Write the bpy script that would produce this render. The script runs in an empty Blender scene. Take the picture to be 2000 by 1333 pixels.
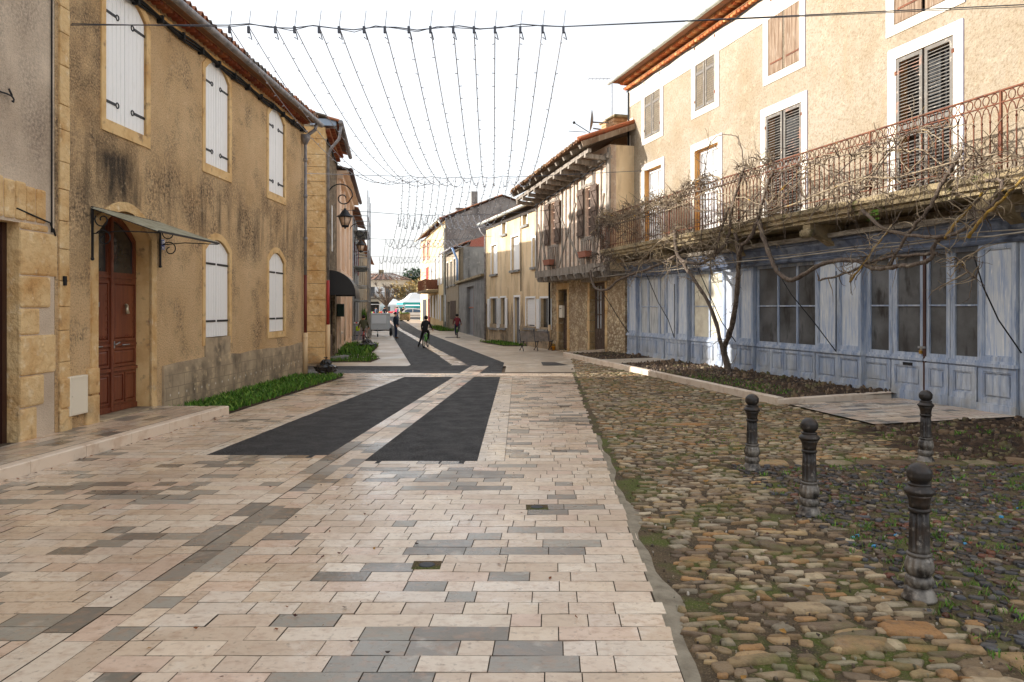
import bpy, bmesh, math, random
import numpy as np
from mathutils import Vector, Matrix
from mathutils.geometry import tessellate_polygon
random.seed(7); RNG = np.random.default_rng(7)
R_ = math.radians
scene = bpy.context.scene
COL = scene.collection
F, HZ, CX, H = 1500.0, 602.0, 1000.0, 2.0      # focal length, horizon, centre (photo pixels); eye height

# ------------------------------------------------------------------ helpers
def S(r, g, b):
    def f(c):
        c /= 255.0
        return c/12.92 if c <= .04045 else ((c+.055)/1.055)**2.4
    return (f(r), f(g), f(b), 1.0)

def tag(o, label, cat, group=None, kind=None):
    o['label'] = label; o['category'] = cat
    if group: o['group'] = group
    if kind: o['kind'] = kind
    return o

def thing(name, label, cat, loc=(0,0,0), rotz=0.0, group=None):
    o = bpy.data.objects.new(name, None); COL.objects.link(o)
    o.empty_display_size = .2
    o.location = loc; o.rotation_euler = (0,0,rotz)
    return tag(o, label, cat, group)

class MB:
    def __init__(s): s.v=[]; s.f=[]; s.m=[]; s.c=[]; s.sm=[]
    def add(s, vs, fs, mi=0, col=None, smooth=False):
        b=len(s.v); s.v.extend([tuple(p) for p in vs])
        for f in fs:
            s.f.append([b+i for i in f]); s.m.append(mi); s.c.append(col or (1,1,1,1)); s.sm.append(smooth)
    def quad(s,a,b,c,d,mi=0,col=None): s.add([a,b,c,d],[(0,1,2,3)],mi,col)
    def box(s,x0,x1,y0,y1,z0,z1,mi=0,col=None):
        if x0>x1: x0,x1=x1,x0
        if y0>y1: y0,y1=y1,y0
        if z0>z1: z0,z1=z1,z0
        s.add([(x0,y0,z0),(x1,y0,z0),(x1,y1,z0),(x0,y1,z0),(x0,y0,z1),(x1,y0,z1),(x1,y1,z1),(x0,y1,z1)],
              [(0,3,2,1),(4,5,6,7),(0,1,5,4),(1,2,6,5),(2,3,7,6),(3,0,4,7)],mi,col)
    def beam(s,a,b,w,h,mi=0,col=None,up=(0,0,1)):
        a=Vector(a);b=Vector(b);d=(b-a).normalized();u=Vector(up)
        x=d.cross(u)
        if x.length<1e-4: x=d.cross(Vector((1,0,0)))
        x.normalize(); y=x.cross(d)
        vs=[p+x*sx*w/2+y*sy*h/2 for p in (a,b) for sx,sy in ((-1,-1),(1,-1),(1,1),(-1,1))]
        s.add(vs,[(0,1,2,3),(7,6,5,4),(0,4,5,1),(1,5,6,2),(2,6,7,3),(3,7,4,0)],mi,col)
    def tube(s,path,r,n=6,mi=0,col=None,cap=True):
        P=[Vector(p) for p in path]; k=len(P)
        rr=r if isinstance(r,(list,tuple)) else [r]*k
        vs=[];fs=[];prev=None
        for i in range(k):
            d=(P[min(i+1,k-1)]-P[max(i-1,0)])
            if d.length<1e-9: d=Vector((0,0,1))
            d.normalize()
            if prev is None:
                x=d.cross(Vector((0,0,1)))
                if x.length<.01: x=d.cross(Vector((1,0,0)))
            else:
                x=prev-d*prev.dot(d)
                if x.length<.01: x=d.cross(Vector((1,0,0)))
            x.normalize(); prev=x; y=d.cross(x)
            for j in range(n):
                a=2*math.pi*j/n
                vs.append(P[i]+(x*math.cos(a)+y*math.sin(a))*rr[i])
        for i in range(k-1):
            for j in range(n):
                fs.append((i*n+j,i*n+(j+1)%n,(i+1)*n+(j+1)%n,(i+1)*n+j))
        if cap: fs.append(tuple(range(n-1,-1,-1))); fs.append(tuple((k-1)*n+j for j in range(n)))
        s.add(vs,fs,mi,col,True)
    def lathe(s,prof,n=24,o=(0,0,0),mi=0,col=None,flute=None):
        vs=[];fs=[]
        for r,z in prof:
            for j in range(n):
                a=2*math.pi*j/n; q=r
                if flute and flute[0]<=z<=flute[1]: q=r*(1-flute[3]*(.5+.5*math.cos(a*flute[2])))
                vs.append((o[0]+q*math.cos(a),o[1]+q*math.sin(a),o[2]+z))
        k=len(prof)
        for i in range(k-1):
            for j in range(n): fs.append((i*n+j,i*n+(j+1)%n,(i+1)*n+(j+1)%n,(i+1)*n+j))
        fs.append(tuple(range(n-1,-1,-1))); fs.append(tuple((k-1)*n+j for j in range(n)))
        s.add(vs,fs,mi,col,True)
    def plate(s,outer,holes,v0,v1,mi=0,mside=None,mhole=None,col=None):
        """polygon in (u,z) with holes, front at v1, sides back to v0"""
        polys=[[Vector((p[0],p[1],0)) for p in q] for q in [outer]+list(holes)]
        flat=[p for q in polys for p in q]
        tris=tessellate_polygon(polys)
        s.add([(p.x,v1,p.y) for p in flat],[tuple(t) for t in tris],mi,col)
        for k,q in enumerate([outer]+list(holes)):
            n=len(q)
            mm=(mside if k==0 else mhole); mm=mi if mm is None else mm
            s.add([(p[0],v0,p[1]) for p in q]+[(p[0],v1,p[1]) for p in q],
                  [(i,(i+1)%n,n+(i+1)%n,n+i) for i in range(n)],mm,col)
    def sphere(s,c,r,n=10,mi=0,col=None,sq=(1,1,1)):
        pr=[];k=max(4,n//2)
        vs=[];fs=[]
        for i in range(k+1):
            t=math.pi*i/k
            for j in range(n):
                a=2*math.pi*j/n
                vs.append((c[0]+r*sq[0]*math.sin(t)*math.cos(a),c[1]+r*sq[1]*math.sin(t)*math.sin(a),c[2]+r*sq[2]*math.cos(t)))
        for i in range(k):
            for j in range(n): fs.append((i*n+j,(i+1)*n+j,(i+1)*n+(j+1)%n,i*n+(j+1)%n))
        s.add(vs,fs,mi,col,True)
    def build(s,name,mats,parent=None,loc=None,rot=None,bevel=0,kind=None):
        me=bpy.data.meshes.new(name)
        me.from_pydata(s.v,[],s.f)
        if not isinstance(mats,(list,tuple)): mats=[mats]
        for m in mats: me.materials.append(m)
        n=len(s.f)
        if n:
            me.polygons.foreach_set('material_index',s.m)
            me.polygons.foreach_set('use_smooth',s.sm)
            if any(c!=(1,1,1,1) for c in s.c):
                lc=np.array([len(f) for f in s.f]); ca=np.array(s.c,dtype=np.float32)
                at=me.color_attributes.new('Col','FLOAT_COLOR','CORNER')
                at.data.foreach_set('color',np.repeat(ca,lc,axis=0).ravel())
        me.update()
        o=bpy.data.objects.new(name,me); COL.objects.link(o)
        if parent: o.parent=parent
        if loc: o.location=loc
        if rot: o.rotation_euler=rot
        if kind: o['kind']=kind
        if bevel:
            b=o.modifiers.new('b','BEVEL'); b.width=bevel; b.segments=2; b.limit_method='ANGLE'
        return o

# ------------------------------------------------------------------ materials
MATS={}
def mat(name,col,rough=.85,layers=(),bumps=(),metal=0.0,attr=False,spec=.4,rl=None,coat=0):
    """layers: dict(s,c,lo,hi,amt,d,st,z,kind); bumps: (kind,scale,strength,dist,stretch)"""
    m=bpy.data.materials.new(name); m.use_nodes=True
    nt=m.node_tree; N=nt.nodes; L=nt.links
    b=N['Principled BSDF']
    b.inputs['Roughness'].default_value=rough; b.inputs['Metallic'].default_value=metal
    b.inputs['Specular IOR Level'].default_value=spec
    if coat: b.inputs['Coat Weight'].default_value=coat; b.inputs['Coat Roughness'].default_value=.15
    tc=N.new('ShaderNodeTexCoord')
    def vec(st):
        if not st: return tc.outputs['Object']
        mp=N.new('ShaderNodeMapping'); mp.inputs['Scale'].default_value=st
        L.new(tc.outputs['Object'],mp.inputs['Vector']); return mp.outputs[0]
    def tex(kind,s,d,st):
        if kind=='vor':
            t=N.new('ShaderNodeTexVoronoi'); t.inputs['Scale'].default_value=s; L.new(vec(st),t.inputs['Vector']); return t.outputs['Distance']
        if kind=='vore':
            t=N.new('ShaderNodeTexVoronoi'); t.feature='DISTANCE_TO_EDGE'; t.inputs['Scale'].default_value=s; L.new(vec(st),t.inputs['Vector']); return t.outputs['Distance']
        if kind=='wave':
            t=N.new('ShaderNodeTexWave'); t.inputs['Scale'].default_value=s; t.inputs['Distortion'].default_value=d; L.new(vec(st),t.inputs['Vector']); return t.outputs['Fac']
        if kind=='brick':
            t=N.new('ShaderNodeTexBrick'); t.inputs['Scale'].default_value=s; t.inputs['Mortar Size'].default_value=.015
            t.inputs['Color1'].default_value=(1,1,1,1);t.inputs['Color2'].default_value=(.55,.55,.55,1);t.inputs['Mortar'].default_value=(0,0,0,1)
            sw=N.new('ShaderNodeSeparateXYZ'); L.new(vec(st),sw.inputs[0]); cb=N.new('ShaderNodeCombineXYZ')
            L.new(sw.outputs['X'],cb.inputs['X']); L.new(sw.outputs['Z'],cb.inputs['Y']); L.new(cb.outputs[0],t.inputs['Vector']); return t.outputs['Color']
        if kind=='brickxy':
            t=N.new('ShaderNodeTexBrick'); t.inputs['Scale'].default_value=s; t.inputs['Mortar Size'].default_value=.01
            t.inputs['Color1'].default_value=(1,1,1,1);t.inputs['Color2'].default_value=(.4,.4,.4,1);t.inputs['Mortar'].default_value=(0,0,0,1)
            L.new(vec(st),t.inputs['Vector']); return t.outputs['Color']
        t=N.new('ShaderNodeTexNoise'); t.inputs['Scale'].default_value=s; t.inputs['Detail'].default_value=d; t.inputs['Roughness'].default_value=.6
        L.new(vec(st),t.inputs['Vector']); return t.outputs['Fac']
    def mr(src,lo,hi,o0=0.,o1=1.):
        r=N.new('ShaderNodeMapRange'); r.inputs['From Min'].default_value=lo; r.inputs['From Max'].default_value=hi
        r.inputs['To Min'].default_value=o0; r.inputs['To Max'].default_value=o1; L.new(src,r.inputs['Value']); return r.outputs[0]
    def mul(a,c):
        q=N.new('ShaderNodeMath'); q.operation='MULTIPLY'; L.new(a,q.inputs[0])
        if isinstance(c,float): q.inputs[1].default_value=c
        else: L.new(c,q.inputs[1])
        return q.outputs[0]
    if attr:
        a=N.new('ShaderNodeAttribute'); a.attribute_name='Col'; cur=a.outputs['Color']
    else:
        a=N.new('ShaderNodeRGB'); a.outputs[0].default_value=col; cur=a.outputs[0]
    sep=None
    for ly in layers:
        f=mr(tex(ly.get('kind','noise'),ly['s'],ly.get('d',4),ly.get('st')),ly['lo'],ly['hi'])
        f=mul(f,float(ly.get('amt',1)))
        if 'g' in ly: f=mul(f,mr(tex('noise',ly['g'][0],3,None),ly['g'][1],ly['g'][2]))
        if 'z' in ly:
            if sep is None:
                sep=N.new('ShaderNodeSeparateXYZ'); L.new(tc.outputs['Object'],sep.inputs[0])
            z=ly['z']; f=mul(mul(f,mr(sep.outputs['Z'],z[0],z[1])),mr(sep.outputs['Z'],z[2],z[3],1,0))
        if 'u' in ly:
            if sep is None:
                sep=N.new('ShaderNodeSeparateXYZ'); L.new(tc.outputs['Object'],sep.inputs[0])
            z=ly['u']; f=mul(mul(f,mr(sep.outputs['X'],z[0],z[1])),mr(sep.outputs['X'],z[2],z[3],1,0))
        x=N.new('ShaderNodeMix'); x.data_type='RGBA'; x.blend_type=ly.get('blend','MIX')
        L.new(f,x.inputs[0]); L.new(cur,x.inputs[6]); x.inputs[7].default_value=ly['c']; cur=x.outputs[2]
    L.new(cur,b.inputs['Base Color'])
    if rl:   # roughness variation (scale, lo, hi, r0, r1)
        L.new(mr(tex('noise',rl[0],4,None),rl[1],rl[2],rl[3],rl[4]),b.inputs['Roughness'])
    last=None
    for k,s_,st_,di,stc in bumps:
        bp=N.new('ShaderNodeBump'); bp.inputs['Strength'].default_value=st_; bp.inputs['Distance'].default_value=di
        L.new(tex(k,s_,5 if k!='wave' else 3,stc),bp.inputs['Height'])
        if last: L.new(last,bp.inputs['Normal'])
        last=bp.outputs[0]
    if last: L.new(last,b.inputs['Normal'])
    MATS[name]=m
    return m

# ------------------------------------------------------------------ walls: a street front as a local frame
class Wall:
    def __init__(s,P0,away):   # P0 2D, t 2D
        l=math.hypot(*away); s.P=P0; s.t=(away[0]/l,away[1]/l); s.n=(-s.t[1],s.t[0])
    def px(s,x,y,v=0.0):
        dx=(x-CX)/F; np_=s.n[0]*s.P[0]+s.n[1]*s.P[1]
        Y=(v+np_)/(s.n[0]*dx+s.n[1])
        X=Y*dx
        return ((X-s.P[0])*s.t[0]+(Y-s.P[1])*s.t[1], H+(HZ-y)/F*Y)
    def u(s,x,v=0.0): return s.px(x,600,v)[0]
    def w(s,u,v,z): return (s.P[0]+u*s.t[0]+v*s.n[0], s.P[1]+u*s.t[1]+v*s.n[1], z)
    def rot(s): return math.atan2(s.t[1],s.t[0])
    def thing(s,name,label,cat,group=None): return thing(name,label,cat,(s.P[0],s.P[1],0),s.rot(),group)
    def at(s,name,label,cat,u,v,z,group=None): return thing(name,label,cat,s.w(u,v,z),s.rot(),group)

def rect(u0,u1,z0,z1): return [(u0,z0),(u1,z0),(u1,z1),(u0,z1)]
def arch(u0,u1,z0,zs,rise,n=8):
    if u0>u1: u0,u1=u1,u0
    p=[(u0,z0),(u1,z0),(u1,zs)]
    for i in range(1,n): 
        t=i/n; p.append((u1+(u0-u1)*t, zs+rise*4*t*(1-t)))
    p.append((u0,zs)); return p
def rnd(a,b): return random.uniform(a,b)

def tile_roof(mb,u0,u1,ve,ze,vr,zr,p=.24,row=.42,mi=0,pal=None):
    pal=pal or [S(150,95,70),S(170,115,85),S(120,85,70),S(140,110,90),S(105,95,85),S(160,105,75)]
    n=max(2,int(abs(u1-u0)/p)); L=math.hypot(vr-ve,zr-ze); k=max(2,int(L/row)); 
    sgn=1 if u1>u0 else -1; pp=abs(u1-u0)/n*sgn
    prof=[(0,.0),(.12,.055),(.3,.09),(.5,.055),(.62,0),(.81,-.035)]
    for i in range(n):
        jit=rnd(-.03,.03)
        for r in range(k):
            c=random.choice(pal); q=rnd(.75,1.15); c=(c[0]*q,c[1]*q,c[2]*q,1)
            t0=r/k; t1=(r+1)/k
            if r==0: t0-=jit/L
            vs=[]
            for t,dz in ((t0,.03),(t1,.0)):
                for a,h in prof+[(1.0,0.0)]:
                    vs.append((u0+(i+a)*pp, ve+(vr-ve)*t, ze+(zr-ze)*t+h+dz))
            mb.add(vs,[(j,j+1,j+8,j+7) for j in range(6)],mi,c,False)
            if r==0:   # tile end lips
                mb.add([(v[0],v[1],v[2]) for v in vs[:7]]+[(v[0],v[1],v[2]-.022) for v in vs[:7]],[(j,j+1,j+8,j+7) for j in range(6)],mi,(c[0]*.9,c[1]*.9,c[2]*.9,1))
def genoise(mb,u0,u1,v0,v1,z,p=.21,mi=0,pal=None,r=.085,slab=.03):
    pal=pal or [S(165,90,60),S(180,110,70),S(150,80,55)]
    n=int(abs(u1-u0)/p); s=1 if u1>u0 else -1
    for i in range(n):
        c=random.choice(pal); uc=u0+s*(i+.5)*p; vs=[]
        for v in (v0,v1+rnd(-.01,.01)):
            for j in range(7):
                a=math.pi*j/6; vs.append((uc+r*math.cos(a),v,z-r*math.sin(a)*1.0))
        mb.add(vs,[(j,j+1,j+8,j+7) for j in range(6)]+[tuple(range(7,14))],mi,c,False)
    mb.box(min(u0,u1),max(u0,u1),v0,v1+.02,z,z+slab,mi,S(190,140,95))
def gutter(mb,path,r=.07,mi=0): mb.tube(path,r,10,mi)
# ------------------------------------------------------------------ material library
STUC=('noise',70,.9,.02,None)
M=dict(
 ochre=mat('ochre_render',S(224,192,148),.94,[dict(s=.5,c=S(200,164,118),lo=.35,hi=.7),dict(s=.8,c=S(84,70,56),lo=.42,hi=.6,d=7,amt=.95,z=(2.9,3.5,4.5,5.6),g=(16,.4,.62)),
    dict(s=1.1,c=S(66,58,50),lo=.5,hi=.64,d=8,amt=.85,g=(20,.42,.62)),dict(s=1.3,c=S(70,60,50),lo=.36,hi=.56,d=8,amt=.85,g=(30,.36,.66),z=(2.0,3.4,6.5,8),u=(1.0,2.2,3.4,3.6)),dict(s=1.6,c=S(50,43,36),lo=.34,hi=.56,d=6,st=(1.6,1,.5),amt=.95,z=(3.5,4.0,4.5,4.75),u=(.9,1.2,2.0,2.3)),dict(s=1.5,c=S(60,52,43),lo=.48,hi=.68,d=6,st=(2.2,1,.3),amt=.72,z=(3.1,3.9,4.4,4.9)),dict(s=34,c=S(120,92,64),lo=.52,hi=.72,amt=.75,d=5),dict(s=5,c=S(232,204,162),lo=.58,hi=.74,amt=.6,d=6)],[('noise',32,1.0,.04,None),('noise',110,.6,.01,None)]),
 grey_beige=mat('grey_beige_render',S(220,202,180),.94,[dict(s=.6,c=S(184,164,142),lo=.4,hi=.7),dict(s=.9,c=S(96,88,82),lo=.42,hi=.66,d=8,st=(1,1,.45),amt=.85,z=(3.2,4.6,6.5,9),g=(22,.36,.64)),dict(s=40,c=S(150,130,110),lo=.52,hi=.75,amt=.6)],[('noise',45,.9,.02,None),('noise',130,.5,.006,None)]),
 quoin=mat('sandstone_block',S(222,190,140),.92,[dict(s=1.5,c=S(196,148,88),lo=.45,hi=.7,d=6),dict(s=5,c=S(236,214,176),lo=.55,hi=.7,d=7,amt=.8),dict(s=3,c=S(140,112,82),lo=.58,hi=.74,amt=.8,d=8),dict(s=1.2,c=S(124,106,84),lo=.45,hi=.7,amt=.8,z=(-.5,0,.3,1.0))],[('noise',9,.9,.06,None),('noise',50,.5,.012,None)]),
 surround=mat('ochre_trim',S(226,192,138),.92,[dict(s=2,c=S(200,156,100),lo=.45,hi=.7),dict(s=5,c=S(160,128,94),lo=.56,hi=.7,d=7),dict(s=8,c=S(240,222,190),lo=.64,hi=.74,d=7)],[('noise',20,.5,.015,None)]),
 plinth=mat('cement_plinth',S(182,162,134),.94,[dict(s=1.5,c=S(140,124,102),lo=.4,hi=.65,d=7),dict(s=2.2,c=S(78,70,60),lo=.5,hi=.7,st=(1,1,.7),amt=.7,d=8),dict(s=4,c=S(206,182,146),lo=.56,hi=.72)],[('noise',25,.5,.015,None)]),
 white_paint=mat('white_painted_wood',S(247,247,246),.5,[dict(s=6,c=S(222,220,214),lo=.55,hi=.8,st=(3,1,.6),amt=.6)]),
 iron=mat('black_iron',S(38,40,44),.5,[dict(s=12,c=S(70,55,45),lo=.6,hi=.8,amt=.5)],metal=.3),
 zinc=mat('zinc_pipe',S(150,146,146),.5,[dict(s=5,c=S(105,104,108),lo=.4,hi=.7),dict(s=14,c=S(180,178,174),lo=.6,hi=.8,amt=.5)],metal=.25),
 cream_pipe=mat('cream_pipe',S(222,192,150),.5), brown_pipe=mat('brown_pipe',S(110,50,42),.5), red_pipe=mat('red_pipe',S(165,52,46),.5),
 door_red=mat('chestnut_varnish',S(122,66,42),.38,[dict(s=3,c=S(98,46,32),lo=.4,hi=.7,st=(6,6,.6))],[('wave',3,.05,.003,(8,8,1))],spec=.5),
 glass=mat('dark_glass',S(48,50,52),.07,[dict(s=1.3,c=S(86,84,80),lo=.4,hi=.75,d=5)],spec=.7),
 dusty=mat('dusty_glass',S(76,76,76),.3,[dict(s=1.1,c=S(122,124,126),lo=.38,hi=.75,d=7),dict(s=3,c=S(40,38,38),lo=.55,hi=.7,st=(1.5,1,.5),amt=.8),dict(s=9,c=S(140,136,128),lo=.68,hi=.8,amt=.5,d=8)],spec=.4),
 papered=mat('papered_glass',S(226,220,200),.4,[dict(s=2,c=S(190,180,158),lo=.45,hi=.7)],spec=.4),
 curtain=mat('curtained_glass',S(205,208,208),.2,[dict(s=5,c=S(140,145,150),lo=.45,hi=.65,st=(4,1,.3))],spec=.6),
 blue=mat('weathered_blue_paint',S(146,160,184),.8,[dict(s=1.6,c=S(190,197,206),lo=.42,hi=.62,d=9,st=(4,4,.5)),dict(s=5,c=S(120,138,170),lo=.54,hi=.68,d=9,st=(3,3,.4),amt=.8),dict(s=9,c=S(216,216,214),lo=.58,hi=.72,d=9,st=(5,5,.5),amt=.8),dict(s=6,c=S(104,98,92),lo=.6,hi=.7,d=10,st=(6,6,.35),amt=.85),dict(s=3,c=S(158,156,150),lo=.38,hi=.62,amt=.75,z=(-.5,0,.3,1.0))],[('noise',12,.4,.005,(6,6,.6))]),
 blue_pale=mat('weathered_pale_panel',S(200,205,211),.85,[dict(s=3,c=S(164,178,202),lo=.46,hi=.64,d=9,st=(5,5,.5)),dict(s=8,c=S(228,227,223),lo=.54,hi=.7,d=8,st=(4,4,.4)),dict(s=12,c=S(126,122,118),lo=.62,hi=.74,st=(6,6,.3),amt=.85,d=9)],[('noise',12,.5,.005,(8,8,.5))]),
 blue_dark=mat('dark_blue_fascia',S(92,102,122),.65,[dict(s=2,c=S(136,142,152),lo=.45,hi=.68,st=(1,1,3),d=7),dict(s=3,c=S(58,64,78),lo=.48,hi=.68,d=7)]),
 grey_wood=mat('silver_grey_wood',S(150,142,130),.85,[dict(s=4,c=S(105,96,86),lo=.42,hi=.68,st=(.6,4,4),d=7),dict(s=9,c=S(185,176,160),lo=.6,hi=.75,amt=.6)],[('noise',20,.5,.01,(.4,4,4))]),
 cream_wall=mat('cream_render',S(166,154,136),.93,[dict(s=.7,c=S(154,138,114),lo=.4,hi=.7),dict(s=2,c=S(178,165,144),lo=.55,hi=.75),dict(s=22,c=S(128,108,82),lo=.48,hi=.68,amt=.7,d=4),dict(s=9,c=S(192,176,150),lo=.56,hi=.7,amt=.4,d=4),dict(s=1.4,c=S(160,140,112),lo=.58,hi=.74,d=7,st=(1.6,1,.4),amt=.7)],[('noise',30,1.0,.03,None),('noise',90,.5,.008,None)]),
 white_trim=mat('white_lime_trim',S(222,214,200),.92,[dict(s=2,c=S(206,192,170),lo=.45,hi=.75),dict(s=12,c=S(190,174,150),lo=.6,hi=.75)]),
 lilac=mat('lilac_line',S(188,186,205),.9),
 reveal_tan=mat('tan_reveal',S(214,160,92),.9,[dict(s=2,c=S(190,136,76),lo=.4,hi=.7)]),
 shutter_grey=mat('grey_louvre_wood',S(116,112,106),.85,[dict(s=4,c=S(108,100,92),lo=.42,hi=.66,d=7,st=(3,1,1)),dict(s=8,c=S(188,180,166),lo=.58,hi=.74),dict(s=2,c=S(170,122,100),lo=.6,hi=.7,amt=.8)]),
 plank_wood=mat('weathered_plank_wood',S(142,122,102),.85,[dict(s=3,c=S(110,86,66),lo=.4,hi=.62,d=9,st=(7,1,.5)),dict(s=5,c=S(186,174,158),lo=.56,hi=.72,d=7,st=(5,5,.4))],[('noise',10,.4,.006,(8,1,.5))]),
 rust=mat('rusty_iron',S(122,76,54),.85,[dict(s=6,c=S(86,50,38),lo=.4,hi=.7),dict(s=15,c=S(166,112,78),lo=.6,hi=.75)]),
 slab=mat('mossy_slab_stone',S(160,142,110),.92,[dict(s=2,c=S(98,88,66),lo=.42,hi=.68,d=8),dict(s=3,c=S(84,88,44),lo=.58,hi=.7,d=7),dict(s=7,c=S(196,180,146),lo=.58,hi=.72)],[('noise',18,.8,.03,None)]),
 tile=mat('clay_tile',S(150,100,75),.9,[dict(s=5,c=S(95,90,80),lo=.5,hi=.75,amt=.7,d=7),dict(s=12,c=S(120,110,70),lo=.62,hi=.75,amt=.5)],[('noise',30,.4,.01,None)],attr=True),
 colr=mat('mixed_paint',S(200,200,200),.7,attr=True),
 gloss=mat('mixed_gloss',S(200,200,200),.3,attr=True),
 timber=mat('old_grey_timber',S(158,148,136),.9,[dict(s=3,c=S(104,94,84),lo=.42,hi=.64,d=8,st=(3,3,.5)),dict(s=6,c=S(190,180,168),lo=.54,hi=.7,st=(3,3,.5))],[('noise',14,.6,.012,(4,4,.6))]),
 timber_brown=mat('brown_shutter_timber',S(104,86,74),.88,[dict(s=4,c=S(70,58,50),lo=.4,hi=.65,st=(5,5,.6)),dict(s=8,c=S(142,126,114),lo=.58,hi=.72)],[('noise',14,.4,.006,(6,6,.5))]),
 brick_in=mat('pink_brick_infill',S(232,212,190),.93,[dict(s=3,kind='brick',c=S(208,174,150),lo=.2,hi=.7,st=(1.8,1,3.2),amt=.6),dict(s=4,c=S(240,222,202),lo=.48,hi=.66,d=7),dict(s=9,c=S(176,136,112),lo=.58,hi=.72,amt=.7)],[('noise',22,.9,.03,None)]),
 rubble=mat('rubble_stone_wall',S(204,186,156),.94,[dict(s=5,kind='vor',c=S(166,142,112),lo=.25,hi=.6,st=(1,1,1.4)),dict(s=1.7,c=S(226,206,168),lo=.5,hi=.7),dict(s=5.2,kind='vore',c=S(130,106,78),lo=.07,hi=.0,st=(1,1,1.4)),dict(s=3,c=S(170,116,90),lo=.68,hi=.75)],[('vore',5.2,.9,.08,(1,1,1.4)),('noise',22,.6,.03,None)]),
 dark_rubble=mat('dark_rubble',S(150,132,106),.94,[dict(s=5,kind='vor',c=S(110,94,74),lo=.25,hi=.6),dict(s=5,kind='vore',c=S(84,70,54),lo=.08,hi=.0),dict(s=1.7,c=S(186,168,140),lo=.55,hi=.7)],[('vore',5,.9,.08,None)]),
 beige=mat('beige_render',S(232,208,170),.93,[dict(s=.6,c=S(208,180,138),lo=.4,hi=.7,st=(1,1,.6)),dict(s=1.2,c=S(156,132,106),lo=.5,hi=.7,d=7,st=(1.5,1.5,.35),amt=.75),dict(s=3,c=S(238,220,188),lo=.58,hi=.75)],[('noise',40,.4,.01,None)]),
 cement=mat('grey_cement_render',S(150,148,144),.93,[dict(s=.8,c=S(112,110,108),lo=.42,hi=.7,d=7),dict(s=2.5,c=S(176,172,164),lo=.55,hi=.72,d=7),dict(s=1.2,c=S(96,94,92),lo=.55,hi=.72,st=(2,1,.4))],[('noise',20,.5,.015,None)]),
 pink=mat('pink_render',S(240,214,190),.9,[dict(s=1,c=S(228,196,166),lo=.4,hi=.7)]),
 asphalt=mat('fresh_asphalt',S(36,36,39),.6,[dict(s=42,c=S(104,104,106),lo=.52,hi=.68,amt=.85,d=6),dict(s=70,c=S(10,10,12),lo=.5,hi=.66,amt=.8,d=5),dict(s=1.3,c=S(96,94,92),lo=.5,hi=.8,d=9,st=(1.4,.22,1),amt=.22),dict(s=.7,c=S(24,24,26),lo=.5,hi=.7,d=6,amt=.15)],[('noise',70,1.0,.03,None)],spec=.35,rl=(3,.4,.62,.58,.74)),
 paver=mat('limestone_paver',S(210,190,165),.5,[dict(s=7,c=S(150,118,94),lo=.54,hi=.72,d=10,amt=.5,st=(1,2.5,1)),dict(s=3,c=S(236,228,214),lo=.58,hi=.76,d=8,amt=.5),dict(s=26,c=S(96,78,62),lo=.58,hi=.74,d=6,amt=.6),dict(s=11,c=S(172,138,112),lo=.5,hi=.66,d=10,amt=.4),dict(s=.4,c=S(128,104,84),lo=.48,hi=.7,d=6,amt=.3),dict(s=70,c=S(60,48,40),lo=.7,hi=.78,amt=.7)],[('noise',26,.35,.006,None),('noise',6,.25,.014,None)],attr=True,spec=.5,rl=(.8,.36,.62,.15,.44)),
 grout=mat('dark_joint_sand',S(72,60,48),.95,[dict(s=20,c=S(100,86,68),lo=.4,hi=.7)]),
 pave_far=mat('pale_paving',S(196,178,156),.6,[dict(s=1,kind='brickxy',c=S(168,152,134),lo=.85,hi=.3,st=(2.4,5,1),amt=.55),dict(s=1.2,c=S(222,210,192),lo=.5,hi=.7,d=6)],rl=(.6,.4,.65,.3,.62)),
 stone=mat('cobble_stone',S(150,120,85),.75,[dict(s=12,c=S(88,68,48),lo=.48,hi=.7,d=9,amt=.7),dict(s=6,c=S(204,184,150),lo=.58,hi=.74,d=8,amt=.55),dict(s=1.7,c=S(92,96,42),lo=.52,hi=.66,d=9,amt=.7),dict(s=60,c=S(60,48,36),lo=.6,hi=.75,amt=.6)],[('noise',40,.9,.015,None),('noise',12,.5,.02,None)],attr=True,spec=.45,rl=(5,.35,.65,.4,.8)),
 pebble=mat('river_pebble',S(80,70,62),.42,[dict(s=20,c=S(45,40,38),lo=.5,hi=.75,amt=.4)],attr=True,spec=.5,rl=(6,.35,.65,.22,.6)),
 dirt=mat('sandy_joint_dirt',S(96,80,58),.96,[dict(s=1.6,c=S(66,54,40),lo=.42,hi=.62,d=9),dict(s=1.7,c=S(82,92,30),lo=.47,hi=.6,d=9,amt=.95),dict(s=70,c=S(160,140,110),lo=.55,hi=.72,amt=.8),dict(s=40,c=S(40,32,24),lo=.56,hi=.72,amt=.7)],[('noise',60,1,.02,None),('noise',14,.8,.03,None)]),
 soil=mat('dark_soil',S(84,64,46),.97,[dict(s=6,c=S(44,33,25),lo=.4,hi=.65,d=8),dict(s=25,c=S(104,82,58),lo=.58,hi=.75,amt=.8),dict(s=2,c=S(70,76,34),lo=.6,hi=.72,amt=.6)],[('noise',30,1,.05,None)]),
 mortar=mat('grey_mortar',S(150,140,122),.95,[dict(s=6,c=S(118,108,92),lo=.4,hi=.7)],[('noise',40,.8,.015,None)]),
 kerb=mat('pale_kerb_stone',S(222,204,184),.6,[dict(s=3,c=S(192,164,138),lo=.5,hi=.72,d=7),dict(s=12,c=S(160,138,116),lo=.62,hi=.75,amt=.6,d=7)],[('noise',30,.2,.005,None)]),
 ground=mat('bare_ground',S(130,112,90),.95,[dict(s=.3,c=S(110,95,78),lo=.4,hi=.7)]),
 grass=mat('grass_blade',S(90,130,45),.7,attr=True,spec=.3),
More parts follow.
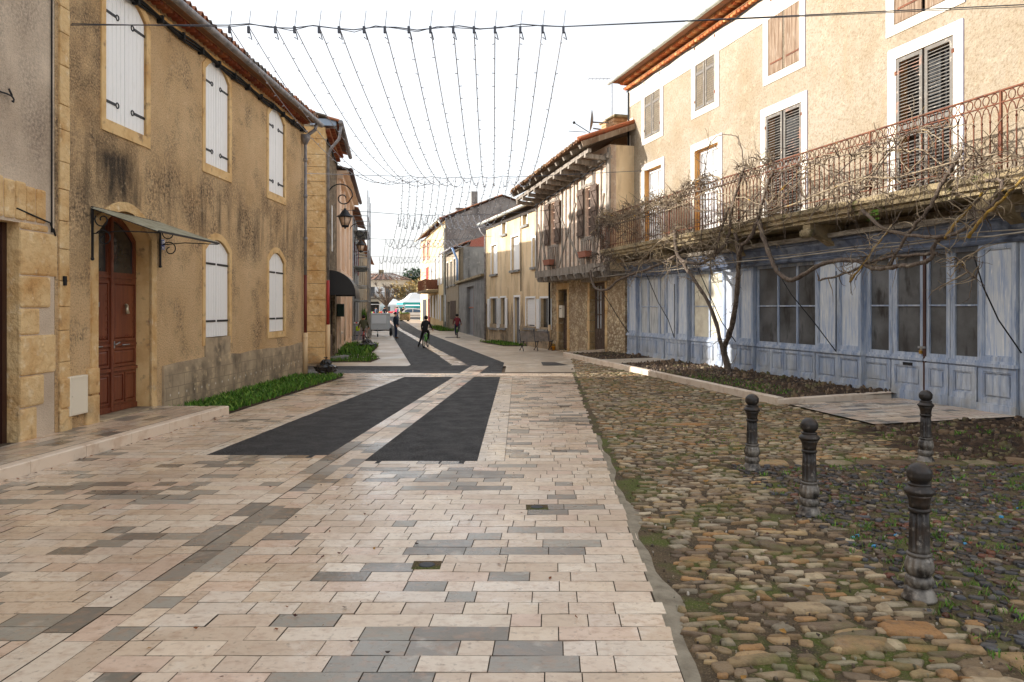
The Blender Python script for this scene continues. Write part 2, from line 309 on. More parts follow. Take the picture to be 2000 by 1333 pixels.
 bark=mat('vine_bark',S(112,98,86),.9,[dict(s=6,c=S(70,58,50),lo=.42,hi=.65,d=8,st=(3,3,.7)),dict(s=10,c=S(150,138,122),lo=.58,hi=.72)],[('noise',25,.9,.015,(3,3,.7))]),
 bark_pale=mat('pale_twig_bark',S(158,142,118),.9,[dict(s=5,c=S(110,92,74),lo=.45,hi=.65,d=6),dict(s=3.5,c=S(190,150,60),lo=.63,hi=.72)]),
 lichen=mat('yellow_lichen_bark',S(150,122,66),.9,[dict(s=7,c=S(196,156,48),lo=.5,hi=.66,d=7),dict(s=9,c=S(96,84,70),lo=.55,hi=.66,d=7)],[('noise',25,.8,.012,None)]),
 castiron=mat('worn_cast_iron',S(50,46,44),.45,[dict(s=5,c=S(86,66,50),lo=.5,hi=.7,amt=.6),dict(s=7,c=S(150,142,132),lo=.36,hi=.58,d=10,amt=.85,z=(-.1,0,.24,.4)),dict(s=24,c=S(160,152,142),lo=.56,hi=.7,d=8,amt=.85,z=(-.1,0,.36,.62)),dict(s=9,c=S(120,112,104),lo=.6,hi=.7,d=8,amt=.7)],[('noise',40,.5,.006,None)],metal=.3,spec=.5),
 plastic_bag=mat('black_bin_bag',S(24,24,27),.28,(),[('vor',9,.8,.05,None)],spec=.6),
 rubber=mat('rubber',S(26,26,27),.75), steel=mat('galvanised_steel',S(176,178,180),.4,[dict(s=4,c=S(140,143,146),lo=.4,hi=.7)],metal=.5),
 car_paint=mat('white_car_paint',S(228,230,234),.25,spec=.5,coat=.5),
 leaf=mat('leaf',S(80,100,45),.7,attr=True,spec=.3),
 canvas=mat('tent_canvas',S(240,240,238),.8,attr=True),
 fabric=mat('cloth',S(60,60,70),.9,attr=True),
)

# ------------------------------------------------------------------ camera, sky, sun
cam=bpy.data.cameras.new('camera'); co=bpy.data.objects.new('camera',cam); COL.objects.link(co)
co.location=(0,0,H); co.rotation_euler=(R_(90),0,0)
cam.sensor_width=36; cam.lens=36*F/2000; cam.shift_y=-(666.5-HZ)/2000
cam.clip_end=2000; cam.clip_start=.05; scene.camera=co
SUN_EL=16.2; TRAV=(1,-.15)
az=math.atan2(-TRAV[0],-TRAV[1])     # compass-like: angle of the sun's position from +Y towards +X
w=bpy.data.worlds.new('World'); scene.world=w; w.use_nodes=True
nt=w.node_tree; bg=nt.nodes['Background']
sky=nt.nodes.new('ShaderNodeTexSky'); sky.sky_type='NISHITA'; sky.sun_disc=False
sky.sun_elevation=R_(SUN_EL); sky.sun_rotation=az; sky.dust_density=3.0; sky.air_density=1.0; sky.ozone_density=1.5
hs=nt.nodes.new('ShaderNodeHueSaturation'); hs.inputs['Saturation'].default_value=.45
mxs=nt.nodes.new('ShaderNodeMix'); mxs.data_type='RGBA'; mxs.inputs[0].default_value=.62; mxs.inputs[7].default_value=(2.6,2.62,2.66,1)   # thin bright winter cloud over the sky
nt.links.new(sky.outputs[0],hs.inputs['Color']); nt.links.new(hs.outputs[0],mxs.inputs[6])
nt.links.new(mxs.outputs[2],bg.inputs['Color']); bg.inputs['Strength'].default_value=.15
sd=bpy.data.lights.new('sun','SUN'); sd.energy=2.4; sd.angle=R_(.5); sd.color=(1,.95,.88)
so=bpy.data.objects.new('sun',sd); COL.objects.link(so)
l=math.hypot(*TRAV); el=R_(SUN_EL)
dirv=Vector((TRAV[0]/l*math.cos(el),TRAV[1]/l*math.cos(el),-math.sin(el)))
so.rotation_euler=dirv.to_track_quat('-Z','Y').to_euler(); so.location=(-30,20,30)
scene.view_settings.view_transform='Standard'; scene.view_settings.look='None'
scene.view_settings.exposure=1.58; scene.view_settings.gamma=1

# ------------------------------------------------------------------ street geometry (plan lines, metres)
L_=Wall((-6.62,14.6),(-.027,-1.0))              # left front, u towards the camera
R=Wall((8.235,13.65),(-.2613,1.0))              # shop house front, u away
HT=Wall((4.25,28.9),(-.292,.956))               # half-timbered house
BG=Wall((1.9,36.75),(-.282,.959))               # beige house
GA=Wall((-1.75,49.3),(-.177,1.0))               # garage, small house
FR=Wall((-4.5,64.6),(-.22,1.0))                 # tall houses at the end
LR=Wall((-6.75,27.7),(.157,-1.0))               # left row, u towards the camera
def xwl(y): return -6.62+.027*(y-14.6)
def kerbl(y): return -5.83+.0929*(y-8.75)
def bedr(y): return -5.3+.0655*(y-14.8)
def bandl(y): return -2.9+.0686*(y-4.5)
def bandr(y): return bandl(y)+.6
def lane1l(y): return -4.16+.0883*(y-10.2)
def lane2r(y): return -.457+.0095*(y-9.85)
def cobl(y): return .92+.047*(y-4.1)
def xwr(y): return 8.235-.2613*(y-13.65)
def gz(x,y):
    z=min(.45,max(0.,(y-70)*.0167))
    if 9<y<32 and 0<x<30:
        t=(x-(xwr(y)-3.2))/3.2
        z+=.17*max(0,min(1,t))
    return z
def gzl(x,y): return gz(x,y)

def strip(name,ys,xl,xr,dz,m,kind='structure',nx=1):
    mb=MB(); vs=[];fs=[]
    for y in ys:
        a,b=xl(y),xr(y)
        for i in range(nx+1):
            x=a+(b-a)*i/nx; vs.append((x,y,gz(x,y)+dz))
    k=nx+1
    for j in range(len(ys)-1):
        for i in range(nx): fs.append((j*k+i,j*k+i+1,(j+1)*k+i+1,(j+1)*k+i))
    mb.add(vs,fs); return mb.build(name,m,kind=kind)
def fr(a,b,n): return [a+(b-a)*i/n for i in range(n+1)]

strip('ground',[-40,0,10,30,50,70,75,80,85,90,97,120,200,600],lambda y:-300,lambda y:300,-.06,M['ground'])
# ---- laid pavers
pv=MB()
CREAM=[S(214,194,172),S(208,186,162),S(220,204,184),S(202,180,156),S(212,186,164),S(218,198,174)]
GREY=[S(146,140,128),S(134,128,118),S(158,152,140),S(118,112,102)]
ROSE=[S(214,170,142),S(206,160,132)]
def vnoise(x,y,k=0):
    return .5+.25*math.sin(x*1.7+k+1.3*math.sin(y*.9+k))+.25*math.sin(y*2.1-k+1.1*math.sin(x*.6+2*k))
def lay(y0,y1,x0f,x1f,pg,lens,z=.008,gap=.007,pal=CREAM):
    xa,xb=x0f(y0),x1f(y0); xc,xd=x0f(y1),x1f(y1)
    if xb-xa<.05 or xd-xc<.05: return
    t=0.0; Lg=max(xb-xa,.01); tc=rnd(-.3,0)/Lg
    cuts=[0.0]; x=rnd(.05,.4)
    while x<Lg-.1:
        cuts.append(x/Lg); x+=random.choice(lens)*rnd(.97,1.03)
    cuts.append(1.0)
    g=gap/2
    for i in range(len(cuts)-1):
        a,b=cuts[i],cuts[i+1]
        p=[(xa+(xb-xa)*a+g,y0+g),(xa+(xb-xa)*b-g,y0+g),(xc+(xd-xc)*b-g,y1-g),(xc+(xd-xc)*a+g,y1-g)]
        if p[1][0]-p[0][0]<.03 or p[2][0]-p[3][0]<.03: continue
        xm=(p[0][0]+p[1][0])/2
        r=random.random()
        if r<pg(xm,y0): c=random.choice(GREY)
        elif r>.998: c=random.choice(ROSE)
        else: c=random.choice(pal)
        q=rnd(.93,1.05); c=(c[0]*q,c[1]*q,c[2]*q*rnd(.98,1.02),1)
        dz=rnd(-.0015,.0015); tx=rnd(-.0025,.0025)
        P=[(a_,b_,gz(a_,b_)+z+dz+(tx if k in (1,2) else -tx)) for k,(a_,b_) in enumerate(p)]
        pv.add(P,[(0,1,2,3)],0,c)
        if y0<12:   # near side face, darker than the top
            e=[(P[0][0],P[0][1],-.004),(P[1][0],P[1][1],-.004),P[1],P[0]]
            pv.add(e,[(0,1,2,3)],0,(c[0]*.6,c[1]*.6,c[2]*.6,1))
LENS=[.2,.2,.2,.3,.3,.3,.4,.4,.5,.6]
def pgl(x,y):
    b=.06+(.34 if vnoise(x*1.1,y*1.6,2)>.68 else 0)
    if 7.6<y<9.6: b+=.22*(vnoise(x,y*2,5)>.5)
    return b
def pgr(x,y):
    if y>10: return .22+.12*math.sin(y*1.9)
    return .07+(.38 if vnoise(x*1.4,y*1.3,9)>.68 else 0)
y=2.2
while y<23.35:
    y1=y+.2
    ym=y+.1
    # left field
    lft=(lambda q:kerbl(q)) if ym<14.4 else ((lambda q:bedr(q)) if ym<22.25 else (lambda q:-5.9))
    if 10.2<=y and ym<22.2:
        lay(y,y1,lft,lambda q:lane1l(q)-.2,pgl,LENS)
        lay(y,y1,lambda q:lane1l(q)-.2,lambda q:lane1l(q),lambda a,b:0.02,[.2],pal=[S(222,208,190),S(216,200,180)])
    else: lay(y,y1,lft,bandl,pgl if ym<22 else (lambda a,b:.02),LENS)  # far end: pale rows added across the asphalt, standing in for sunlight on it
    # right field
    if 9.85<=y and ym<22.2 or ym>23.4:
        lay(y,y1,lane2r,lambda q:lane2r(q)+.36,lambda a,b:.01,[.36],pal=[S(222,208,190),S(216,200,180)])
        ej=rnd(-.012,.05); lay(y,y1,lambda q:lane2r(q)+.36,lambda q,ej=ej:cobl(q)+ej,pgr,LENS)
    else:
        ej=rnd(-.012,.05); lay(y,y1,bandr,lambda q,ej=ej:cobl(q)+ej,pgr if ym<22 else (lambda a,b:.02),LENS)  # far end: right half of the added pale rows brightening the sun strip
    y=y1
# diagonal band, three stones wide
for k in range(3):
    y=2.2+rnd(0,.2)
    while y<26.4:
        ln=random.choice([.2,.3,.4,.5,.62]); y1=min(y+ln,26.6)
        g=.0035
        P=[(bandl(y)+.2*k+g,y+g),(bandl(y)+.2*(k+1)-g,y+g),(bandl(y1)+.2*(k+1)-g,y1-g),(bandl(y1)+.2*k+g,y1-g)]
        r=random.random(); pg=.38 if y<11 else .1
        c=random.choice(GREY if r<pg else (ROSE if r>.99 else CREAM)); q=rnd(.9,1.08); c=(c[0]*q,c[1]*q,c[2]*q,1)
        dz=rnd(-.002,.002)
        if k==1: dz-=.004
        pv.add([(a,b,.008+dz) for a,b in P],[(0,1,2,3)],0,c); y=y1
# raised left footway pavers
for i in range(6):
    xa=lambda q,i=i: kerbl(q)-.16-.2*(i+1); xb=lambda q,i=i: kerbl(q)-.16-.2*i
    y=2.2+rnd(0,.3)
    while y<14.3:
        y1=min(14.38,y+random.choice([.3,.4,.5,.62])); g=.0035
        P=[(max(xa(y),xwl(y)),y+g),(max(xb(y),xwl(y))-g*2,y+g),(max(xb(y1),xwl(y1))-g*2,y1-g),(max(xa(y1),xwl(y1)),y1-g)]
        c=random.choice(GREY if random.random()<.2 else CREAM); q=rnd(.86,1.04); c=(c[0]*q,c[1]*q,c[2]*q,1)
        if P[1][0]-P[0][0]>.02: pv.add([(a,b,.168) for a,b in P],[(0,1,2,3)],0,c)
        y=y1
# door pad in front of the shop
PADF=lambda y: 5.5-.1923*(y-15.5)
for i in range(13):
    y0=12.75+.2*i+.02; y1=y0+.2
    lay(y0,y1,PADF,lambda q: xwr(q)-.02,lambda a,b:.16,LENS,z=.03)
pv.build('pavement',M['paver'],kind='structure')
strip('paving_joints',fr(2,24,22),lambda y:(kerbl(y) if y<14.4 else (bedr(y) if y<22.2 else -5.9))-.02,lambda y:cobl(y)+.005,-.001,M['grout'])
strip('footway_bed',fr(2,14.36,6),lambda y:xwl(y)-.4,lambda y:kerbl(y)-.1,.16,M['grout'])
strip('pad_bed',fr(12.76,15.36,6),lambda y:PADF(y)+.005,lambda y:xwr(y),.022,M['grout'],nx=6)
# far paving, lanes, far band
def far_l(y): return (-30 if y>80 else (-6.75-.157*(y-27.7) if y>26.4 else -6.7))
def far_r(y): return (1.9-.295*(y-36.75) if y<49 else -1.75-.19*(y-49.3)) if y>36.75 else (4.4-.3*(y-28.9))
strip('far_pavement',[26.4,28,30,32,34,36,36.75,40,45,49,55,60,65,70,75,80,80.1,85,90,97,110],far_l,lambda y:far_r(y)+.4,.0,M['pave_far'],nx=28)
strip('side_pavement',[24,25,26.4],lambda y:lane2r(y)+.1,lambda y:4.9,-.002,M['pave_far'],nx=14)
def lane2r_far(y): return (lane2r(y) if y<28 else -.285-.196*(y-28))
def lane1l_far(y): return -3.55-.178*(y-26.9)
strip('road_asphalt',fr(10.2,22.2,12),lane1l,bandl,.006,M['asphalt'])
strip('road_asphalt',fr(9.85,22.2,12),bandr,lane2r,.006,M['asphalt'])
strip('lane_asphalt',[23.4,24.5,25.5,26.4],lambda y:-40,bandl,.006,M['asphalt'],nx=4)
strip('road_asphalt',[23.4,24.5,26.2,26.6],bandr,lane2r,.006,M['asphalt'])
strip('road_asphalt',[26.4,26.9,27.5,28,29,30,32,36,40,45,50,55,60,65,70,75,80,85,90,97,112],lambda y:(lane1l_far(y) if y>=26.9 else -3.6),lane2r_far,.008,M['asphalt'])
bnd=MB()
pts=[(26.62,-1.80,.31),(31.6,-2.72,.22),(38,-4.0,.2),(44.8,-5.22,.2),(60,-8.2,.2),(75,-11.2,.2),(95,-15.2,.2)]
for (ya,xa,wa),(yb,xb,wb) in zip(pts[:-1],pts[1:]):
    n=max(1,int((yb-ya)/.5))
    for i in range(n):
        t0,t1=i/n,(i+1)/n; c=random.choice(CREAM); q=rnd(.85,1.08)
        y0_=ya+(yb-ya)*t0; y1_=ya+(yb-ya)*t1; x0_=xa+(xb-xa)*t0; x1_=xa+(xb-xa)*t1
        bnd.add([(x0_-wa,y0_,gz(0,y0_)+.014),(x0_+wa,y0_,gz(0,y0_)+.014),(x1_+wb,y1_-.01,gz(0,y1_)+.014),(x1_-wb,y1_-.01,gz(0,y1_)+.014)],[(0,1,2,3)],0,(c[0]*q,c[1]*q,c[2]*q,1))
bnd.build('gutter_band',M['paver'],kind='structure')
strip('square_asphalt',[108,114,118,124,200],lambda y:-70,lambda y:25,.003,M['asphalt'])

# ---- kerbs
kb=MB()
def kerb_run(pts,w,zt,zb=-.02,step=1.0):
    """stones along a polyline; w to the left of travel"""
    for (xa,ya),(xb,yb) in zip(pts[:-1],pts[1:]):
        L=math.hypot(xb-xa,yb-ya); n=max(1,round(L/step)); dx,dy=(xb-xa)/L,(yb-ya)/L; nx_,ny_=-dy*w,dx*w
        for i in range(n):
            a=L*i/n+.004; b=L*(i+1)/n-.004; ch=.014
            A=(xa+dx*a,ya+dy*a);B=(xa+dx*b,ya+dy*b)
            za=gz(*A); zc=gz(*B)
            f=lambda P,k,z:(P[0]+nx_*k,P[1]+ny_*k,z)
            k=ch/abs(w); c=random.choice([S(224,208,188),S(216,196,174),S(228,212,194),S(218,194,172)]); 
            vs=[]
            for P,zz in ((A,za),(B,zc)):
                vs+= [f(P,0,zz+zb),f(P,0,zz+zt-ch),f(P,k,zz+zt),f(P,1,zz+zt),f(P,1,zz+zb)]
            kb.add(vs,[(0,1,6,5),(1,2,7,6),(2,3,8,7),(3,4,9,8),(0,4,3,2,1),(5,6,7,8,9)],0,c)
kerb_run([(kerbl(2),2),(kerbl(14.4),14.4)],.16,.165)
KR=lambda y: 5.34-.2185*(y-15.45)
kerb_run([(5.34,15.45),(2.04,30.55)],-.14,.16)
kerb_run([(7.75,15.68),(5.34,15.45)],-.14,.12)
kerb_run([(2.04,30.6),(3.7,31.2)],-.14,.16)
kerb_run([(-6.3,28.0),(-5.15,28.0)],.08,.01); 
kb.build('kerb',M['kerb'],kind='structure')

# ---- cobbles and pebbles
def stones(cells,m,name,nseg=9):
    """cells: (x,y,rx,ry,ang,h,col)"""
    V=[];Fc=[];Cc=[];base=0
    rings=[(1.0,-.6),(.965,.5),(.86,.9),(.4,1.0)]
    nf=[]
    for (x,y,rx,ry,an,h,c) in cells:
        z0=gz(x,y); ca,sa=math.cos(an),math.sin(an)
        ph=RNG.uniform(.66,1.16,nseg); a0=RNG.uniform(0,1); tl=RNG.uniform(-.25,.25,2)
        hz=RNG.uniform(-.12,.12,nseg)
        for rr,hh in rings:
            for j in range(nseg):
                a=2*math.pi*(j+a0)/nseg; cx=math.cos(a); sx=math.sin(a)
                e=.5
                px_=math.copysign(abs(cx)**e,cx)*rx*rr*ph[j]; py_=math.copysign(abs(sx)**e,sx)*ry*rr*ph[j]
                V.append((x+px_*ca-py_*sa,y+px_*sa+py_*ca,z0+h*(hh+hz[j]*(hh>0)*.8+(hh>0)*(tl[0]*cx+tl[1]*sx)*rr)))
        V.append((x,y,z0+h))
        k=len(rings)
        for i in range(k-1):
            for j in range(nseg):
                Fc.append((base+i*nseg+j,base+i*nseg+(j+1)%nseg,base+(i+1)*nseg+(j+1)%nseg,base+(i+1)*nseg+j)); Cc.append(c)
        for j in range(nseg):
            Fc.append((base+(k-1)*nseg+j,base+(k-1)*nseg+(j+1)%nseg,base+k*nseg)); Cc.append(c)
        base+=k*nseg+1
    mb=MB(); mb.v=V; mb.f=Fc; mb.c=Cc; mb.m=[0]*len(Fc); mb.sm=[True]*len(Fc)
    return mb.build(name,m,kind='structure')
def cobr(y):
    if y>15.5: return KR(y)-.03
    if y>12.75: return PADF(y)-.02
    return min(.72*y+.6,8.6)
TAN=[S(166,142,110),S(150,126,94),S(182,162,130),S(134,110,82),S(168,138,98),S(122,104,82),S(192,174,144),S(146,118,82),S(114,94,72),S(160,146,122),S(172,130,82),S(178,150,108)]
DARK=[S(70,62,58),S(58,52,50),S(84,74,66),S(96,78,62),S(66,64,66),S(110,80,58),S(128,108,86),S(88,88,92),S(150,132,108),S(116,66,44),S(52,46,44),S(100,96,92)]
cells=[]
def in_soil(x,y): return y<12.75 and y>10.15 and x>5.55+.25*math.sin(y*5)
y=3.0
while y<30.3:
    far=y>14
    pitch=rnd(.055,.1) if not far else rnd(.09,.13)
    x=cobl(y)+.1+rnd(0,.08)+(.09*math.sin(y*2.3)+.05)*(y<9)
    xr=cobr(y)
    while x<xr:
        big=random.random()<(.09 if y<6.5 else .03)
        wd=random.choice((rnd(.07,.13),rnd(.1,.2),rnd(.14,.27)))*(1.5 if big else 1); 
        if x+wd*.6>xr: break
        ym=y+rnd(-.02,.02)
        peb = (ym<9.7 and x>2.72+.12*math.sin(ym*3.1)+rnd(-.1,.1))
        if peb or (9.72<ym<10.1 and x>2.9) or in_soil(x,ym): 
            if peb or in_soil(x,ym): x=xr if not peb else xr
            else: x+=wd
            continue
        # bare patches
        if vnoise(x*2.2,ym*1.7,4)>.9 and y<9 and random.random()<.6: x+=wd; continue
        c=random.choice(TAN); q=rnd(.6,1.08); c=(c[0]*q,c[1]*q,c[2]*q,1)
        if random.random()<.07: x+=wd*.7; continue
        cells.append((x+wd/2,ym+pitch/2+rnd(-.012,.012),wd/2*rnd(.85,1.02),pitch/2*rnd(.6,1.1)*(1.7 if big else 1),rnd(-.3,.3),rnd(.006,.024),c))
        x+=wd+rnd(.006,.03)
    y+=pitch
# flat slab course
x=2.95
while x<7.4:
    wd=rnd(.35,.7); c=random.choice(TAN); cells.append((x+wd/2,9.92+rnd(-.02,.02),wd/2*.97,.17,rnd(-.02,.02),.02,(c[0]*.8,c[1]*.75,c[2]*.7,1))); x+=wd
x=2.3
for (bx,by,bw,bh) in [(2.9,13.1,.5,.12),(3.9,12.4,.45,.14),(2.3,16.0,.5,.12),(2.05,4.55,.2,.13),(1.95,5.1,.16,.1),(2.45,4.75,.22,.12),(3.0,4.3,.24,.12),(2.55,4.05,.2,.1),(2.2,6.4,.12,.14)]:
    c=random.choice(TAN); cells.append((bx,by,bw,bh,rnd(-.2,.2),.028,(c[0]*.85,c[1]*.8,c[2]*.75,1)))
stones(cells,M['stone'],'cobblestones',8)
cells=[]
y=3.3
while y<9.75:
    x=2.7+rnd(0,.12); pitch=rnd(.05,.085)
    while x<min(.7*y+.7,7.6):
        wd=rnd(.05,.12)*(1.5 if random.random()<.08 else 1)
        if random.random()<.72:
            c=random.choice(DARK if random.random()<.93 else TAN); q=rnd(.4,.85); c=(c[0]*q,c[1]*q,c[2]*q,1)
            d=math.hypot((x-3.35)/.55,(y-6.62)/.42)
            if d<1 and random.random()<.13 or (math.hypot((x-5.0)/.5,(y-7.4)/.3)<1 and random.random()<.07): c=S(66,150,196)
            bl_=(.55 if c==S(66,150,196) else 1)
            cells.append((x+wd/2,y+rnd(-.02,.02)+pitch/2,bl_*wd/2*rnd(.8,1),bl_*pitch/2*rnd(.75,1.05),rnd(-.6,.6),rnd(.008,.022),c))
        x+=wd+rnd(.0,.025)
    y+=pitch
stones(cells,M['pebble'],'pebble_paving',8)
strip('cobble_bed',fr(2,30.6,30),lambda y:cobl(y)+.004,lambda y:max(cobr(y),cobl(y)+.3)+.25,-.003,M['dirt'],nx=8)
mo=MB(); ys=fr(2,12,60); vs=[]
for y in ys:
    wv=.10+.05*math.sin(y*2.7)+.03*math.sin(y*6.1+1); wv=max(.03,wv if y<8 else wv*.6)
    vs+= [(cobl(y)+.003,y,.006),(cobl(y)+wv*.6,y,.012),(cobl(y)+wv+.02,y,-.003)]
mo.add(vs,[(3*i+a,3*i+a+1,3*i+a+4,3*i+a+3) for i in range(60) for a in (0,1)],0,None,True)
mo.build('mortar_strip',M['mortar'],kind='structure')

# ---- planting beds
def soil_sheet(name,ys,xl,xr,h,nx=10,lump=.05):
    mb=MB(); vs=[];fs=[]
    for y in ys:
        a,b=xl(y),xr(y)
        for i in range(nx+1):
            x=a+(b-a)*i/nx; e=min(i,nx-i)/nx*2; ey=min(1,(y-ys[0])/.25,(ys[-1]-y)/.25)
            vs.append((x+rnd(-.02,.02),y,gz(x,y)+(h if h>.05 else h*ey)+lump*rnd(-.4,1)*min(1,e*2+.1)*max(ey,.05)-.012*(ey<.05)))
    k=nx+1
    for j in range(len(ys)-1):
        for i in range(nx): fs.append((j*k+i,j*k+i+1,(j+1)*k+i+1,(j+1)*k+i))
    mb.add(vs,fs,0,None,True); return mb.build(name,M['soil'],kind='structure')
soil_sheet('soil_bed',fr(14.42,22.25,60),xwl,bedr,.02,14,.06)
soil_sheet('soil_bed',fr(15.62,25.0,80),lambda y:KR(y)+.13,lambda y:xwr(y)+.25,.1,14,.06)
soil_sheet('soil_bed',fr(26.6,30.4,24),lambda y:KR(y)+.12,lambda y:xwr(y)+.3,.1,8,.06)
soil_sheet('soil_patch',fr(9.9,12.74,40),lambda y:5.5+.2*math.sin(y*5)+.1*math.sin(y*13),lambda y:9.2,.005,24,.07)
soil_sheet('soil_bed',fr(28.1,30.6,10),lambda y:-6.75-.157*(y-27.7)+.02,lambda y:-5.2,.015,8,.04)
soil_sheet('soil_bed',fr(31.2,32.2,6),lambda y:-6.75-.157*(y-27.7)+.02,lambda y:-5.6,.015,8,.04)
soil_sheet('soil_bed',fr(32.8,40.5,24),lambda y:-6.75-.157*(y-27.7)+.02,lambda y:-6.1-.12*(y-33),.015,8,.05)
soil_sheet('soil_bed',fr(40.0,45.5,14),lambda y:1.9-.295*(y-36.75)-1.35,lambda y:1.9-.295*(y-36.75)-.05,.015,8,.04)
soil_sheet('soil_bed',fr(66,76,14),lambda y:-4.9-.22*(y-64.6)-1.0,lambda y:-4.6-.22*(y-64.6),.015,6,.04)
cells=[]
for _ in range(2600):
    k=random.random()
    if k<.6: y=rnd(15.7,25); x=rnd(KR(y)+.16,xwr(y)+.2); hb=.11
    elif k<.9: y=rnd(10.0,12.7); x=rnd(5.7,8.9); hb=.01
    else: y=rnd(26.7,30.3); x=rnd(KR(y)+.15,xwr(y)+.1); hb=.11
    r_=rnd(.015,.05)*(1.8 if random.random()<.06 else 1); c=random.choice([S(92,70,50),S(70,54,40),S(110,88,64),S(60,46,36),S(126,104,80)]); cells.append((x,y,r_,r_*rnd(.6,1),rnd(0,3),hb+r_*rnd(.6,1.3),c))
for _ in range(1200):
    y=rnd(2.9,9.6); x=rnd(cobl(y)+.12,min(.72*y+.5,7)); r_=rnd(.004,.013); c=random.choice([S(120,104,80),S(90,76,60),S(150,136,112),S(70,60,50),S(190,180,165)]); cells.append((x,y,r_,r_*rnd(.6,1),rnd(0,3),r_*rnd(.9,1.6)+.004,c))
stones(cells,M['stone'],'soil_clods_and_grit',6)
pp=MB()
lst=fr(24.95,26.6,4)
vs=[];
for y in lst: vs+=[(KR(y)+.13,y,gz(KR(y),y)+.15),(xwr(y)+.1,y,gz(xwr(y),y)+.11)]
pp.add(vs,[(2*i,2*i+1,2*i+3,2*i+2) for i in range(4)]); pp.build('entrance_pavement',M['pave_far'],kind='structure')

def blades(mb,n,xf,yr,h,zf,pal,w=.008,lean=.5):
    for _ in range(n):
        y=rnd(*yr); a,b=xf(y); x=rnd(a,b); z=zf(x,y)
        hh=h*rnd(.4,1.2); an=rnd(0,6.283); dx,dy=math.cos(an),math.sin(an); ww=w*rnd(.6,1.6)
        l=hh*lean*rnd(.2,1.4); c=random.choice(pal); q=rnd(.7,1.2); c=(c[0]*q,c[1]*q,c[2]*q,1)
        ln2=rnd(0,6.283); lx,ly=math.cos(ln2)*l,math.sin(ln2)*l
        mb.add([(x-dx*ww,y-dy*ww,z),(x+dx*ww,y+dy*ww,z),(x+dx*ww*.8+lx*.4,y+dy*ww*.8+ly*.4,z+hh*.6),(x-dx*ww*.8+lx*.4,y-dy*ww*.8+ly*.4,z+hh*.6),(x+lx,y+ly,z+hh)],[(0,1,2,3),(3,2,4)],0,c)
GR=[S(78,122,36),S(98,142,48),S(60,100,32),S(120,150,60),S(86,116,44)]
g=MB()
blades(g,4600,lambda y:(xwl(y)+.12,bedr(y)-.04),(14.6,22.2),.12,lambda x,y:.03,GR,.014,.7)
g.build('grass',M['grass'],kind='stuff')['label']='green grass along the foot of the ochre house wall'
g=MB()
blades(g,900,lambda y:(KR(y)+.3,KR(y)+1.1),(16.2,20.5),.07,lambda x,y:gz(x,y)+.1,GR,.008)
for _ in range(26):
    cx=rnd(5.7,8); cy=rnd(10.1,12.6); blades(g,16,lambda y:(cx-.1,cx+.1),(cy-.07,cy+.07),.07,lambda x,y:gz(x,y)+.01,GR,.006)
for _ in range(200):   # tufts between the pebbles
    cy=rnd(3.6,9.7); cx=rnd(2.75,min(.7*cy+.4,7)); blades(g,14,lambda y:(cx-.06,cx+.06),(cy-.04,cy+.04),.045,lambda x,y:.005,GR+[S(130,130,80)],.004,.9)
for _ in range(60):
    cy=rnd(9.8,15); cx=rnd(2.6,5.4); blades(g,12,lambda y:(cx-.12,cx+.12),(cy-.03,cy+.03),.02,lambda x,y:gz(x,y)+.012,GR,.006,.9)
blades(g,500,lambda y:(-6.75-.157*(y-27.7)+.1,-5.25),(28.2,30.5),.14,lambda x,y:.03,GR,.014)
blades(g,240,lambda y:(-6.75-.157*(y-27.7)+.1,-5.65),(31.2,32.2),.14,lambda x,y:.03,GR,.014)
blades(g,1700,lambda y:(-6.75-.157*(y-27.7)+.1,-6.15-.12*(y-33)),(33,40.4),.24,lambda x,y:.03,GR,.03,.6)
blades(g,600,lambda y:(1.9-.295*(y-36.75)-1.3,1.9-.295*(y-36.75)-.1),(40.1,45.4),.14,lambda x,y:.03,GR,.02)
blades(g,500,lambda y:(-4.9-.22*(y-64.6)-.9,-4.6-.22*(y-64.6)),(66,76),.25,lambda x,y:gz(x,y)+.03,GR,.03)
g.build('weeds',M['grass'],kind='stuff')['label']='weeds and grass tufts in the beds and cobbles'
# fallen leaves
lf=MB()
def leafat(x,y,z,s):
    an=rnd(0,6.28); c=random.choice([S(120,70,40),S(90,52,36),S(150,110,50),S(70,40,34),S(60,50,44)])
    P=[(x+s*math.cos(an+k*1.2566)*(1 if k%2 else .6),y+s*math.sin(an+k*1.2566)*(1 if k%2 else .6),z+rnd(.002,.02)) for k in range(5)]
    lf.add(P,[(0,1,2,3,4)],0,c)
for _ in range(60): 
    y=rnd(4,9.5); leafat(rnd(-.55*y,.1*y),y,.012,rnd(.008,.022))
for _ in range(40): y=rnd(3.8,9); leafat(rnd(1.2,.6*y),y,.03,rnd(.015,.04))
for _ in range(50): y=rnd(7.5,14.3); leafat(kerbl(y)+rnd(.01,.1),y,.012,rnd(.012,.035))
for _ in range(90): y=rnd(15.8,25); leafat(rnd(KR(y)+.2,xwr(y)-.1),y,gz(5,y)+.16,rnd(.02,.05))
lf.build('fallen_leaves',M['leaf'],kind='stuff')['label']='dry brown leaves scattered on the paving and soil'
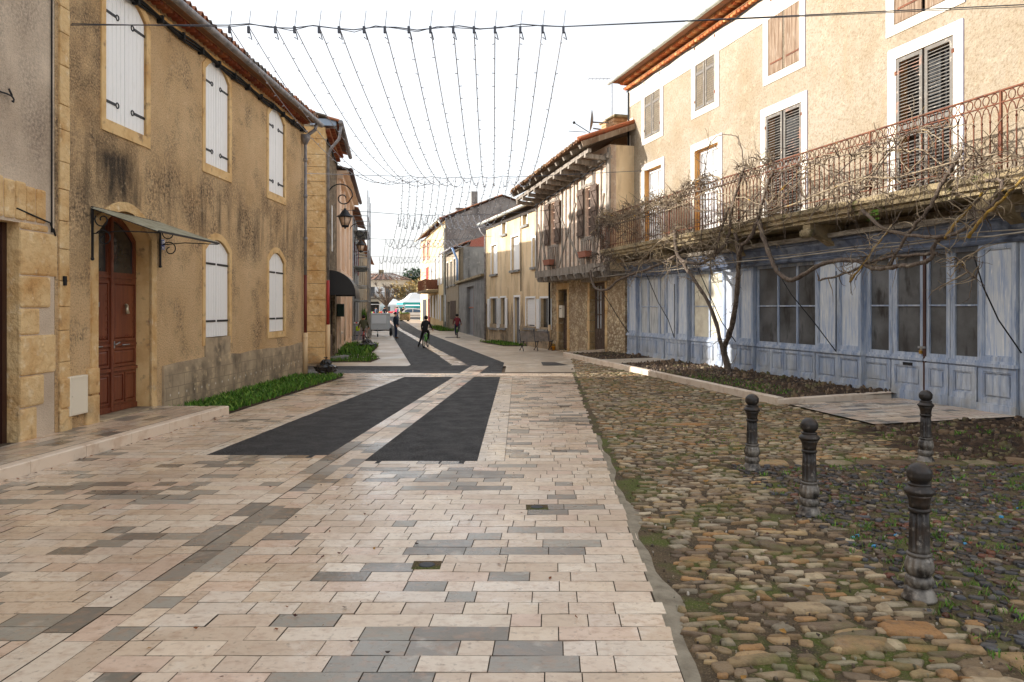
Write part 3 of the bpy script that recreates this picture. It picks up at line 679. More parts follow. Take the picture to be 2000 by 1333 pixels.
# drains and covers
def drain(x,y,label,sc=1.0):
    t=thing('floor_drain',label,'drain',(x,y,.009))
    a=MB(); a.box(-.11*sc,.11*sc,-.09*sc,.09*sc,-.01,.002,0); a.build('drain_frame',M['dirt'],t)
    a=MB(); a.lathe([(.0,.004),(.05*sc,.006),(.062*sc,.004),(.066*sc,.001)],18); a.build('drain_cap',M['iron'],t)
drain(-.66,5.95,'small square drain with round cap in the pale pavers, nearer to the camera')
drain(.25,7.68,'small square drain with round cap in the pale pavers, farther one beside grey stones')
t=thing('manhole_cover','dark rectangular cover in paving in front of the kerb corner','manhole',(1.55,27.4,.006))
a=MB(); a.box(-.48,.48,-.75,.75,0,.012); a.build('cover_plate',mat('cover_iron',S(62,60,58),.6,(),[('vor',30,.5,.01,None)]),t)
t=thing('manhole_cover','small dark hatch in footway near the boy in maroon hoodie','manhole',(-4.0,52.0,.006))
a=MB(); a.box(-.5,.5,-.4,.4,0,.012); a.build('cover_plate',MATS['cover_iron'],t)
# ================================================================== LEFT: main ochre house
def planks(mb,u0,u1,z0,zt,v,n,mi=0,th=.03):
    """vertical boards; zt(u) = top height"""
    w=(u1-u0)/n
    for i in range(n):
        a=u0+w*i+.004*(1 if w>0 else -1); b=u0+w*(i+1)-.004*(1 if w>0 else -1)
        za,zb=zt(a),zt(b); zm=zt((a+b)/2)
        mb.plate([(a,z0),(b,z0),(b,zb),((a+b)/2,zm),(a,za)],[],v,v+th,mi)
    mb.add([(u0,v+.004,z0),(u1,v+.004,z0),(u1,v+.004,zt(u1)-.01),((u0+u1)/2,v+.004,zt((u0+u1)/2)-.01),(u0,v+.004,zt(u0)-.01)],[(0,1,2,3,4)],mi)

def arched_shutters(root,u0,u1,z0,zs,rise,v,strap_z,short,two=True):
    """u0<u1 ; two leaves"""
    um=(u0+u1)/2; W=u1-u0
    top=lambda u: zs+rise*4*((u-u0)/W)*(1-(u-u0)/W)
    for a,b,hs in ((u0,um-.006,1),(um+.006,u1,-1)):
        mb=MB(); planks(mb,a,b,z0,top,v,5); sh=mb.build('shutter',M['white_paint'],root)
        for z in strap_z:
            h=MB(); e=a if hs==1 else b; ln=(.36 if short else (W/2-.05))
            h.box(e-.03*hs,e+ln*hs,v+.03,v+.042,z-.022,z+.022)
            h.tube([(e-.03*hs,v+.04,z-.06),(e-.03*hs,v+.04,z+.06)],.018,6)
            if short:
                c=e+(ln+.05)*hs
                h.tube([(c+.045*math.cos(t*.7),v+.036,z+.045*math.sin(t*.7)) for t in range(10)],.012,4)
            h.build('hinge',M['iron'],sh)

def surround(root,outer,inner,v0,v1,m='surround',name='window_surround'):
    mb=MB(); mb.plate(outer,[inner],v0,v1,0); return mb.build(name,M[m],root)

lb=L_.thing('ochre_house','stained ochre rendered house with white arched shutters and red-brown double door','house')
uE=3.33; uF=-8.98        # near end, lane corner
ZE=7.72
holes=[]; wins=[]
for (xa,xb,yref,yb,xr) in ((205,285,None,263,282),(400,447,None,340,447),(524,555,None,388,555)):
    u0,u1=L_.u(xb),L_.u(xa); zb=L_.px(xr,yb)[1]; wins.append((min(u0,u1),max(u0,u1),zb))
zb=sum(w[2] for w in wins)/3
zsp=L_.px(400,133)[1]
UW=[(a,b,zb,zsp,.3) for a,b,_ in wins]
LW=[]
for (xa,xb,ya) in ((400,447,661),(524.5,554.5,647)):
    u0,u1=sorted((L_.u(xa),L_.u(xb))); LW.append((u0,u1))
zl0=L_.px(400,661)[1]; zl1=L_.px(400,488)[1]; zlr=.26
LWN=[(a,b,zl0,zl1,zlr) for a,b in LW]
du0,du1=sorted((L_.u(189),L_.u(294))); dz0=.16; dzs=L_.px(294,470)[1]
door_hole=arch(du0,du1,dz0+.0,dzs,.42,10)
allw=UW+LWN
holes=[arch(a,b,z,zs,r) for a,b,z,zs,r in allw]+[door_hole]
mb=MB()
mb.plate([(uF,-.1),(uE,-.1),(uE,ZE),(uF,ZE)],holes,-.3,0,0,None,1)
# lane gable and back
mb.plate([(uF,-.1),(uF,ZE),(uF+.01,ZE),(uF+.01,-.1)],[],-9.0,-.3,0)
mb.add([(uF,-.3,ZE),(uF,-9,ZE),(uF,-4.7,9.15)],[(0,1,2)],0); mb.add([(uE,-.3,ZE),(uE,-9,ZE),(uE,-4.7,9.15)],[(0,1,2)],0)
mb.quad((uF,-9,-.1),(uE,-9,-.1),(uE,-9,ZE),(uF,-9,ZE))
mb.build('wall',[M['ochre'],M['surround']],lb)
for k,(a,b,z,zs,r) in enumerate(allw):
    w=.13; up=k<3
    surround(lb,arch(a-w,b+w,z-(.2 if up else .16),zs+.08,r+.07),arch(a,b,z-.001,zs,r),-.02,.022)
    arched_shutters(lb,a+.012,b-.012,z+.012,zs-.012,r,-.06,((z+.32,zs-.22) if up else (z+.36,zs-.28)),up)
    bk=MB(); bk.quad((a,-.28,z),(b,-.28,z),(b,-.28,zs+r),(a,-.28,zs+r)); bk.build('window_pane',M['glass'],lb)
# stone door case
mb=MB(); mb.plate([(du0-.17,.1)]+arch(du0-.17,du1+.17,.1,dzs+.1,.5,10)[2:]+[] if False else arch(du0-.18,du1+.18,.1,dzs+.08,.5,10),[arch(du0,du1,.08,dzs,.42,10)],-.02,.03)
dc=mb.build('door_surround',M['quoin'],lb)
# door leaves set back
dv=-.27; dm=(du0+du1)/2
da=[]
def door_leaf(a,b,name):
    lo,hi=min(a,b),max(a,b)
    W=du1-du0; top=lambda u: dzs+.42*4*((u-du0)/W)*(1-(u-du0)/W)
    mb=MB(); base=.2; n=6
    def outline(l,h,z0): return [(l,z0),(h,z0)]+[(h+(l-h)*i/n, top(h+(l-h)*i/n)-.02) for i in range(n+1)]
    lw=.085
    gl0=2.62
    glass_poly=[(lo+lw,gl0),(hi-lw,gl0)]+[((hi-lw)+((lo+lw)-(hi-lw))*i/n, top((hi-lw)+((lo+lw)-(hi-lw))*i/n)-.13) for i in range(n+1)]
    mb.plate(outline(lo,hi,base),[glass_poly],dv-.05,dv)
    def ring(l,h,z0,z1,w=.035,d=.025): mb.plate(rect(l,h,z0,z1),[rect(l+w,h-w,z0+w,z1-w)],dv,dv+d)
    def raised(l,h,z0,z1,d=.018,ch=.03):
        mb.add([(l,dv,z0),(h,dv,z0),(h,dv,z1),(l,dv,z1),(l+ch,dv+d,z0+ch),(h-ch,dv+d,z0+ch),(h-ch,dv+d,z1-ch),(l+ch,dv+d,z1-ch)],[(4,5,6,7),(0,1,5,4),(1,2,6,5),(2,3,7,6),(3,0,4,7)])
    ring(lo+.06,hi-.06,1.42,2.46); raised(lo+.1,hi-.1,1.46,2.42,.022)
    ring(lo+.06,hi-.06,.98,1.3); raised(lo+.1,hi-.1,1.02,1.26)
    mb.box(lo+.02,hi-.02,dv,dv+.04,.9,.955); mb.box(lo+.03,hi-.03,dv,dv+.03,1.335,1.37)
    mb.box(lo+.04,hi-.04,dv,dv+.03,2.52,2.56)
    wm=(hi-lo-.16)/2
    for k in range(2):
        l=lo+.06+k*(wm+.04); ring(l,l+wm,.34,.86,.03); raised(l+.035,l+wm-.035,.375,.825)
    mb.box(lo+.01,hi-.01,dv,dv+.03,.2,.29)
    # carved dashes
    for i in range(7):
        z=1.55+i*.12
        mb.beam((lo+.13,dv+.024,z),(lo+.17,dv+.024,z-.05),.012,.01)
    for i in range(4):
        mb.beam((lo+.18+i*.07,dv+.024,1.52),(lo+.22+i*.07,dv+.024,1.48),.012,.01)
    d=mb.build('door',M['door_red'],lb)
    g=MB(); g.add([(p[0],dv-.03,p[1]) for p in glass_poly],[tuple(range(len(glass_poly)))]); g.build('pane',M['glass'],d)
    return d
d1=door_leaf(du0,dm-.003,'door'); d2=door_leaf(dm+.003,du1,'door')
mb=MB(); mb.box(dm-.035,dm+.035,dv,dv+.05,.22,dzs+.36); mb.build('cover_strip',M['door_red'],d1,bevel=.008)
h=MB(); h.tube([(dm-.08,dv+.03,1.36),(dm-.08,dv+.07,1.37),(dm-.17,dv+.08,1.4)],.012,6); h.box(dm-.1,dm-.06,dv,dv+.035,1.3,1.42); h.build('handle',M['steel'],d1)
kx=(du0+dm)/2
h=MB(); h.sphere((kx,dv+.05,2.05),.03,8); h.tube([(kx,dv+.06,2.05),(kx+.03,dv+.08,1.98),(kx+.01,dv+.08,1.9)],[.03,.028,.04],6); h.build('knocker',mat('brass_knocker',S(190,180,155),.35,metal=.7),d1)
for u in (kx,(du1+dm)/2):
    h=MB(); h.tube([(u-.12,dv+.05,1.35),(u+.12,dv+.05,1.35)],.01,6); h.build('pull_bar',M['steel'],d1 if u==kx else d2)
h=MB(); h.box((du1+dm)/2-.06,(du1+dm)/2+.06,dv,dv+.03,2.02,2.1); h.build('letter_slot',M['steel'],d2)
mb=MB(); mb.box(du0-.02,du1+.02,-.34,.12,.12,.195); mb.build('door_step',M['plinth'],lb,bevel=.015)
# transom back
mb=MB(); mb.quad((du0,-.36,.1),(du1,-.36,.1),(du1,-.36,4),(du0,-.36,4)); mb.build('hallway',M['glass'],lb)
# plinth, repaired apron, base stones
pu=L_.u(316)
mb=MB()
top=[(uF-.02,.96)]+[(uF+(pu-uF)*i/14,.93+rnd(-.03,.03)) for i in range(1,14)]+[(pu,.9)]
mb.plate([(uF-.02,-.1)]+[(pu,-.1)]+top[::-1],[],-.05,.04)
for a,b,z,zs,r in LWN[:1]: mb.plate(rect(a-.02,b+.02,.9,zl0-.0),[],-.05,.028)
for row,z in enumerate((.22,.46,.7)):
    mb.box(uF,pu-.05,.0405,.043,z,z+.014,1)
    u=uF+.2+(.25 if row%2 else 0)
    while u<pu-.1: mb.box(u,u+.014,.0405,.0425,z-.226,z-.002,1); u+=.5
mb.build('plinth',[M['plinth'],mat('plinth_joint',S(142,127,106),.95)],lb)
mb=MB()
for i in range(24):
    u=pu-.25-i*(pu-uF-.6)/24; z=L_.px(330,772)[1]+.004*i
    a=[(u+.022*math.cos(t),.0445,z+.028*math.sin(t)) for t in np.linspace(0,6.283,7)[:-1]]; mb.add(a,[tuple(range(6))])
mb.build('injection_plugs',M['white_trim'],lb)['kind']='stuff'
ua=L_.u(189)+.0; ub=L_.u(114)
for (a,b,z0,z1) in ((ua+.01,ua+.36,.1,.62),(ua+.01,ua+.3,.63,1.05),(ub-.27,ub,.1,.5),(ub-.3,ub,.51,.95)):
    mb=MB(); mb.box(a,b,-.05,.05+rnd(0,.02),z0+.006,z1-.006); mb.build('base_stone',M['quoin'],lb,bevel=.02)
# quoin strip between the two houses
q0,q1=L_.u(133),L_.u(114)
mb=MB(); z=.1
while z<8:
    z1=z+rnd(.35,.6); mb.box(q0+rnd(-.015,.02),q1,-.05,.032+rnd(-.004,.004),z+.004,z1-.003); z=z1
mb.build('corner_pilaster',M['quoin'],lb,bevel=.012)
# génoise, gutter, roof
mb=MB(); genoise(mb,uE,uF,-.02,.17,7.68,.2); mb.box(uF,uE,-.02,.06,7.44,7.5,0,S(215,170,105)); mb.build('tile_cornice',M['tile'],lb)
mb=MB(); tile_roof(mb,uF-.1,uE,.42,7.80,-4.7,9.2); tile_roof(mb,uE,uF-.1,-9.3,7.72,-4.7,9.2); mb.box(uF-.05,uE,-.0,.33,7.685,7.7,0,S(140,100,70)); mb.build('roof',M['tile'],lb)
mb=MB(); gp=[(uE-(uE-uF+.15)*i/12,.5,7.64+.0*i) for i in range(13)]; mb.tube(gp,.072,10)
for i in range(12): mb.tube([(gp[i][0]-.02,.5,7.64),(gp[i][0]+.02,.5,7.64)],.078,10)
mb.build('gutter',M['zinc'],lb)
mb=MB(); x0=uF+.22
mb.tube([(x0,.44,7.6),(x0,.4,7.42),(x0,.2,7.28),(x0,.1,7.2)],.055,8); mb.lathe([(.06,-.14),(.1,-.06),(.14,.02),(.15,.14)],12,(x0,.1,7.12)); mb.tube([(x0,.1,7.1),(x0,.1,3.0)],.048,8)
for z in (6.5,5.4,4.1): mb.lathe([(.06,-.05),(.062,.05)],10,(x0,.1,z))
dp=mb.build('downpipe',M['zinc'],lb)
mb=MB(); mb.tube([(x0,.1,3.0),(x0,.1,1.25)],.052,8); mb.build('brown_section',M['brown_pipe'],dp)
mb=MB(); mb.tube([(x0,.1,1.25),(x0,.1,.0)],.075,10); mb.lathe([(.08,-.02),(.085,0),(.08,.02)],10,(x0,.1,1.1)); mb.build('cream_section',M['cream_pipe'],dp)
# cable bundle on the wall
mb=MB()
for k in range(3):
    mb.tube([(uE-(uE-uF)*i/30,.05+.02*k,7.36+.03*k+.03*math.sin(i*1.1+k)) for i in range(31)],.022,5)
for i in range(14): u=uE-(uE-uF)*(i+.5)/14; mb.box(u-.03,u+.03,.0,.12,7.32,7.46)
mb.build('cable_bundle',M['rubber'],lb)
# glazed canopy over the door
cu0,cu1=sorted((L_.u(177),L_.u(310)))
cn=L_.thing('door_canopy','sloping corrugated canopy on wrought iron scroll brackets over the red-brown door','canopy')
zc=3.6; vf=1.12; zf=3.22
mb=MB(); n=40
vs=[];fs=[]
for i in range(n+1):
    u=cu0-.03+(cu1-cu0+.06)*i/n; dz=.014*math.sin(i*math.pi)
    dz=.014*(1 if i%2 else -1)
    vs+= [(u,.02,zc+dz),(u,vf,zf+dz)]
mb.add(vs,[(2*i,2*i+1,2*i+3,2*i+2) for i in range(n)],0,None,False)
mb.build('roof_sheet',mat('old_canopy_sheet',S(160,155,134),.6,[dict(s=4,c=S(120,114,90),lo=.45,hi=.7,d=7)]),cn)
mb=MB()
for u in (cu0,cu1):
    mb.beam((u,.02,zc-.02),(u,vf,zf-.02),.03,.02)
    mb.beam((u,.03,zc),(u,.03,zc-.8),.03,.03,up=(0,1,0))
    mb.tube([(u,.03,zc-.42),(u,.5,zc-.38),(u,vf,zf-.03)],.009,5)
    for cz,r0,s in ((zc-.2,.13,1),(zc-.5,.15,-1)):
        mb.tube([(u,.06+r0+r0*(1-t/22)*math.cos(2.6+s*t*.42),cz+r0*(1-t/22)*math.sin(2.6+s*t*.42)) for t in range(18)],.011,5)
    mb.sphere((u,.03,zc-.82),.03,6)
mb.beam((cu0-.05,vf,zf-.01),(cu1+.05,vf,zf-.01),.03,.03); mb.beam((cu0,.02,zc),(cu1,.02,zc),.03,.03)
mb.build('bracket_frame',M['iron'],cn)
# enamel number plate
nu,nz=L_.px(316,478)
npl=L_.at('number_plate','blue enamel plate with the white number 19 beside the door canopy','house number',nu,.012,nz)
mb=MB(); mb.plate(rect(-.075,.075,-.1,.1),[],-.01,.01); mb.build('plate',mat('blue_enamel',S(40,66,140),.25),npl,bevel=.004)
def text(s,size,parent,loc,rot,m,name='lettering'):
    cu=bpy.data.curves.new(name,'FONT'); cu.body=s; cu.size=size; cu.align_x='CENTER'; cu.align_y='CENTER'; cu.extrude=.002
    o=bpy.data.objects.new(name,cu); COL.objects.link(o)
    bpy.context.view_layer.update()
    me=bpy.data.meshes.new_from_object(o.evaluated_get(bpy.context.evaluated_depsgraph_get())); me.materials.clear(); me.materials.append(m)
    bpy.data.objects.remove(o); bpy.data.curves.remove(cu)
    o=bpy.data.objects.new(name,me); COL.objects.link(o); o.parent=parent; o.location=loc; o.rotation_euler=rot; return o
text('19',.125,npl,(0,.012,.022),(R_(90),0,R_(180)),M['white_paint'])
text('BIS',.05,npl,(0,.012,-.062),(R_(90),0,R_(180)),M['white_paint'])
mb=MB(); mb.plate(rect(-.068,.068,-.093,.093),[rect(-.062,.062,-.087,.087)],.009,.012); mb.build('border',M['white_paint'],npl)
# meter box
a,z1=L_.px(128,737); b,z0=L_.px(163,806)
u0,u1=sorted((a,b))
mx=L_.at('meter_box','cream utility meter box let into the stone base left of the door','meter box',(u0+u1)/2,0,(z0+z1)/2)
mb=MB(); w,hh=(u1-u0)/2,abs(z1-z0)/2; mb.box(-w,w,-.05,.075,-hh,hh); bx=mb.build('box_body',mat('meter_plastic',S(226,216,196),.5),mx,bevel=.008)
mb=MB(); mb.plate(rect(-w+.02,w-.02,-hh+.025,hh-.02),[rect(-w+.032,w-.032,-hh+.037,hh-.032)],.074,.08); mb.sphere((w-.05,.08,.0),.012,6); mb.build('box_door',MATS['meter_plastic'],mx)

# ================================================================== leftmost house
la=L_.thing('beige_grey_house','beige-grey rendered house with dressed stone door surround cut by the left edge','house')
a0=3.34; a1=16.0
hu0=L_.u(38); hu1=hu0+1.35; hz1=L_.px(15,436,-.2)[1]
mb=MB()
mb.plate([(a0,-.1),(a1,-.1),(a1,8.6),(a0,8.6)],[rect(hu0,hu1,.1,hz1)],-.2,0,0,None,1)
mb.quad((a0,-9,-.1),(a1,-9,-.1),(a1,-9,8.6),(a0,-9,8.6)); mb.quad((a1,0,-.1),(a1,-9,-.1),(a1,-9,8.6),(a1,0,8.6)); mb.quad((a0,0,7.6),(a0,-9,7.6),(a0,-9,8.6),(a0,0,8.6))
mb.build('wall',[M['grey_beige'],M['quoin']],la)
mb=MB(); tile_roof(mb,a0,a1,.3,8.6,-4.7,9.9,row=.6); tile_roof(mb,a1,a0,-9.2,8.6,-4.7,9.9,row=.6); mb.build('roof',M['tile'],la)
mb=MB(); z=.1; i=0
ws=[.34,.4,.62,.5,.66,.62,.8,.85]
zz=[.1,.62,1.06,1.62,2.0,2.45,3.08,hz1+.02]
for i in range(7):
    w=ws[(i*3)%8]; mb.box(hu0-w*.9-.05,hu0+.003,-.05,.018+rnd(0,.015),zz[i]+.008,zz[i+1]-.006)
for i in range(7):
    t=i/6; mb.box(hu0-.55+i*.22,hu0-.55+(i+1)*.22-.012,-.05,.02+rnd(0,.015),hz1+.04,hz1+.5+.1*t+rnd(-.05,.05))
mb.build('stone_surround',M['quoin'],la,bevel=.03)
mb=MB(); mb.box(hu0,hu1,-.26,-.2,.1,hz1); mb.box(hu0+.01,hu0+.1,-.2,-.17,.12,hz1-.0); mb.box(hu0+.25,hu1,-.2,-.185,.3,1.2); ld=mb.build('door',mat('dark_door',S(58,34,26),.4),la)
mb=MB(); mb.quad((hu0+.12,-.195,hz1-.75),(hu1,-.195,hz1-.75),(hu1,-.195,hz1-.12),(hu0+.12,-.195,hz1-.12)); mb.build('pane',M['curtain'],ld)
mb=MB(); hk=L_.px(12,186); mb.tube([(hk[0]+.2,.02,hk[1]),(hk[0]+.05,.05,hk[1]),(hk[0]-.03,.06,hk[1]-.01),(hk[0]-.07,.06,hk[1]-.04),(hk[0]-.06,.06,hk[1]-.08),(hk[0]-.03,.06,hk[1]-.07)],.012,5); mb.tube([(hk[0]+.02,.05,hk[1]+.08),(hk[0]-.03,.06,hk[1])],.014,5)
mb.build('wall_hook',M['iron'],la)
mb=MB(); mb.tube([(a0+.09,.02,z) for z in fr(3.1,8.4,20)],.012,5); mb.tube([(a0+.1-.02*i,.03,3.1+.06*math.sin(i)) if i<5 else (a0+.02+.12*(i-4),.03,3.13+.02*i) for i in range(12)],.012,5); mb.build('cable',M['rubber'],la)
bz=L_.px(121,549); mb=MB(); mb.box(bz[0]-.03,bz[0]+.03,.03,.06,bz[1]-.07,bz[1]+.07); mb.build('doorbell',M['rubber'],lb)

# ================================================================== RIGHT: blue shop house
rb=R.thing('shop_house','three-storey cream house over an old blue timber shopfront','house')
UV=-.25                       # upper wall stands behind the shopfront plane
uc=R.u(1226,UV); ur=-7.5; ZT=10.35
def louvre(root,u0,u1,z0,z1,v,tilt=0,name='shutter',open_gap=0):
    mb=MB(); w=.075
    mb.plate(rect(u0,u1,z0,z1),[rect(u0+w,u1-w,z0+w,(z0+z1)*.5-w*.6) if z1-z0>1.6 else rect(u0+w,u1-w,z0+w,z1-w)]+([rect(u0+w,u1-w,(z0+z1)*.5+w*.6,z1-w)] if z1-z0>1.6 else []),v,v+.045)
    z=z0+w+.03; 
    while z<z1-w-.02:
        if not (z1-z0>1.6 and abs(z-(z0+z1)/2)<w*.7) and random.random()>.02:
            s=rnd(-.006,.006)
            mb.add([(u0+w,v+.004,z+.012+s),(u1-w,v+.004,z+.012-s),(u1-w,v+.042,z-.012-s),(u0+w,v+.042,z-.012+s)],[(0,1,2,3)])
            mb.add([(u0+w,v+.042,z-.012+s),(u1-w,v+.042,z-.012-s),(u1-w,v+.042,z-.022-s),(u0+w,v+.042,z-.022+s)],[(0,1,2,3)])
        z+=.068
    o=mb.build(name,M['shutter_grey'],root)
    if tilt:
        pass
    return o
RW=[]   # openings: (x0,x1,ytop,ybot at centre, kind)
def rwin(x0,x1,ya,yb,kind,xm=None):
    a=R.u(x1,UV); b=R.u(x0,UV); xm=xm or (x0+x1)/2
    z1=R.px(xm,ya,UV)[1]; z0=R.px(xm,yb,UV)[1]
    return [a,b,z0,z1,kind]
ZB=4.18
RW.append(rwin(1259,1290,137,265,'louv'))
RW.append(rwin(1358,1397,64,209,'louv2'))
RW.append(rwin(1501,1562,-40,135,'plank'))
RW.append(rwin(1496,1566,214,400,'lfd'))
RW.append(rwin(1259,1292,328,400,'fd'))
RW.append(rwin(1357,1403,287,400,'fd'))
RW.append(rwin(1751,1863,92,380,'lfd'))
RW.append([R.u(1862,UV)-.05,R.u(1751,UV)+.05,7.84,9.7,'plank'])
for o in RW:
    if o[4] in('fd','lfd'): o[2]=ZB+.02
# make rows consistent
for i in (0,1): pass
hol=[rect(o[0],o[1],o[2],o[3]) for o in RW]
mb=MB()
mb.plate([(ur,3.2),(uc,3.2),(uc,ZT),(ur,ZT)],hol,UV-.28,UV,0,None,1)
mb.quad((uc,UV-.0,-.1),(uc,UV-9,-.1),(uc,UV-9,ZT),(uc,UV,ZT)); mb.quad((ur,UV,-.1),(ur,UV-9,-.1),(ur,UV-9,ZT),(ur,UV,ZT)); mb.quad((ur,UV-9,-.1),(uc,UV-9,-.1),(uc,UV-9,ZT),(ur,UV-9,ZT))
mb.quad((ur,UV-.3,-.1),(uc,UV-.3,-.1),(uc,UV-.3,3.3),(ur,UV-.3,3.3),2)
mb.add([(uc,UV,ZT),(uc,UV-9,ZT),(uc,UV-4.5,ZT+1.5)],[(0,1,2)]); mb.add([(ur,UV,ZT),(ur,UV-9,ZT),(ur,UV-4.5,ZT+1.5)],[(0,1,2)])
mb.build('wall',[M['cream_wall'],M['reveal_tan'],M['rubber']],rb)
for o in RW:
    a,b,z0,z1,k=o; w=.22
    zb_=z0-w*.9 if k in('louv','louv2','plank') else ZB
    inner=rect(a,b,z0,z1) if k not in('fd','lfd') else None
    mb=MB()
    if inner: mb.plate(rect(a-w,b+w,zb_,z1+w),[inner],UV-.01,UV+.02)
    else: mb.plate([(a-w,ZB),(a,ZB),(a,z1),(b,z1),(b,ZB),(b+w,ZB),(b+w,z1+w),(a-w,z1+w)],[],UV-.01,UV+.02)
    s=mb.build('window_surround',M['white_trim'],rb)
    mb=MB()
    for e in (a-w-.012,b+w): mb.box(e,e+.012,UV,UV+.022,zb_,z1+w)
    mb.box(a-w,b+w,UV,UV+.022,z1+w,z1+w+.012); mb.build('painted_line',M['lilac'],s)
    m=(a+b)/2
    if k in('louv','louv2','lfd'):
        for l,h in ((a,m-.02),(m+.02,b)):
            sh=louvre(rb,l+.01,h-.01,z0+.03,z1-.02,UV-.03)
            e=l if l==a else h
            for zz in (z0+.3,z1-.3): hg=MB(); hg.box(e-.03,e+.03,UV+.016,UV+.03,zz-.04,zz+.04); hg.build('hinge',M['rust'],sh)
    elif k=='plank':
        for l,h in ((a,m-.03),(m+.03,b)):
            pm=MB(); planks(pm,l+.01,h-.01,z0+.02,lambda u:z1-.02,UV-.02,4); ps=pm.build('shutter',M['plank_wood'],rb)
            for zz in (z0+.3,z1-.32): hg=MB(); hg.box(l+.02,h-.1,UV+.012,UV+.024,zz-.02,zz+.02); hg.build('hinge',M['rust'],ps)
    else:   # french window set back
        fm=MB(); v=UV-.22
        fm.plate(rect(a,b,z0,z1),[rect(a+.08,m-.05,z0+.75+.76*i*(z1-z0-.85)/2.3*0+ (z1-z0-.8)*i/3,z0+.75+(z1-z0-.8)*(i+1)/3-.05) for i in range(3)]+[rect(m+.05,b-.08,z0+.75+(z1-z0-.8)*i/3,z0+.75+(z1-z0-.8)*(i+1)/3-.05) for i in range(3)],v,v+.05)
        fo=fm.build('french_window',M['white_paint'],rb)
        gm=MB(); gm.quad((a,v+.01,z0+.6),(b,v+.01,z0+.6),(b,v+.01,z1-.05),(a,v+.01,z1-.05)); gm.build('pane',M['curtain'],fo)
    bk=MB(); bk.quad((a,UV-.27,z0),(b,UV-.27,z0),(b,UV-.27,z1),(a,UV-.27,z1)); bk.build('dark_room',M['glass'],rb)
# painted band under the eaves and corner quoins
mb=MB(); mb.box(ur,uc-.02,UV-.01,UV+.018,ZT-.75,ZT-.12)
for i in range(9):
    z=4.4+i*.62
    if z<ZT-1: mb.box(uc-(.5 if i%2 else .28),uc-.001,UV-.01,UV+.018,z+.01,z+.4)
mb.build('painted_quoins',M['white_trim'],rb)
GT=[S(205,120,70),S(215,140,85),S(190,105,60),S(222,160,105)]
mb=MB(); genoise(mb,ur,uc+.05,UV-.02,UV+.16,ZT-.02,.19,pal=GT); genoise(mb,ur,uc+.05,UV-.02,UV+.34,ZT+.17,.19,pal=GT)
mb.build('tile_cornice',M['tile'],rb)
mb=MB(); tile_roof(mb,uc+.12,ur,UV+.62,ZT+.26,UV-4.5,ZT+1.7); tile_roof(mb,ur,uc+.12,UV-9.2,ZT+.26,UV-4.5,ZT+1.7,row=.8); mb.box(ur,uc+.1,UV,UV+.58,ZT+.2,ZT+.23,0,S(150,100,70)); mb.build('roof',M['tile'],rb)
mb=MB(); mb.tube([(ur+(uc+.25-ur)*i/16,UV+.68,ZT+.24) for i in range(17)],.085,10); mb.build('gutter',mat('pale_gutter',S(205,208,200),.45,[dict(s=3,c=S(150,156,150),lo=.5,hi=.7)],metal=.2),rb)
mb=MB()
mb.tube([(ur+(uc-ur)*i/40,UV+.05,ZT-.14-.02*math.sin(i*1.7)) for i in range(41)],.018,5); mb.tube([(uc-.12,UV+.04,ZT-.15-.2*i+.0*i) for i in range(30)],.016,5); mb.tube([(uc-.2,UV+.04,ZT-.2-.2*i) for i in range(22)],.022,5)
mb.tube([(uc-.2,UV+.05,6.2),(uc-.18,UV+.08,5.6),(uc+.2,UV+.2,5.3),(uc+.9,UV+.3,5.25)],.03,6)
mb.build('facade_cable',M['rubber'],rb)
# ---- balcony
bu0=ur; bu1=uc-.15; BV=.92
mb=MB()
prof=[(UV,3.86),(BV-.14,3.86),(BV-.14,3.93),(BV-.06,3.95),(BV-.05,4.02),(BV+.02,4.06),(BV+.03,4.16),(UV,4.18)]
nseg=40; vs=[]
for i in range(nseg+1):
    u=bu0+(bu1-bu0)*i/nseg
    for v,z in prof: vs.append((u,v+(rnd(-.012,.012) if v>0 else 0),z+(rnd(-.008,.008) if v>0 else 0)))
k=len(prof); mb.add(vs,[(i*k+j,i*k+j+1,(i+1)*k+j+1,(i+1)*k+j) for i in range(nseg) for j in range(k-1)]+[tuple(range(nseg*k,nseg*k+k))])
bal=mb.build('balcony',M['slab'],rb)
mb=MB()
for px_ in (1180,1290,1420,1585,1940):
    u=max(min(R.u(px_,BV-.3),bu1-.2),bu0+.2)
    pr=[(UV+.0,3.3),(UV+.25,3.32),(UV+.55,3.5),(UV+.8,3.62),(UV+1.0,3.7),(UV+1.0,3.858),(UV,3.858)]
    vs=[(u+s,v,z) for s in (-.13,.13) for v,z in pr]; n=len(pr)
    cb=MB(); cb.add(vs,[tuple(range(n)),tuple(range(2*n-1,n-1,-1))]+[(i,(i+1)%n,n+(i+1)%n,n+i) for i in range(n)])
    cb.tube([(u-.15,UV+.98,3.66),(u+.15,UV+.98,3.66)],.1,10); cb.build('corbel',M['slab'],bal)
rl=MB(); zt0=4.19; zr=5.42
rl.beam((bu0,BV,zr),(bu1,BV,zr),.045,.025); rl.beam((bu0,BV,zr-.19),(bu1,BV,zr-.19),.03,.018); rl.beam((bu0,BV,zt0+.1),(bu1,BV,zt0+.1),.03,.018)
sp=.158; n=int((bu1-bu0)/sp)
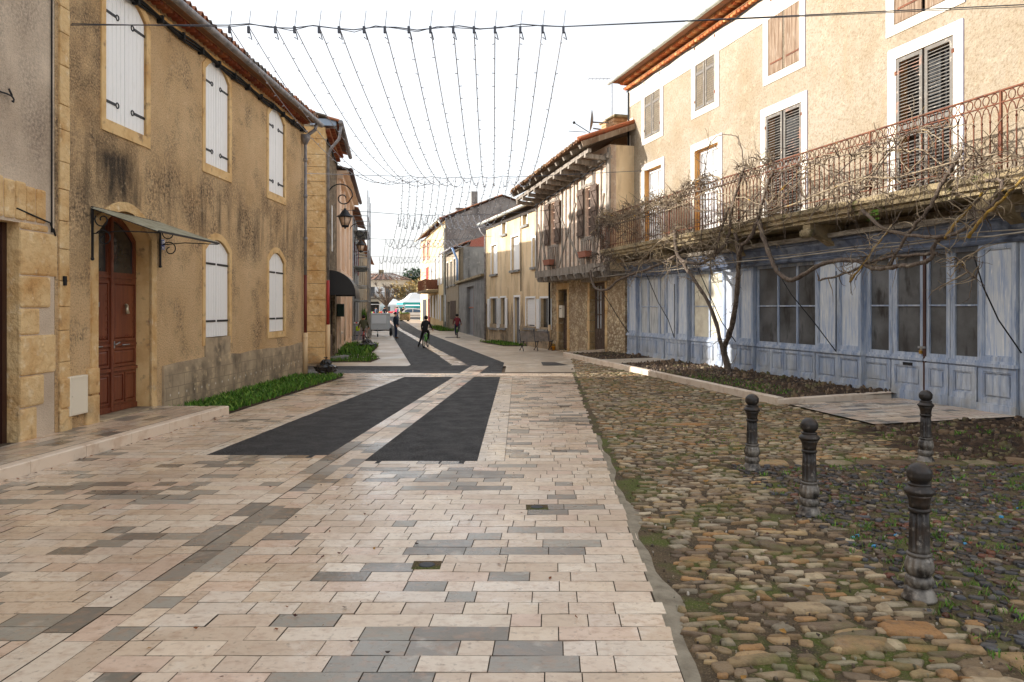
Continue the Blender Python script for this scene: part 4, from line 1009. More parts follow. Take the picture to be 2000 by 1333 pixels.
for i in range(n+1):
    u=bu0+sp*i
    rl.tube([(u,BV,zt0),(u,BV,zr-.42)],.013,5)
    rl.sphere((u,BV,zr-.45),.022,5)
    if i<n:   # lancet arch, ring
        rl.tube([(u,BV,zr-.42),(u+.012,BV,zr-.33),(u+sp*.25,BV,zr-.245),(u+sp*.5,BV,zr-.205)],.011,4,cap=False)
        rl.tube([(u+sp,BV,zr-.42),(u+sp-.012,BV,zr-.33),(u+sp*.75,BV,zr-.245),(u+sp*.5,BV,zr-.205)],.011,4,cap=False)
        c=u+sp*.5; rl.tube([(c+.062*math.cos(t),BV,zr-.1+.078*math.sin(t)) for t in np.linspace(0,6.283,11)],.011,4,cap=False)
for s in (bu1,):
    for j in range(9): v=UV+(BV-UV)*j/8; rl.tube([(s,v,zt0),(s,v,zr)],.0095,5)
    rl.beam((s,UV,zr),(s,BV,zr),.045,.025); rl.beam((s,UV,zt0+.1),(s,BV,zt0+.1),.03,.018)
for px_ in (1307,1443,1700,1955): u=R.u(px_,BV); rl.box(u-.018,u+.018,BV-.018,BV+.018,zt0,zr)
rl.build('railing',M['rust'],bal)
# ---- timber shopfront
def panel(mb,u0,u1,z0,z1,v,inset=.07,mi=1):
    """frame with a sunk fielded panel"""
    if u0>u1:u0,u1=u1,u0
    mb.plate(rect(u0,u1,z0,z1),[rect(u0+inset,u1-inset,z0+inset,z1-inset)],v-.05,v,0)
    a,b,c,d=u0+inset,u1-inset,z0+inset,z1-inset
    mb.plate(rect(a,b,c,d),[rect(a+.022,b-.022,c+.022,d-.022)],v-.05,v-.012,0)
    mb.quad((a,v-.045,c),(b,v-.045,c),(b,v-.045,d),(a,v-.045,d),mi)
    if min(b-a,d-c)>.2 and d-c<.8:
        mb.plate(rect(a+.055,b-.055,c+.06,d-.06),[],v-.045,v-.018,mi)
ZG=3.06; ZD=1.02; B0=.16
BLU=[M['blue'],M['blue_pale']]
def pier(x0,x1,cuts,v=.0,name='shop_pier',depth=.3):
    u0,u1=R.u(x1,v),R.u(x0,v); mb=MB()
    us=[R.u(c,v) for c in cuts]+[u0] if False else None
    edges=[u1]+[R.u(c,v) for c in cuts]+[u0]
    for b,a in zip(edges[:-1],edges[1:]):
        panel(mb,a,b,ZD+.06,ZG+.05,v,.075,1); panel(mb,a,b,.34,ZD-.04,v-.0,.085,0)
    mb.box(u0,u1,v-depth,v-.05,B0-.1,ZG+.05)
    mb.box(u0-.03,u1+.03,v-depth,v+.045,ZD-.04,ZD+.02); mb.box(u0-.015,u1+.015,v-depth,v+.025,ZD+.02,ZD+.06)
    mb.box(u0-.02,u1+.02,v-depth,v+.03,B0-.14,.34)
    return mb.build(name,BLU,rb)
pier(1225,1242,[])
pier(1299,1342,[1320])
pier(1412,1470,[1441],v=-.02)
pier(1593,1681,[1635.5])
pier(1911,1984,[],v=.02)
def glazed(x0,x1,cols,lowers,zrow,m='dusty',v=-.13,name='shop_window',zg0=ZD+.1,door=False,shelf=True):
    u0,u1=R.u(x1,v),R.u(x0,v)
    mb=MB(); g=[]
    holes=[]
    for xa,xb in cols_pairs(cols):
        a,b=sorted((R.u(xa,v),R.u(xb,v)))
        rows=[(zg0,zrow-.016),(zrow+.016,ZG-.03)] if zrow else [(zg0,ZG-.03)]
        for r0,r1 in rows: holes.append(rect(a,b,r0,r1)); g.append((a,b,r0,r1))
    mb.plate(rect(u0,u1,.3,ZG+.05),holes,v-.06,v,0)
    if lowers:
        n=lowers
        for i in range(n):
            a=u0+(u1-u0)*i/n; b=u0+(u1-u0)*(i+1)/n; panel(mb,a+.01,b-.01,.36,ZD-.08,v+.035,.06 if n>2 else .09,0)
    if shelf: mb.box(u0,u1,v-.06,v+.055,ZD-.05,ZD+.0); mb.box(u0,u1,v-.06,v+.03,ZD,ZD+.04)
    mb.box(u0,u1,v-.06,v+.05,B0-.12,.36)
    o=mb.build(name,BLU,rb)
    gm=MB()
    for a,b,r0,r1 in g: gm.quad((a,v-.035,r0),(b,v-.035,r0),(b,v-.035,r1),(a,v-.035,r1))
    gm.build('pane',M[m],o)
    return o
def cols_pairs(c): return c
zr_=R.px(1540,598,-.13)[1]
glazed(1248,1298,[(1252,1264),(1267,1285),(1289,1297)],3,zr_,'curtain')
glazed(1351,1412,[(1355,1384),(1386.5,1410)],3,zr_,'papered')
glazed(1479,1594,[(1481.5,1518),(1520.5,1555),(1558,1592)],4,zr_)
def leaf_(x0,x1,gx0,gx1): return glazed(x0,x1,[(gx0,gx1)],1,zr_,'dusty',-.15,'shop_door')
glazed(1684,1742,[(1700,1736)],1,zr_,'dusty',-.15,'shop_window')
dl=leaf_(1743,1806,1752,1797); dr=leaf_(1808.5,1855,1815,1848)
glazed(1856.5,1911,[(1865,1909)],1,zr_,'dusty',-.15,'shop_window')
mb=MB(); u=R.u(1807,-.15); mb.box(u-.03,u+.03,-.2,-.12,.2,ZG); mb.build('meeting_strip',mat('brown_strip',S(76,52,46),.7),dr)
mb=MB(); uu,zz=R.px(1804,679,-.13); mb.box(uu-.05,uu+.12,-.13,-.1,zz-.02,zz+.02); mb.build('hasp',M['steel'],dr)
mb=MB(); uu,zz=R.px(1799,688,-.12); mb.box(uu-.03,uu+.03,-.13,-.09,zz-.035,zz+.03); mb.tube([(uu-.018,-.11,zz+.02),(uu-.018,-.11,zz+.06),(uu+.018,-.11,zz+.06),(uu+.018,-.11,zz+.02)],.006,5); mb.build('padlock',mat('brass_lock',S(200,160,80),.35,metal=.7),dr,bevel=.005)
mb=MB(); ua_,za_=R.px(1763,710,-.11); ub_,_=R.px(1782,710,-.11); mb.box(ua_,ub_,-.14,-.112,za_-.03,za_+.03); mb.build('letter_slot',M['rubber'],dl)
# return side at the near end, fascia, cornice, beam
mb=MB(); ue=R.u(1984,.02); mb.box(ue-.35,ue-.035,-.3,-.02,B0-.1,ZG+.05); mb.box(ue-1.6,ue-.37,-.3,-.12,-.1,3.3); mb.build('end_board',M['blue'],rb)
fu0=R.u(1990,0)-.3; fu1=R.u(1226,0)+.02
mb=MB()
pr=[(-.3,ZG+.05),(.05,ZG+.05),(.07,ZG+.1),(.03,ZG+.13),(.16,ZG+.42),(.2,ZG+.44),(.2,ZG+.5),(-.3,ZG+.5)]
vs=[];n=24
for i in range(n+1):
    u=fu0+(fu1-fu0)*i/n
    for v,z in pr: vs.append((u,v+rnd(-.006,.006),z+rnd(-.006,.006)))
k=len(pr); mb.add(vs,[(i*k+j,i*k+j+1,(i+1)*k+j+1,(i+1)*k+j) for i in range(n) for j in range(k-1)]+[tuple(range(k)),tuple(range(n*k+k-1,n*k-1,-1))])
mb.build('fascia',M['blue_dark'],rb)
mb=MB(); n=20; vs=[]
for i in range(n+1):
    u=fu0+(fu1-fu0)*i/n; dz=rnd(-.012,.012)
    for v,z in ((.0,ZG+.5),(.3,ZG+.5),(.32,ZG+.6),(.0,ZG+.64)): vs.append((u,v+rnd(-.01,.01),z+dz))
mb.add(vs,[(i*4+j,i*4+(j+1)%4,(i+1)*4+(j+1)%4,(i+1)*4+j) for i in range(n) for j in range(4)]+[(0,1,2,3)])
mb.build('timber_cornice',M['grey_wood'],rb)
# side post at right edge (dark timber)
# diagonal stay rods and trellis rail
TV=1.0
def rod(pts,r=.013):
    P=[]
    for x,yy,v in pts:
        u,z=R.px(x,yy,v); P.append((u,v,z))
    mb=MB(); mb.tube(P,r,6); return mb.build('stay_rod',M['iron'],rb)
for pts in ([(1902,500,.95),(1920,560,.7),(1950,625,.4),(1995,690,.06)],[(1512,520,1.0),(1545,575,.7),(1590,630,.4),(1633,687,.06)],[(1363,525,1.0),(1385,575,.7),(1410,630,.35),(1437,668,.05)],[(1262,535,1.0),(1285,590,.6),(1305,625,.3),(1317,660,.05)],[(1176,570,1.0),(1195,600,.6),(1210,625,.3),(1228,650,.05)],[(1317,555,.06),(1317,660,.06)],[(1633,530,.06),(1633,685,.06)]): rod(pts)
mb=MB(); P=[]
for i in range(13):
    x=1165+ (2010-1165)*i/12; u=R.u(x,TV); P.append((u,TV,3.15+.02*math.sin(i*2.1)))
mb.tube(P,.016,6); mb.tube([(p[0],.45,p[2]+.12) for p in P],.012,6); mb.build('trellis_rail',M['grey_wood'],rb)
# ================================================================== half-timbered house
ht=HT.thing('half_timbered_house','old half-timbered house with jettied upper floor over a rubble stone ground floor','house')
hl=8.15; JV=.75; JZ=3.42; HZT=7.75
d1a,d1b=sorted((HT.u(1108),HT.u(1091))); d2a,d2b=sorted((HT.u(1182),HT.u(1152)))
mb=MB(); mb.plate([(0,-.1),(hl,-.1),(hl,JZ+.1),(0,JZ+.1)],[rect(d1a,d1b,.05,2.85),rect(d2a,d2b,.1,3.05)],-.4,0)
mb.quad((hl,0,-.1),(hl,-7,-.1),(hl,-7,JZ),(hl,0,JZ)); mb.quad((0,-.4,-.1),(hl,-.4,-.1),(hl,-.4,3.4),(0,-.4,3.4),1)
mb.build('stone_wall',[M['rubble'],M['rubber']],ht)
for a,b,zt in ((d1a,d1b,2.85),(d2a,d2b,3.05)):
    for e,s in ((a,-1),(b,1)):
        z=.05; mb=MB()
        while z<zt: h_=min(rnd(.3,.55),zt-z+.01); mb.box(e,e+s*rnd(.16,.34),-.3,.025,z+.006,z+h_-.006); z+=h_
        mb.build('door_jamb',M['quoin'],ht,bevel=.015)
    if zt<3: mb=MB(); mb.box(a-.25,b+.25,-.3,.025,zt,zt+.28); mb.build('door_head',M['quoin'],ht,bevel=.015)
mb=MB(); mb.beam((d2a-.5,.0,3.2),(d2b+.6,.0,3.2),.28,.22); mb.build('door_lintel',M['timber'],ht)
mb=MB(); mb.plate(rect(d1a,d1b,.15,2.85),[rect(d1a+.1,d1b-.1,2.3,2.7)],-.3,-.25); panel(mb,d1a+.06,d1b-.06,.3,1.1,-.22,.06,0); panel(mb,d1a+.06,d1b-.06,1.2,2.2,-.22,.06,0); dd=mb.build('door',M['timber_brown'],ht)
mb=MB(); mb.quad((d1a,-.28,2.2),(d1b,-.28,2.2),(d1b,-.28,2.8),(d1a,-.28,2.8)); mb.build('pane',M['glass'],dd)
dm2=(d2a+d2b)/2
for a,b in ((d2a,dm2-.01),(dm2+.01,d2b)):
    mb=MB(); hs=[rect(a+.1+(b-a-.2)*i/2+.015,a+.1+(b-a-.2)*(i+1)/2-.015,1.15+.6*j,1.15+.6*(j+1)-.04) for i in range(2) for j in range(3)]
    mb.plate(rect(a,b,.15,3.05),hs,-.3,-.24); panel(mb,a+.08,b-.08,.25,1.0,-.22,.05,0); o=mb.build('glazed_door',M['timber_brown'],ht)
    mb=MB(); mb.quad((a+.05,-.29,1.1),(b-.05,-.29,1.1),(b-.05,-.29,3.0),(a+.05,-.29,3.0)); mb.build('pane',M['curtain'],o)
mbx=HT.px(1099,609,.03); mb=MB(); mb.box(mbx[0]-.2,mbx[0]+.2,.01,.14,mbx[1]-.28,mbx[1]+.28); 
bxo=HT.at('letter_box','beige letter box fixed beside the narrow door of the half-timbered house','letter box',0,0,0); bxo2=mb.build('box_body',MATS['meter_plastic'],bxo,bevel=.02)
mb=MB(); mb.box(mbx[0]-.12,mbx[0]+.12,.1,.145,mbx[1]+.12,mbx[1]+.15); mb.build('slot',M['rubber'],bxo)
# jetty: plate beam, joist ends, upper wall
mb=MB(); n=10; vs=[]
for i in range(n+1):
    u=-.25+(hl+.2)*i/n
    for v,z in ((JV-.3,JZ),(JV+.06,JZ),(JV+.08,JZ+.3),(JV-.3,JZ+.3)): vs.append((u,v+rnd(-.02,.02),z+rnd(-.02,.02)))
mb.add(vs,[(i*4+j,i*4+(j+1)%4,(i+1)*4+(j+1)%4,(i+1)*4+j) for i in range(n) for j in range(4)]+[(0,1,2,3),(n*4+3,n*4+2,n*4+1,n*4)])
mb.build('jetty_beam',M['timber'],ht)
for i in range(9):
    u=.1+i*.93; mb=MB(); mb.box(u-.11,u+.11,-.1,JV+.1,JZ-.22,JZ-.002); mb.add([(u-.11,JV+.1,JZ-.002),(u+.11,JV+.1,JZ-.002),(u+.11,JV+.17,JZ-.05),(u-.11,JV+.17,JZ-.05),(u-.11,JV+.1,JZ-.2),(u+.11,JV+.1,JZ-.2)],[(0,1,2,3),(3,2,5,4)]); mb.build('joist_end',M['timber'],ht,bevel=.025)
wa=[HT.px(1073,440,JV),HT.px(1086,440,JV)]
W1=sorted((HT.u(1087,JV),HT.u(1076,JV))); W2=sorted((HT.u(1157,JV),HT.u(1143,JV)))
wz=[]
for (a,b),xm,yt,yb in ((W1,1081,396,478),(W2,1150,366,462)):
    wz.append((a,b,HT.px(xm,yb,JV)[1],HT.px(xm,yt,JV)[1]))
mb=MB(); mb.plate(rect(-.3,hl,JZ+.3,HZT+.3),[rect(a,b,z0,z1) for a,b,z0,z1 in wz],JV-.25,JV)
mb.quad((hl,JV,JZ),(hl,-7,JZ),(hl,-7,HZT),(hl,JV,HZT)); mb.quad((-.3,JV,JZ),(-.3,-.6,JZ),(-.3,-.6,HZT+.3),(-.3,JV,HZT+.3),1)
mb.build('infill_wall',[M['brick_in'],M['beige']],ht)
mb=MB()
def stud(a,b,w=.13):
    w*=.85
    mb.beam((a[0],JV+.01,a[1]),(b[0],JV+.01,b[1]),w*rnd(.8,1.2),.07,up=(0,1,0))
zl=JZ+.3
for u in (-.22,hl-.1): stud((u,zl),(u+rnd(-.03,.03),HZT+.2),.2)
for a,b,z0,z1 in wz:
    for e in (a-.1,b+.1): stud((e,zl),(e,HZT),.14)
    stud((a-.3,z0-.08),(b+.3,z0-.06),.16); stud((a-.3,z1+.08),(b+.3,z1+.1),.12)
    k=(a+b)/2; stud((k-.1,zl),(a+.1,z0-.1),.09); stud((k+.1,zl),(b-.1,z0-.1),.09); stud((k,zl),(k+.02,z0-.1),.08)
segs=[(.1,W1[0]-.25) if W1[0]<W2[0] else (.1,W2[0]-.25)]
lo_,hi_=sorted((W1,W2))
for (a,b) in ((-.1,lo_[0]-.3),(lo_[1]+.3,hi_[0]-.3),(hi_[1]+.3,hl-.2)):
    n=max(2,int((b-a)/.4)); 
    for i in range(n+1): u=a+(b-a)*i/n; stud((u+rnd(-.05,.05),zl),(u+rnd(-.06,.06),HZT+rnd(-.1,.1)),.11)
    stud((a,zl),(a+(b-a)*.9,zl+2.2),.1); stud((b,zl),(a+(b-a)*.25,zl+2.6),.1)
mb.build('timber_frame',M['timber'],ht)
for a,b,z0,z1 in wz:
    fm=MB(); k=(a+b)/2
    fm.plate(rect(a,b,z0,z1),[rect(x0,x1,z0+.06+(z1-z0-.1)*j/5,z0+.06+(z1-z0-.1)*(j+1)/5-.035) for x0,x1 in ((a+.05,k-.03),(k+.03,b-.05)) for j in range(5)],JV-.16,JV-.1); fo=fm.build('window',mat('pinkish_frame%d'%len(MATS),S(206,176,156),.6),ht)
    gm=MB(); gm.quad((a,JV-.15,z0),(b,JV-.15,z0),(b,JV-.15,z1),(a,JV-.15,z1)); gm.build('pane',M['glass'],fo)
    for e,s in ((a,-1),(b,1)):
        l,h_=sorted((e+s*.02,e+s*.62)); sm=MB(); planks(sm,l,h_,z0,lambda u:z1,JV+.07,4)
        sm.box(l,h_,JV+.1,JV+.13,z0+.08,z0+.22); sm.box(l,h_,JV+.1,JV+.13,z1-.25,z1-.11); sm.box(l,h_,JV+.1,JV+.13,(z0+z1)/2-.06,(z0+z1)/2+.08)
        sm.beam((l+.05,JV+.115,z0+.2),(h_-.05,JV+.115,(z0+z1)/2-.05),.1,.03,up=(0,1,0)); sm.beam((l+.05,JV+.115,(z0+z1)/2+.08),(h_-.05,JV+.115,z1-.25),.1,.03,up=(0,1,0))
        sm.build('shutter',M['timber_brown'],ht)
for k,(x,yy,lab) in enumerate(((1071,513,'terracotta flower box under the left window of the half-timbered house'),(1141,497,'terracotta flower box under the right window of the half-timbered house'))):
    u,z=HT.px(x,yy,JV+.25); fb=HT.at('flower_box',lab,'flower box',u,JV+.24,z-.12,'flower boxes')
    mb=MB(); w=.36; mb.add([(-w,-.11,0),(w,-.11,0),(w,.11,0),(-w,.11,0),(-w-.03,-.14,.22),(w+.03,-.14,.22),(w+.03,.14,.22),(-w-.03,.14,.22)],[(0,3,2,1),(0,1,5,4),(1,2,6,5),(2,3,7,6),(3,0,4,7)]); mb.box(-w-.04,w+.04,-.15,.15,.2,.235)
    mb.build('planter',mat('terracotta%d'%k,S(158,104,84),.85),fb,bevel=.01)
    mb=MB(); mb.box(-w+.02,w-.02,-.1,.1,.15,.22); mb.build('soil',M['soil'],fb)
    mb=MB(); mb.beam((-w*.7,-.24,-.02),(-w*.7,.14,-.02),.03,.02); mb.beam((w*.7,-.24,-.02),(w*.7,.14,-.02),.03,.02); mb.build('bracket',M['iron'],fb)
# roof with exposed rafters
EV=2.0
def ez(u): return 7.95-.075*u
mb=MB(); n=34; pal=[S(150,120,95),S(175,140,105),S(120,105,90),S(190,150,110),S(165,120,90)]
u_a,u_b=-.25,hl+.5
per=.23; cols=int((u_b-u_a)/per)
for i in range(cols):
    for r in range(14):
        t0,t1=r/14,(r+1)/14; c=random.choice(pal); q=rnd(.8,1.15); c=(c[0]*q,c[1]*q,c[2]*q,1); vs=[]
        e=rnd(-.04,.04) if r==0 else 0
        for t,dz in ((t0-e/6,.03),(t1,0)):
            for a,hh in ((0,0),(.12,.055),(.3,.1),(.5,.055),(.62,0),(.81,-.03),(1,0)):
                u=u_a+(i+a)*per; vs.append((u,EV+(-4.2-EV)*t,ez(u)+.12+2.2*t+hh+dz))
        mb.add(vs,[(j,j+1,j+8,j+7) for j in range(6)],0,c)
        if r==0: mb.add(vs[:7]+[(v[0],v[1],v[2]-.025) for v in vs[:7]],[(j,j+1,j+8,j+7) for j in range(6)],0,c)
vs=[]
mb.quad((u_a,EV,ez(u_a)+.06),(u_b,EV,ez(u_b)+.06),(u_b,-4.2,ez(u_b)+2.25),(u_a,-4.2,ez(u_a)+2.25),0,S(120,95,75))
for i in range(2): mb.tube([(u_a-.02,EV+(-4.2-EV)*t,ez(u_a)+.2+2.2*t) for t in np.linspace(0,1,12)],.09,8,0,S(205,130,90))
mb.build('roof',M['tile'],ht)
for i in range(11):
    u=-.1+i*.84; rf_=MB(); rf_.beam((u,JV-.6,ez(u)-.03+.9),(u,EV-.12,ez(u)-.03),.13,.15); rf_.build('rafter',M['timber'],ht)
    rf_=MB(); rf_.beam((u+.05,JV-.4,ez(u)-.42),(u+.05,EV-.35,ez(u)-.32),.15,.16); rf_.build('bracket_beam',M['timber'],ht)
mb=MB(); mb.beam((-.35,EV-.42,ez(0)-.18),(hl+.4,EV-.42,ez(hl)-.18),.12,.14); mb.beam((-.3,JV,ez(0)-.3),(hl,JV,ez(hl)-.3),.2,.2); mb.build('eaves_beam',M['timber'],ht)
mb=MB(); mb.beam((-.42,EV-.1,ez(0)+.02),(-.42,-2.2,ez(0)+1.55),.05,.2); mb.build('barge_board',M['plank_wood'],ht)
mb=MB(); mb.tube([(-.1+(hl)*i/24,JV+.15,ez(i/24*hl)-.55-.03*math.sin(i*1.3)) for i in range(25)],.03,5); mb.build('eaves_cable',M['rubber'],ht)
mb=MB(); mb.tube([(hl-.1,.12,JZ-.05),(hl-.1,.12,1.2)],.055,8); pd_=mb.build('downpipe',M['rubber'],ht)
mb=MB(); mb.tube([(hl-.1,.12,1.2),(hl-.1,.12,0)],.07,8); mb.build('cream_section',M['cream_pipe'],pd_)
# chimney stub on the shop house side with dish
chm=thing('chimney','short patched brick chimney with mossy cap against the shop house gable','chimney',(4.35,31.4,8.3),HT.rot())
mb=MB(); z=0
for i in range(9):
    w=.72-.012*i+rnd(-.02,.02); mb.box(-w,w,-.5,.5,z,z+.14); z+=.145
mb.build('shaft',mat('chimney_brick',S(190,150,112),.9,[dict(s=4,c=S(160,104,80),lo=.58,hi=.7),dict(s=7,c=S(215,190,155),lo=.55,hi=.7)],[('noise',12,1,.04,None)]),chm,bevel=.02)
mb=MB(); mb.box(-.76,.76,-.55,.55,1.3,1.38); mb.box(-.5,.5,-.4,.4,1.38,1.5); mb.build('cap',M['slab'],chm,bevel=.03)
dsh=thing('satellite_dish','grey satellite dish on steel arms in front of the patched chimney','satellite dish',(3.28,31.0,9.55),0)
mb=MB(); pr=[(0.001,.0)]+[(.45*i/8,.1*(i/8)**2) for i in range(1,9)]
mb.lathe(pr,24); do=mb.build('reflector',mat('dish_grey',S(120,112,104),.5),dsh,rot=(0,R_(-84),R_(-6)))
mb=MB(); mb.tube([(0,0,-.05),(.4,.1,-.05),(1.4,.2,0)],.03,6); mb.tube([(0,0,-.3),(1.4,.2,-.45)],.03,6); mb.build('mount_arm',M['zinc'],dsh)
mb=MB(); mb.tube([(-.1,0,-.5),(-.75,-.05,-.1)],.018,5); mb.sphere((-.78,-.05,-.08),.06,8); mb.tube([(-.3,0,-.45),(-1.0,-.05,-.42)],.012,5); mb.build('feed_arm',M['iron'],dsh)
ant=thing('tv_antenna','thin rake television antenna above the half-timbered roof','antenna',(4.3,33.0,10.9),0)
mb=MB(); mb.tube([(0,0,-1.2),(0,0,1.0)],.02,5); mb.tube([(-1.0,0,.95),(.4,0,.95)],.012,5)
for i in range(9): mb.tube([(-1+.16*i,-.2,.95),(-1+.16*i,.2,.95)],.008,4)
mb.build('boom',M['zinc'],ant)

# ================================================================== beige house with white shutters
bg_=BG.thing('beige_house','beige rendered two-storey house with white-framed windows beside the half-timbered house','house')
bl=12.6; BZ=7.25
def bw(x0,x1,ya,yb):
    a,b=sorted((BG.u(x0),BG.u(x1))); xm=(x0+x1)/2; return (a,b,BG.px(xm,yb)[1],BG.px(xm,ya)[1])
up=[bw(960,971,479,536),bw(999,1014,462,528),bw(1040,1046,465,522)]
tiny=[bw(981,989,434,458),bw(1021,1031,414,440)]
lo=[bw(958,972,583,641),bw(978,988,582,641),bw(1028,1045,583,641),bw(1056,1073,583,644)]
doors=[bw(1005,1015,581,678),bw(950,955,594,662)]
hs=[rect(*w) for w in up+tiny+lo]+[rect(a,b,.05,z1) for a,b,z0,z1 in doors]
mb=MB(); mb.plate(rect(0,bl,-.1,BZ),hs,-.2,0)
mb.quad((bl,0,-.1),(bl,-8,-.1),(bl,-8,BZ),(bl,0,BZ)); mb.quad((0,0,-.1),(0,-8,-.1),(0,-8,BZ),(0,0,BZ)); mb.add([(bl,0,BZ),(bl,-8,BZ),(bl,-4,BZ+1.4)],[(0,1,2)])
mb.build('wall',M['beige'],bg_)
def frame(root,w,m='white_paint',t=.1,sill=True,sm='cement'):
    a,b,z0,z1=w; q=MB(); q.plate(rect(a-t,b+t,z0,z1+t),[rect(a,b,z0-.001,z1)],-.02,.03); o=q.build('window_frame',M[m],root)
    if sill: q=MB(); q.box(a-t-.05,b+t+.05,-.05,.12,z0-.12,z0); q.build('sill',M[sm],root)
    return o
for w in up+tiny+lo: frame(bg_,w)
for a,b,z0,z1 in up:
    m=(a+b)/2
    for l,h_ in ((a+.01,m-.01),(m+.01,b-.01)):
        q=MB(); planks(q,l,h_,z0+.02,lambda u:z1-.02,-.16,3); q.build('shutter',M['white_paint'],bg_)
for a,b,z0,z1 in tiny: q=MB(); q.quad((a,-.15,z0),(b,-.15,z0),(b,-.15,z1),(a,-.15,z1)); q.build('window_pane',M['papered'],bg_)
for k,(a,b,z0,z1) in enumerate(lo):
    q=MB(); q.quad((a,-.15,z0),(b,-.15,z0),(b,-.15,z1),(a,-.15,z1)); q.build('window_pane',M['glass'],bg_)
    if k==2:
        q=MB(); 
        for i in range(16): z=z1-.1-i*.085; q.box(a+.02,b-.02,-.08,-.05-.008*(i%2),z,z+.083)
        q.build('roller_blind',M['white_paint'],bg_)
        q=MB(); q.plate(rect(a+.02,b-.02,z0+.02,z0+.6),[rect(a+.1,b-.1,z0+.1,z0+.55)],-.14,-.09); q.build('window_sash',M['white_paint'],bg_)
    else:
        for e,s in ((a,-1),(b,1)):
            q=MB(); l,h_=sorted((e+s*.03,e+s*.5)); ang=rnd(.25,.5); planks(q,l,h_,z0+.02,lambda u:z1-.02,.05,3); o=q.build('shutter',M['blue_pale'] if False else M['white_paint'],bg_)
for a,b,z0,z1 in doors:
    q=MB(); q.box(a,b,-.19,-.14,.05,z1); q.box(a+.1,b-.1,-.14,-.12,.3,1.1); q.box(a+.1,b-.1,-.14,-.12,1.3,z1-.2); q.build('door',mat('grey_door%d'%len(MATS),S(120,122,128),.6),bg_)
    if b-a>.7 or True: frame(bg_,(a,b,.05,z1),'white_paint' if a<6 else 'beige',.12,False)
mb=MB(); d=doors[0]
for a,b in ((0,d[0]-.1),(d[1]+.1,doors[1][0]-.1)): mb.box(a,b,-.02,.04,-.1,1.05)
for u,z in ((d[1]+.5,1.05),(d[0]-.5,1.05),(lo[3][1]+.3,1.1),(lo[1][0]-.4,1.1)): mb.plate([(u-.4,1.0),(u+.4,1.0),(u+.25,1.7),(u+.05,2.3),(u-.2,1.6)],[],-.02,.012)
mb.build('plinth',M['plinth'],bg_)
mb=MB(); tile_roof(mb,-.1,bl+.2,.35,BZ+.12,-4,BZ+1.5,row=.6); tile_roof(mb,bl+.2,-.1,-8.3,BZ+.12,-4,BZ+1.5,row=.8); mb.quad((-.1,.35,BZ+.05),(bl+.2,.35,BZ+.05),(bl+.2,-.1,BZ+.05),(-.1,-.1,BZ+.05),0,S(110,90,75)); mb.box(-.05,bl,-.02,.05,BZ-.3,BZ+.04,0,S(70,62,56)); mb.build('roof',M['tile'],bg_)
mb=MB(); mb.tube([(-.1,.45,BZ+.06),(bl+.3,.45,BZ+.06)],.09,8); mb.build('gutter',MATS['pale_gutter'],bg_)
mb=MB(); mb.tube([(bl+.2,.42,BZ),(bl+.1,.3,BZ-.4),(bl-.15,.1,BZ-.7),(bl-.15,.1,0)],.06,8); mb.build('downpipe',M['zinc'],bg_)
u=BG.u(1019); mb=MB(); mb.tube([(u,.05,z) for z in fr(2.9,BZ-.2,10)],.025,5); mb.build('facade_cable',M['rubber'],bg_)

# ================================================================== garage block, small house, tall house, red-shutter house
gg=GA.thing('garage_building','grey cement garage with tall grey metal door','garage')
gl=GA.u(893); ga,gb=sorted((GA.u(911),GA.u(925)))
mb=MB(); mb.plate(rect(0,gl,-.1,4.05),[rect(ga,gb,.02,3.6)],-.4,0); mb.quad((0,0,-.1),(0,-8,-.1),(0,-8,4.05),(0,0,4.05)); mb.quad((gl,0,-.1),(gl,-8,-.1),(gl,-8,4.05),(gl,0,4.05)); mb.build('wall',M['cement'],gg)
mb=MB(); 
for i in range(10): l=ga+(gb-ga)*i/10; mb.box(l,l+(gb-ga)/10-.02,-.3,-.27+.015*(i%2),.02,3.6)
mb.build('sliding_door',mat('grey_metal_door',S(140,142,146),.5),gg)
mb=MB(); mb.box(-.1,gl,-8,.25,4.05,4.2); mb.build('roof',M['slab'],gg)
mb=MB(); u=(ga+gb)/2-.6; mb.box(u-.05,u+.05,-.25,-.2,0.02,3.6); mb.box(ga,gb,-.24,-.2,2.0,2.08); mb.build('door_frame_bar',mat('faded_red_bar',S(186,120,104),.7),gg)
ug=thing('rear_cement_block','grey cement upper block with red brick top behind the garage roof','building',(0,0,0))
def pt(px_,py,Y): return ((px_-CX)/F*Y, Y, H+(HZ-py)/F*Y)
mb=MB(); A=pt(905,551,64.2); B=pt(947,550,64.2); zt1=pt(903,482,64.2)[2]
mb.box(A[0],B[0]+3,64.2,64.55,3.5,zt1); mb.box(pt(917,0,64)[0],B[0]+3,64.05,64.2,3.8,zt1-.1); mb.build('wall',M['cement'],ug)
mb=MB(); mb.add([(pt(917,0,64.1)[0],64.15,zt1+.0),(B[0]+3,64.15,zt1),(B[0]+3,64.15,zt1+1.9),(pt(920,0,64.1)[0],64.15,zt1+.5)],[(0,1,2,3)]); mb.build('brick_gable',mat('red_brick',S(165,80,62),.9,[dict(s=1.0,kind='brick',c=S(205,190,175),lo=.2,hi=.02,st=(4,1,8))]),ug)
sh=FR.thing('narrow_stone_house','small pale stone house with three narrow dark windows upstairs and brown shutters below','house')
sl=FR.u(871.5); sz=7.0
def fw(x0,x1,ya,yb):
    a,b=sorted((FR.u(x0),FR.u(x1))); xm=(x0+x1)/2; return (a,b,FR.px(xm,yb)[1],FR.px(xm,ya)[1])
sw=[fw(873,876,514,560),fw(880,883,511,557),fw(886.5,889.5,506,556)]
sl_=[fw(880,890,588,624)]
sd_=[fw(874,878,590,640)]
